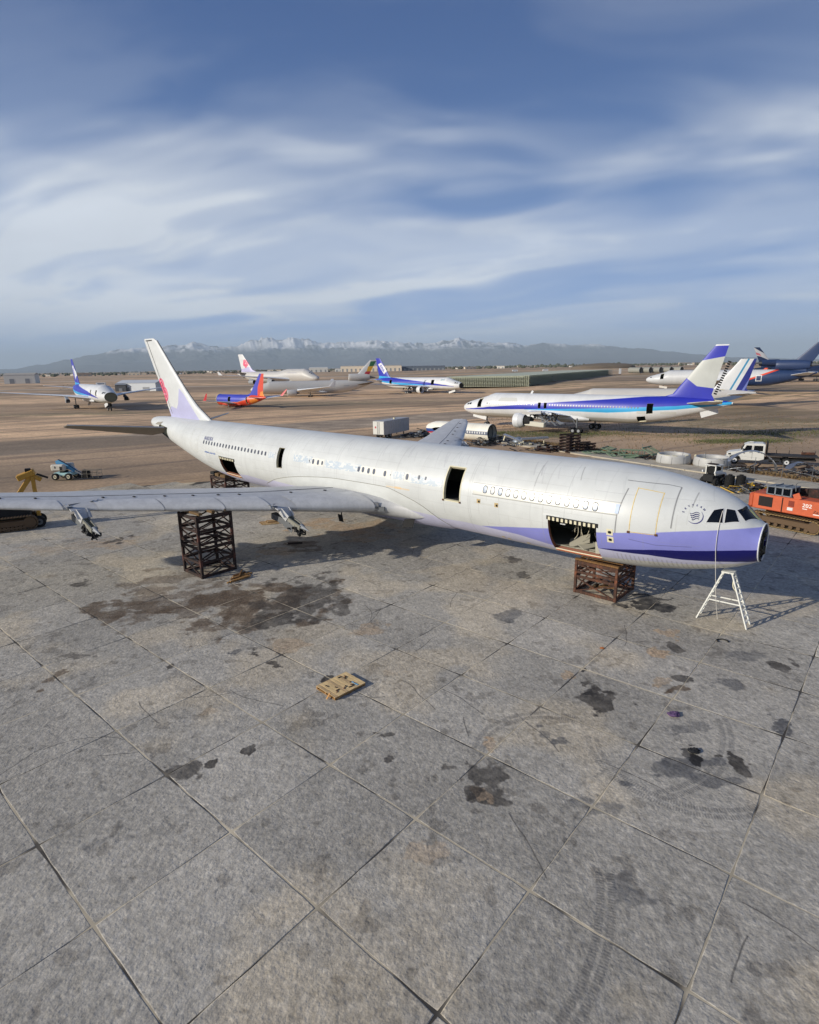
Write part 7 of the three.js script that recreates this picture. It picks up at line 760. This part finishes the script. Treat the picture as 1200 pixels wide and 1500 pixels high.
{ // boom lift
  const G = thing('boom_lift', 'blue and white boom lift with lowered basket on the bare dirt', 'boom lift', [-42.8, 0, -72.2], -0.02); G.scale.setScalar(0.9); const bl = mat('#4f93bd', { roughness: 0.5 }), lw = mat('#dcdcd4', { roughness: 0.5, map: grimeTex });
  for (const [x, z] of [[-1.25, 0.95], [-1.25, -0.95], [0.6, 0.95], [0.6, -0.95]]) wheel(G, x, 0.48, z, 0.48, 0.36, M.cream); new Bag().cbox(2.5, 0.4, 1.6, -0.3, 0.78, 0, 0, 0, 0, 0.05).build('chassis', mat('#a8cfd2', { roughness: 0.5 }), G); new Bag().rod(V(-0.5, 0.95, 0), V(-0.5, 1.2, 0), 0.55, 18).build('turntable', M.dark, G);
  new Bag().cbox(1.9, 0.95, 0.75, -0.75, 1.7, 0.75, 0, 0, 0, 0.18).build('counterweight', lw, G); new Bag().cbox(1.9, 0.95, 0.7, -0.45, 1.7, -0.8, 0, 0, 0, 0.18).build('engine_cover', lw, G); new Bag().box(0.14, 0.3, 0.03, -1.0, 1.8, 1.135).box(0.35, 0.5, 0.03, -0.2, 1.65, 1.135).build('cover_vent', M.dark, G);
  new Bag().beam(V(-1.15, 2.55, 0), V(1.1, 1.15, 0), 0.42, 0.44).build('main_boom', bl, G); new Bag().beam(V(0.7, 1.42, 0), V(2.3, 0.5, 0), 0.3, 0.3).build('fly_boom', mat('#c8ccca', { roughness: 0.45 }), G); new Bag().beam(V(-1.2, 2.6, 0), V(-1.05, 1.4, 0), 0.4, 0.45).build('riser', bl, G); new Bag().rod(V(-0.6, 1.5, 0.1), V(0.4, 1.55, 0.1), 0.1, 8).tube([V(-1.0, 2.75, 0.15), V(0.2, 2.1, 0.2), V(1.5, 1.15, 0.2), V(2.4, 0.7, 0.2)], 0.05, 6, 20).build('hose_carrier', M.dark, G);
  const k = new Bag(), x0 = 2.2, x1 = 4.5, z0 = -0.5, z1 = 0.55; for (const y of [0.75, 1.25]) k.rod(V(x0, y, z0), V(x1, y, z0), 0.03, 6).rod(V(x0, y, z1), V(x1, y, z1), 0.03, 6).rod(V(x0, y, z0), V(x0, y, z1), 0.03, 6).rod(V(x1, y, z0), V(x1, y, z1), 0.03, 6); for (const x of [x0, lerp(x0, x1, 0.33), lerp(x0, x1, 0.67), x1]) for (const z of [z0, z1]) k.rod(V(x, 0.18, z), V(x, 1.25, z), 0.03, 6); k.build('basket_rails', mat('#7c776c', { roughness: 0.6 }), G); new Bag().cbox(x1 - x0, 0.1, z1 - z0, (x0 + x1) / 2, 0.2, 0, 0, 0, 0, 0.02).build('basket_floor', M.dark, G); new Bag().cbox(0.85, 0.95, 0.6, 2.7, 0.75, 0.2, 0, 0, 0, 0.04).build('control_box', M.black, G); new Bag().cbox(0.9, 0.4, 0.5, 1.9, 0.35, 0, 0, 0, 0, 0.05).build('basket_mount', M.dark, G);
}
{ // yellow tracked machine under the outer wing
  const G = thing('crawler_loader', 'yellow crawler machine with upright ram and black wheels under the outer wing', 'loader', [-33.6, 0, -48.8], 0.5); const ye = mat('#c99a3a', { roughness: 0.6, map: grimeTex }); crawler(G, -0.6, 1.0, 2.6, 0.55, 0.55, mat('#6a5740', { roughness: 0.9 })); crawler(G, -0.6, -1.0, 2.6, 0.55, 0.55, mat('#6a5740', { roughness: 0.9 })); new Bag().cbox(3.2, 1.1, 1.5, -0.8, 1.45, 0, 0, 0, 0, 0.08).build('engine_housing', M.dark, G); new Bag().cbox(1.3, 0.6, 1.4, -1.2, 2.5, 0, 0, 0, 0, 0.1).build('hood', ye, G);
  for (const z of [-0.28, 0.3]) { new Bag().cbox(0.26, 3.6, 0.26, 1.35, 2.6, z, 0, 0, 0, 0.03).build('ram', ye, G); new Bag().rod(V(1.35, 0.3, z), V(1.35, 1.0, z), 0.1, 12).build('ram_rod', M.metal, G); } new Bag().cbox(1.4, 0.5, 0.9, 0.9, 4.55, 0, 0, 0, 0.35, 0.06).cbox(0.9, 0.35, 0.7, 1.6, 4.3, 0, 0, 0, -0.6, 0.05).build('boom_head', ye, G); new Bag().box(0.4, 0.3, 0.5, 1.1, 4.95, 0.1).rod(V(1.7, 4.6, 0.3), V(2.5, 4.2, 0.35), 0.09, 8).build('hydraulics', M.dark, G); wheel(G, 1.35, 0.5, -0.55, 0.5, 0.3, M.dull); wheel(G, 1.35, 0.5, 0.6, 0.5, 0.3, M.dull); new Bag().beam(V(-0.4, 2.2, 0.5), V(1.2, 4.4, 0.2), 0.25, 0.35).build('arm', ye, G); }
{ // wire fence along the strip
  const d = V(6.7, 0, 10.6).normalize(), n = V(-d.z, 0, d.x).multiplyScalar(-1), G = thing('wire_fence', 'thin wire fence on slim posts behind the pale concrete strip', 'fence', [34.3, 0, -71.2]); for (let k = -3; k < 9; k++) { const c = d.clone().multiplyScalar(k * 3.1).addScaledVector(n, 4.1); new Bag().rod(V(c.x, 0, c.z), V(c.x, 2.0, c.z), 0.03, 6).build('post', M.dull, G); } for (const y of [0.5, 1.2, 1.95]) { const a = d.clone().multiplyScalar(-9.3).addScaledVector(n, 4.1), b = d.clone().multiplyScalar(24.8).addScaledVector(n, 4.1); new Bag().rod(V(a.x, y, a.z), V(b.x, y, b.z), 0.006, 4).build('wire', M.dull, G); } }
// ---------------------------------------------------------------- the long wall of stacked panels
{ const G = thing('panel_stack', 'very long wall of stacked pale green metal panels out on the plain', 'panel stack', [70.8, 0, -346.5]); const panelM = mat('#b9bda6', { roughness: 0.7 }), e1 = V(-40, 0, -5).normalize(), e2 = V(150, 0, -290).normalize(), base = terrain(70, -346);
  const A = new Bag(), B = new Bag(), Lh = 6.2, rows = 8, cols = 46, in1 = V(e1.z, 0, -e1.x), in2 = V(-e2.z, 0, e2.x).negate(); if (in1.dot(e2) < 0) in1.negate(); if (in2.dot(e1) < 0) in2.negate();
  for (let j = 0; j < rows; j++) for (let i = 0; i < cols; i++) { const p = e1.clone().multiplyScalar((i + 0.5) * 1.05).addScaledVector(in1, 1.2), y = base + (j + 0.6) * Lh / rows; A.add(boxGeo(0.66, 0.42, 2.4), moveM(p.x, y, p.z, -Math.atan2(e1.z, e1.x) + 0.1 * (hash2(i, j) - 0.5))); } stuff(mesh('panel_ends', A.geo(), panelM, G));
  for (let j = 0; j <= rows; j++) for (let i = 0; i < 95; i++) { const p = e2.clone().multiplyScalar((i + 0.5) * 3.3).addScaledVector(in2, 1.6 - 0.25 * hash2(i, j)), y = base + j * Lh / rows + 0.1; B.add(boxGeo(3.1, 0.16, 3.2), moveM(p.x, y, p.z, -Math.atan2(e2.z, e2.x))); } stuff(mesh('panel_sides', B.geo(), panelM, G));
  { const o = V(0, 0, 0).addScaledVector(in1, 2.3).addScaledVector(in2, 3.1), s = new THREE.Shape([o.clone(), o.clone().addScaledVector(e1, 45), o.clone().addScaledVector(e1, 45).addScaledVector(e2, 308), o.clone().addScaledVector(e2, 308)].map((p) => new THREE.Vector2(p.x, -p.z))); const g = new THREE.ExtrudeGeometry(s, { depth: Lh, bevelEnabled: false }); g.rotateX(-Math.PI / 2); const m = mesh('stack_core', metreUV(g), panelM, G); m.position.y = base; }
  const P = thing('loose_panel', 'single pale panel leaning on the dark side of the long wall', 'metal panel', [101, base, -411]); P.rotation.set(0, 0.5, 0.5); new Bag().cbox(0.7, 5.5, 3.2, 0, 2.4, 0, 0, 0, 0, 0.05).build('sheet', M.metal, P); new Bag().cbox(0.8, 0.2, 3.3, 0, 4.9, 0, 0, 0, 0, 0.02).build('rim', M.dull, P); }
{ const r = mulberry(141); for (let k = 0; k < 5; k++) { const t = thing('culvert_pipe', 'grey culvert pipe lying past the end of the long wall', 'pipe', [244 + k * 9, 2.6, -640 + k * 4], 0.5 + 0.1 * r(), 'culvert pipes by the long wall'); const g = new THREE.CylinderGeometry(3, 3, 14, 20, 1, true); g.rotateX(Math.PI / 2); mesh('pipe_wall', g, mat('#8c8c84', { roughness: 0.7 }), t).position.y = 3; new Bag().add(new THREE.TorusGeometry(3, 0.25, 6, 20), moveM(0, 3, 7)).build('rim', M.grey, t); } }
// ---------------------------------------------------------------- far buildings, vehicles and trees
function shed(name, label, x, z, w, h, d, turn, wall, roofM, group, cat = 'building') { const G = thing(name, label, cat, [x, terrain(x, z) - 0.8, z], turn, group); new Bag().box(w, h, d, 0, h / 2, 0).build('wall', wall, G); const s = new THREE.Shape([[-d / 2 - 0.3, 0], [d / 2 + 0.3, 0], [0, Math.min(2.2, d * 0.16)]].map((p) => new THREE.Vector2(...p))), g = new THREE.ExtrudeGeometry(s, { depth: w + 0.6, bevelEnabled: false }); g.translate(0, 0, -(w + 0.6) / 2); g.rotateY(Math.PI / 2); const m = mesh('roof', metreUV(g), roofM, G); m.position.y = h + 0.01; for (let k = 0; k < Math.max(1, Math.round(w / 14)); k++) new Bag().box(Math.min(5, w * 0.3), h * 0.55, 0.12, -w / 2 + (k + 0.5) * w / Math.max(1, Math.round(w / 14)), h * 0.28, d / 2 + 0.07).build('door', M.grey, G); return G; }
{ const wl = [mat('#dad5c8', { roughness: 0.8 }), mat('#cbbfa9', { roughness: 0.8 }), mat('#d2d2cc', { roughness: 0.8 }), mat('#a99c8a', { roughness: 0.8 })], rf = [mat('#8d867c', { roughness: 0.9 }), mat('#a8a49c', { roughness: 0.9 }), mat('#6e5a4c', { roughness: 0.9 })], pol = (az, R) => [Math.sin(az * D2R) * R, -Math.cos(az * D2R) * R];
  { const [x, z] = pol(-24.0, 440); shed('storage_shed', 'long grey white shed beyond the nose-on blue jet', x, z, 30, 6, 12, -0.25, mat('#c9ced2', { roughness: 0.6 }), mat('#b9bec4', { roughness: 0.6 })); const c = pol(-25.6, 442); shed('storage_shed', 'small dark shed beside the long grey white shed', c[0], c[1], 7, 5, 6, 0.1, M.gap, M.grey); }
  { const [x, z] = pol(-32.8, 900); shed('storage_shed', 'pale blocky shed standing alone at the far edge of the field', x, z, 34, 11, 20, 0.3, wl[2], rf[1]); }
  { const [x, z] = pol(-3.4, 1900); shed('hangar', 'long cream hangar row on the horizon behind the tails', x, z, 190, 17, 60, 0, mat('#e0d3bd', { roughness: 0.8 }), rf[1]); const b = pol(1.4, 1950); shed('hangar', 'dark low hangar on the horizon next to the cream hangar row', b[0], b[1], 150, 13, 50, -0.05, mat('#5b6470', { roughness: 0.8 }), mat('#5a6068', { roughness: 0.8 })); const c = pol(-8.4, 2000); shed('hangar', 'white hangar on the horizon beside the cream hangar row', c[0], c[1], 60, 14, 40, 0.1, wl[2], wl[2]); const d = pol(-5.9, 2100); shed('hangar', 'broad white low hangar left of the cream hangar row', d[0], d[1], 70, 10, 40, 0.05, wl[2], rf[1]); const e = pol(-22.0, 2100); shed('hangar', 'white hangar with arched shoulders among the distant houses', e[0], e[1], 48, 16, 40, 0.1, wl[2], wl[2]); }
  const r = mulberry(151); for (let k = 0; k < 110; k++) { const az = -35 + 71 * r(), R = 2100 + 2200 * r() * r() + (az > 12 ? 300 : 0), [x, z] = pol(az, R), big = r() < 0.2; shed('town_house', 'small pale building in the hazy town along the horizon', x, z, big ? 30 + 30 * r() : 11 + 9 * r(), big ? 6 + 4 * r() : 4 + 2.4 * r(), 10 + 6 * r(), r() * 0.8 - 0.4, wl[Math.floor(r() * 4)], rf[Math.floor(r() * 3)], 'buildings of the distant town'); }
  // trees of the town: a low belt that reads as one mass
  const crown = new THREE.IcosahedronGeometry(1, 1), cp = crown.attributes.position; for (let i = 0; i < cp.count; i++) { const k = 0.75 + 0.5 * fbm(cp.getX(i) * 3 + 5, cp.getZ(i) * 3 + cp.getY(i) * 2, 3); cp.setXYZ(i, cp.getX(i) * k, cp.getY(i) * k, cp.getZ(i) * k); } crown.computeVertexNormals();
  const N = 1300, im = new THREE.InstancedMesh(crown, mat('#565a4a', { roughness: 1 }), N), mm = new THREE.Matrix4(); for (let k = 0; k < N; k++) { const az = -36 + 73 * r(), R = 2000 + 2600 * r(), [x, z] = pol(az, R), s = 2.2 + 3.4 * r() + (az > 10 && az < 20 && r() < 0.1 ? 4 : 0); mm.makeScale(s * (0.9 + 0.6 * r()), s, s).setPosition(x, terrain(x, z) + s * 0.75 - 0.5, z); im.setMatrixAt(k, mm); } im.name = 'town_trees'; im.userData = { label: 'dark belt of trees and shrubs among the distant town', kind: 'stuff' }; im.castShadow = true; scene.add(im);
  { const g = new THREE.SphereGeometry(1, 40, 12, 0, 6.3, 0, 1.57), p = g.attributes.position; for (let i = 0; i < p.count; i++) { const k = 0.9 + 0.25 * fbm(p.getX(i) * 3, p.getZ(i) * 3, 4); p.setXYZ(i, p.getX(i) * 75 * k, Math.pow(Math.max(0, p.getY(i)), 0.6) * 15 * k, p.getZ(i) * 40 * k); } g.computeVertexNormals(); const [x, z] = pol(18.2, 1500), m = structure(mesh('earth_mound', g, mat('#6b5f50', { roughness: 1 }))); m.position.set(x, -1, z); m.userData.label = 'flat dark earth mound on the plain'; }
  const van = (x, z, turn, label, L = 12) => { const G = thing('parked_van', label, 'van', [x, terrain(x, z) - 0.5, z], turn, 'white vehicles far out on the plain'); new Bag().cbox(L, 2.8, 2.5, 0, 2.0, 0, 0, 0, 0, 0.15).build('body', M.cleanWhite, G); new Bag().box(L * 0.7, 0.8, 2.54, 0.2, 2.5, 0).build('window_band', M.glassBlue, G); for (const q of [-L * 0.3, L * 0.3]) for (const s of [-1.1, 1.1]) wheel(G, q, 0.55, s, 0.55, 0.35); };
  { const a = pol(22.3, 800); van(a[0], a[1], 0.1, 'long white bus parked far out on the plain', 14); const b = pol(13.0, 1000), c = pol(10.2, 1000); van(b[0], b[1], 0, 'small white van far out on the plain above the long wall', 9); van(c[0], c[1], 0, 'white van far out on the plain, the other one above the long wall', 9); const d = pol(-27.2, 620); van(d[0], d[1], 0.2, 'pale truck far out on the plain past the nose-on jet', 8); }
  { const a = pol(19.6, 620), G = thing('marker_post', 'white marker board standing on the plain past the long wall', 'marker', [a[0], terrain(a[0], a[1]), a[1]]); new Bag().cbox(2.2, 5.2, 0.5, 0, 3.4, 0, 0, 0, 0, 0.05).build('board', M.cleanWhite, G); new Bag().box(0.3, 1.2, 0.3, -0.7, 0.4, 0).box(0.3, 1.2, 0.3, 0.7, 0.4, 0).build('leg', M.rust, G); }
  { const r2 = mulberry(161); for (const [az, R] of [[-26.3, 560], [-29.9, 520], [-29.6, 560], [-24.6, 520]]) { const [x, z] = pol(az, R); scrapHeap('scrap_heap', ['reddish heap far out past the nose-on blue jet', 'dark heap under the far pale wing', 'brown heap near the far pale wing', 'low dark heap beside the long grey white shed'][Math.floor(r2() * 0) + [-26.3, -29.9, -29.6, -24.6].indexOf(az)], x, z, 22, 5, 2.5, 4, [M.rust, M.darkRust, M.dark, M.cream], Math.round(200 + az)); } }
}
// ---------------------------------------------------------------- weeds on the dirt
{ const r = mulberry(171), blade = new Bag(); for (let k = 0; k < 9; k++) { const a = r() * 6.3, l = 0.5 + 0.6 * r(), d = V(Math.cos(a) * 0.5 * r(), l, Math.sin(a) * 0.5 * r()); const g = new THREE.BufferGeometry(), w = V(-Math.sin(a), 0, Math.cos(a)).multiplyScalar(0.05); g.setAttribute('position', new THREE.Float32BufferAttribute([-w.x, 0, -w.z, w.x, 0, w.z, d.x, d.y, d.z], 3)); g.computeVertexNormals(); blade.add(metreUV(g)); } const bg = blade.geo();
  const put = (name, label, n, col, where) => { const im = new THREE.InstancedMesh(bg, mat(col, { roughness: 0.95 }), n), m = new THREE.Matrix4(), q = new THREE.Quaternion(); for (let k = 0; k < n; k++) { const [x, z, s] = where(); q.setFromAxisAngle(V(0, 1, 0), r() * 6.3); m.compose(V(x, terrain(x, z) - 0.06, z), q, V(s * 1.3, s, s * 1.3)); im.setMatrixAt(k, m); } im.name = name; im.userData = { label, kind: 'stuff' }; im.castShadow = true; im.receiveShadow = true; scene.add(im); };
  const gauss = () => r() + r() + r() - 1.5;
  put('green_grass', 'short green winter grass round the striped twin jet', 5000, '#6a7044', () => { const c = [[31, -112, 13, 4.5], [14, -116, 10, 3], [56, -98, 9, 3], [66, -108, 18, 6]][Math.floor(r() * 4)]; return [c[0] + gauss() * c[2], c[1] + gauss() * c[3], 0.16 + 0.2 * r()]; });
  put('dry_weeds', 'dry brown weeds along the edge of the dirt field', 5200, '#86704e', () => { if (r() < 0.6) { const t = r() * 75 - 35; const d = [6.7 / 12.54, 10.6 / 12.54]; return [38.2 + d[0] * t + d[1] * gauss() * 1.6 - 0 + 1.4, -73.4 + d[1] * t - d[0] * gauss() * 1.6, 0.2 + 0.3 * r()]; } return [20 + r() * 75, -88 - r() * 60, 0.15 + 0.25 * r()]; });
}
renderer.render(scene, camera);
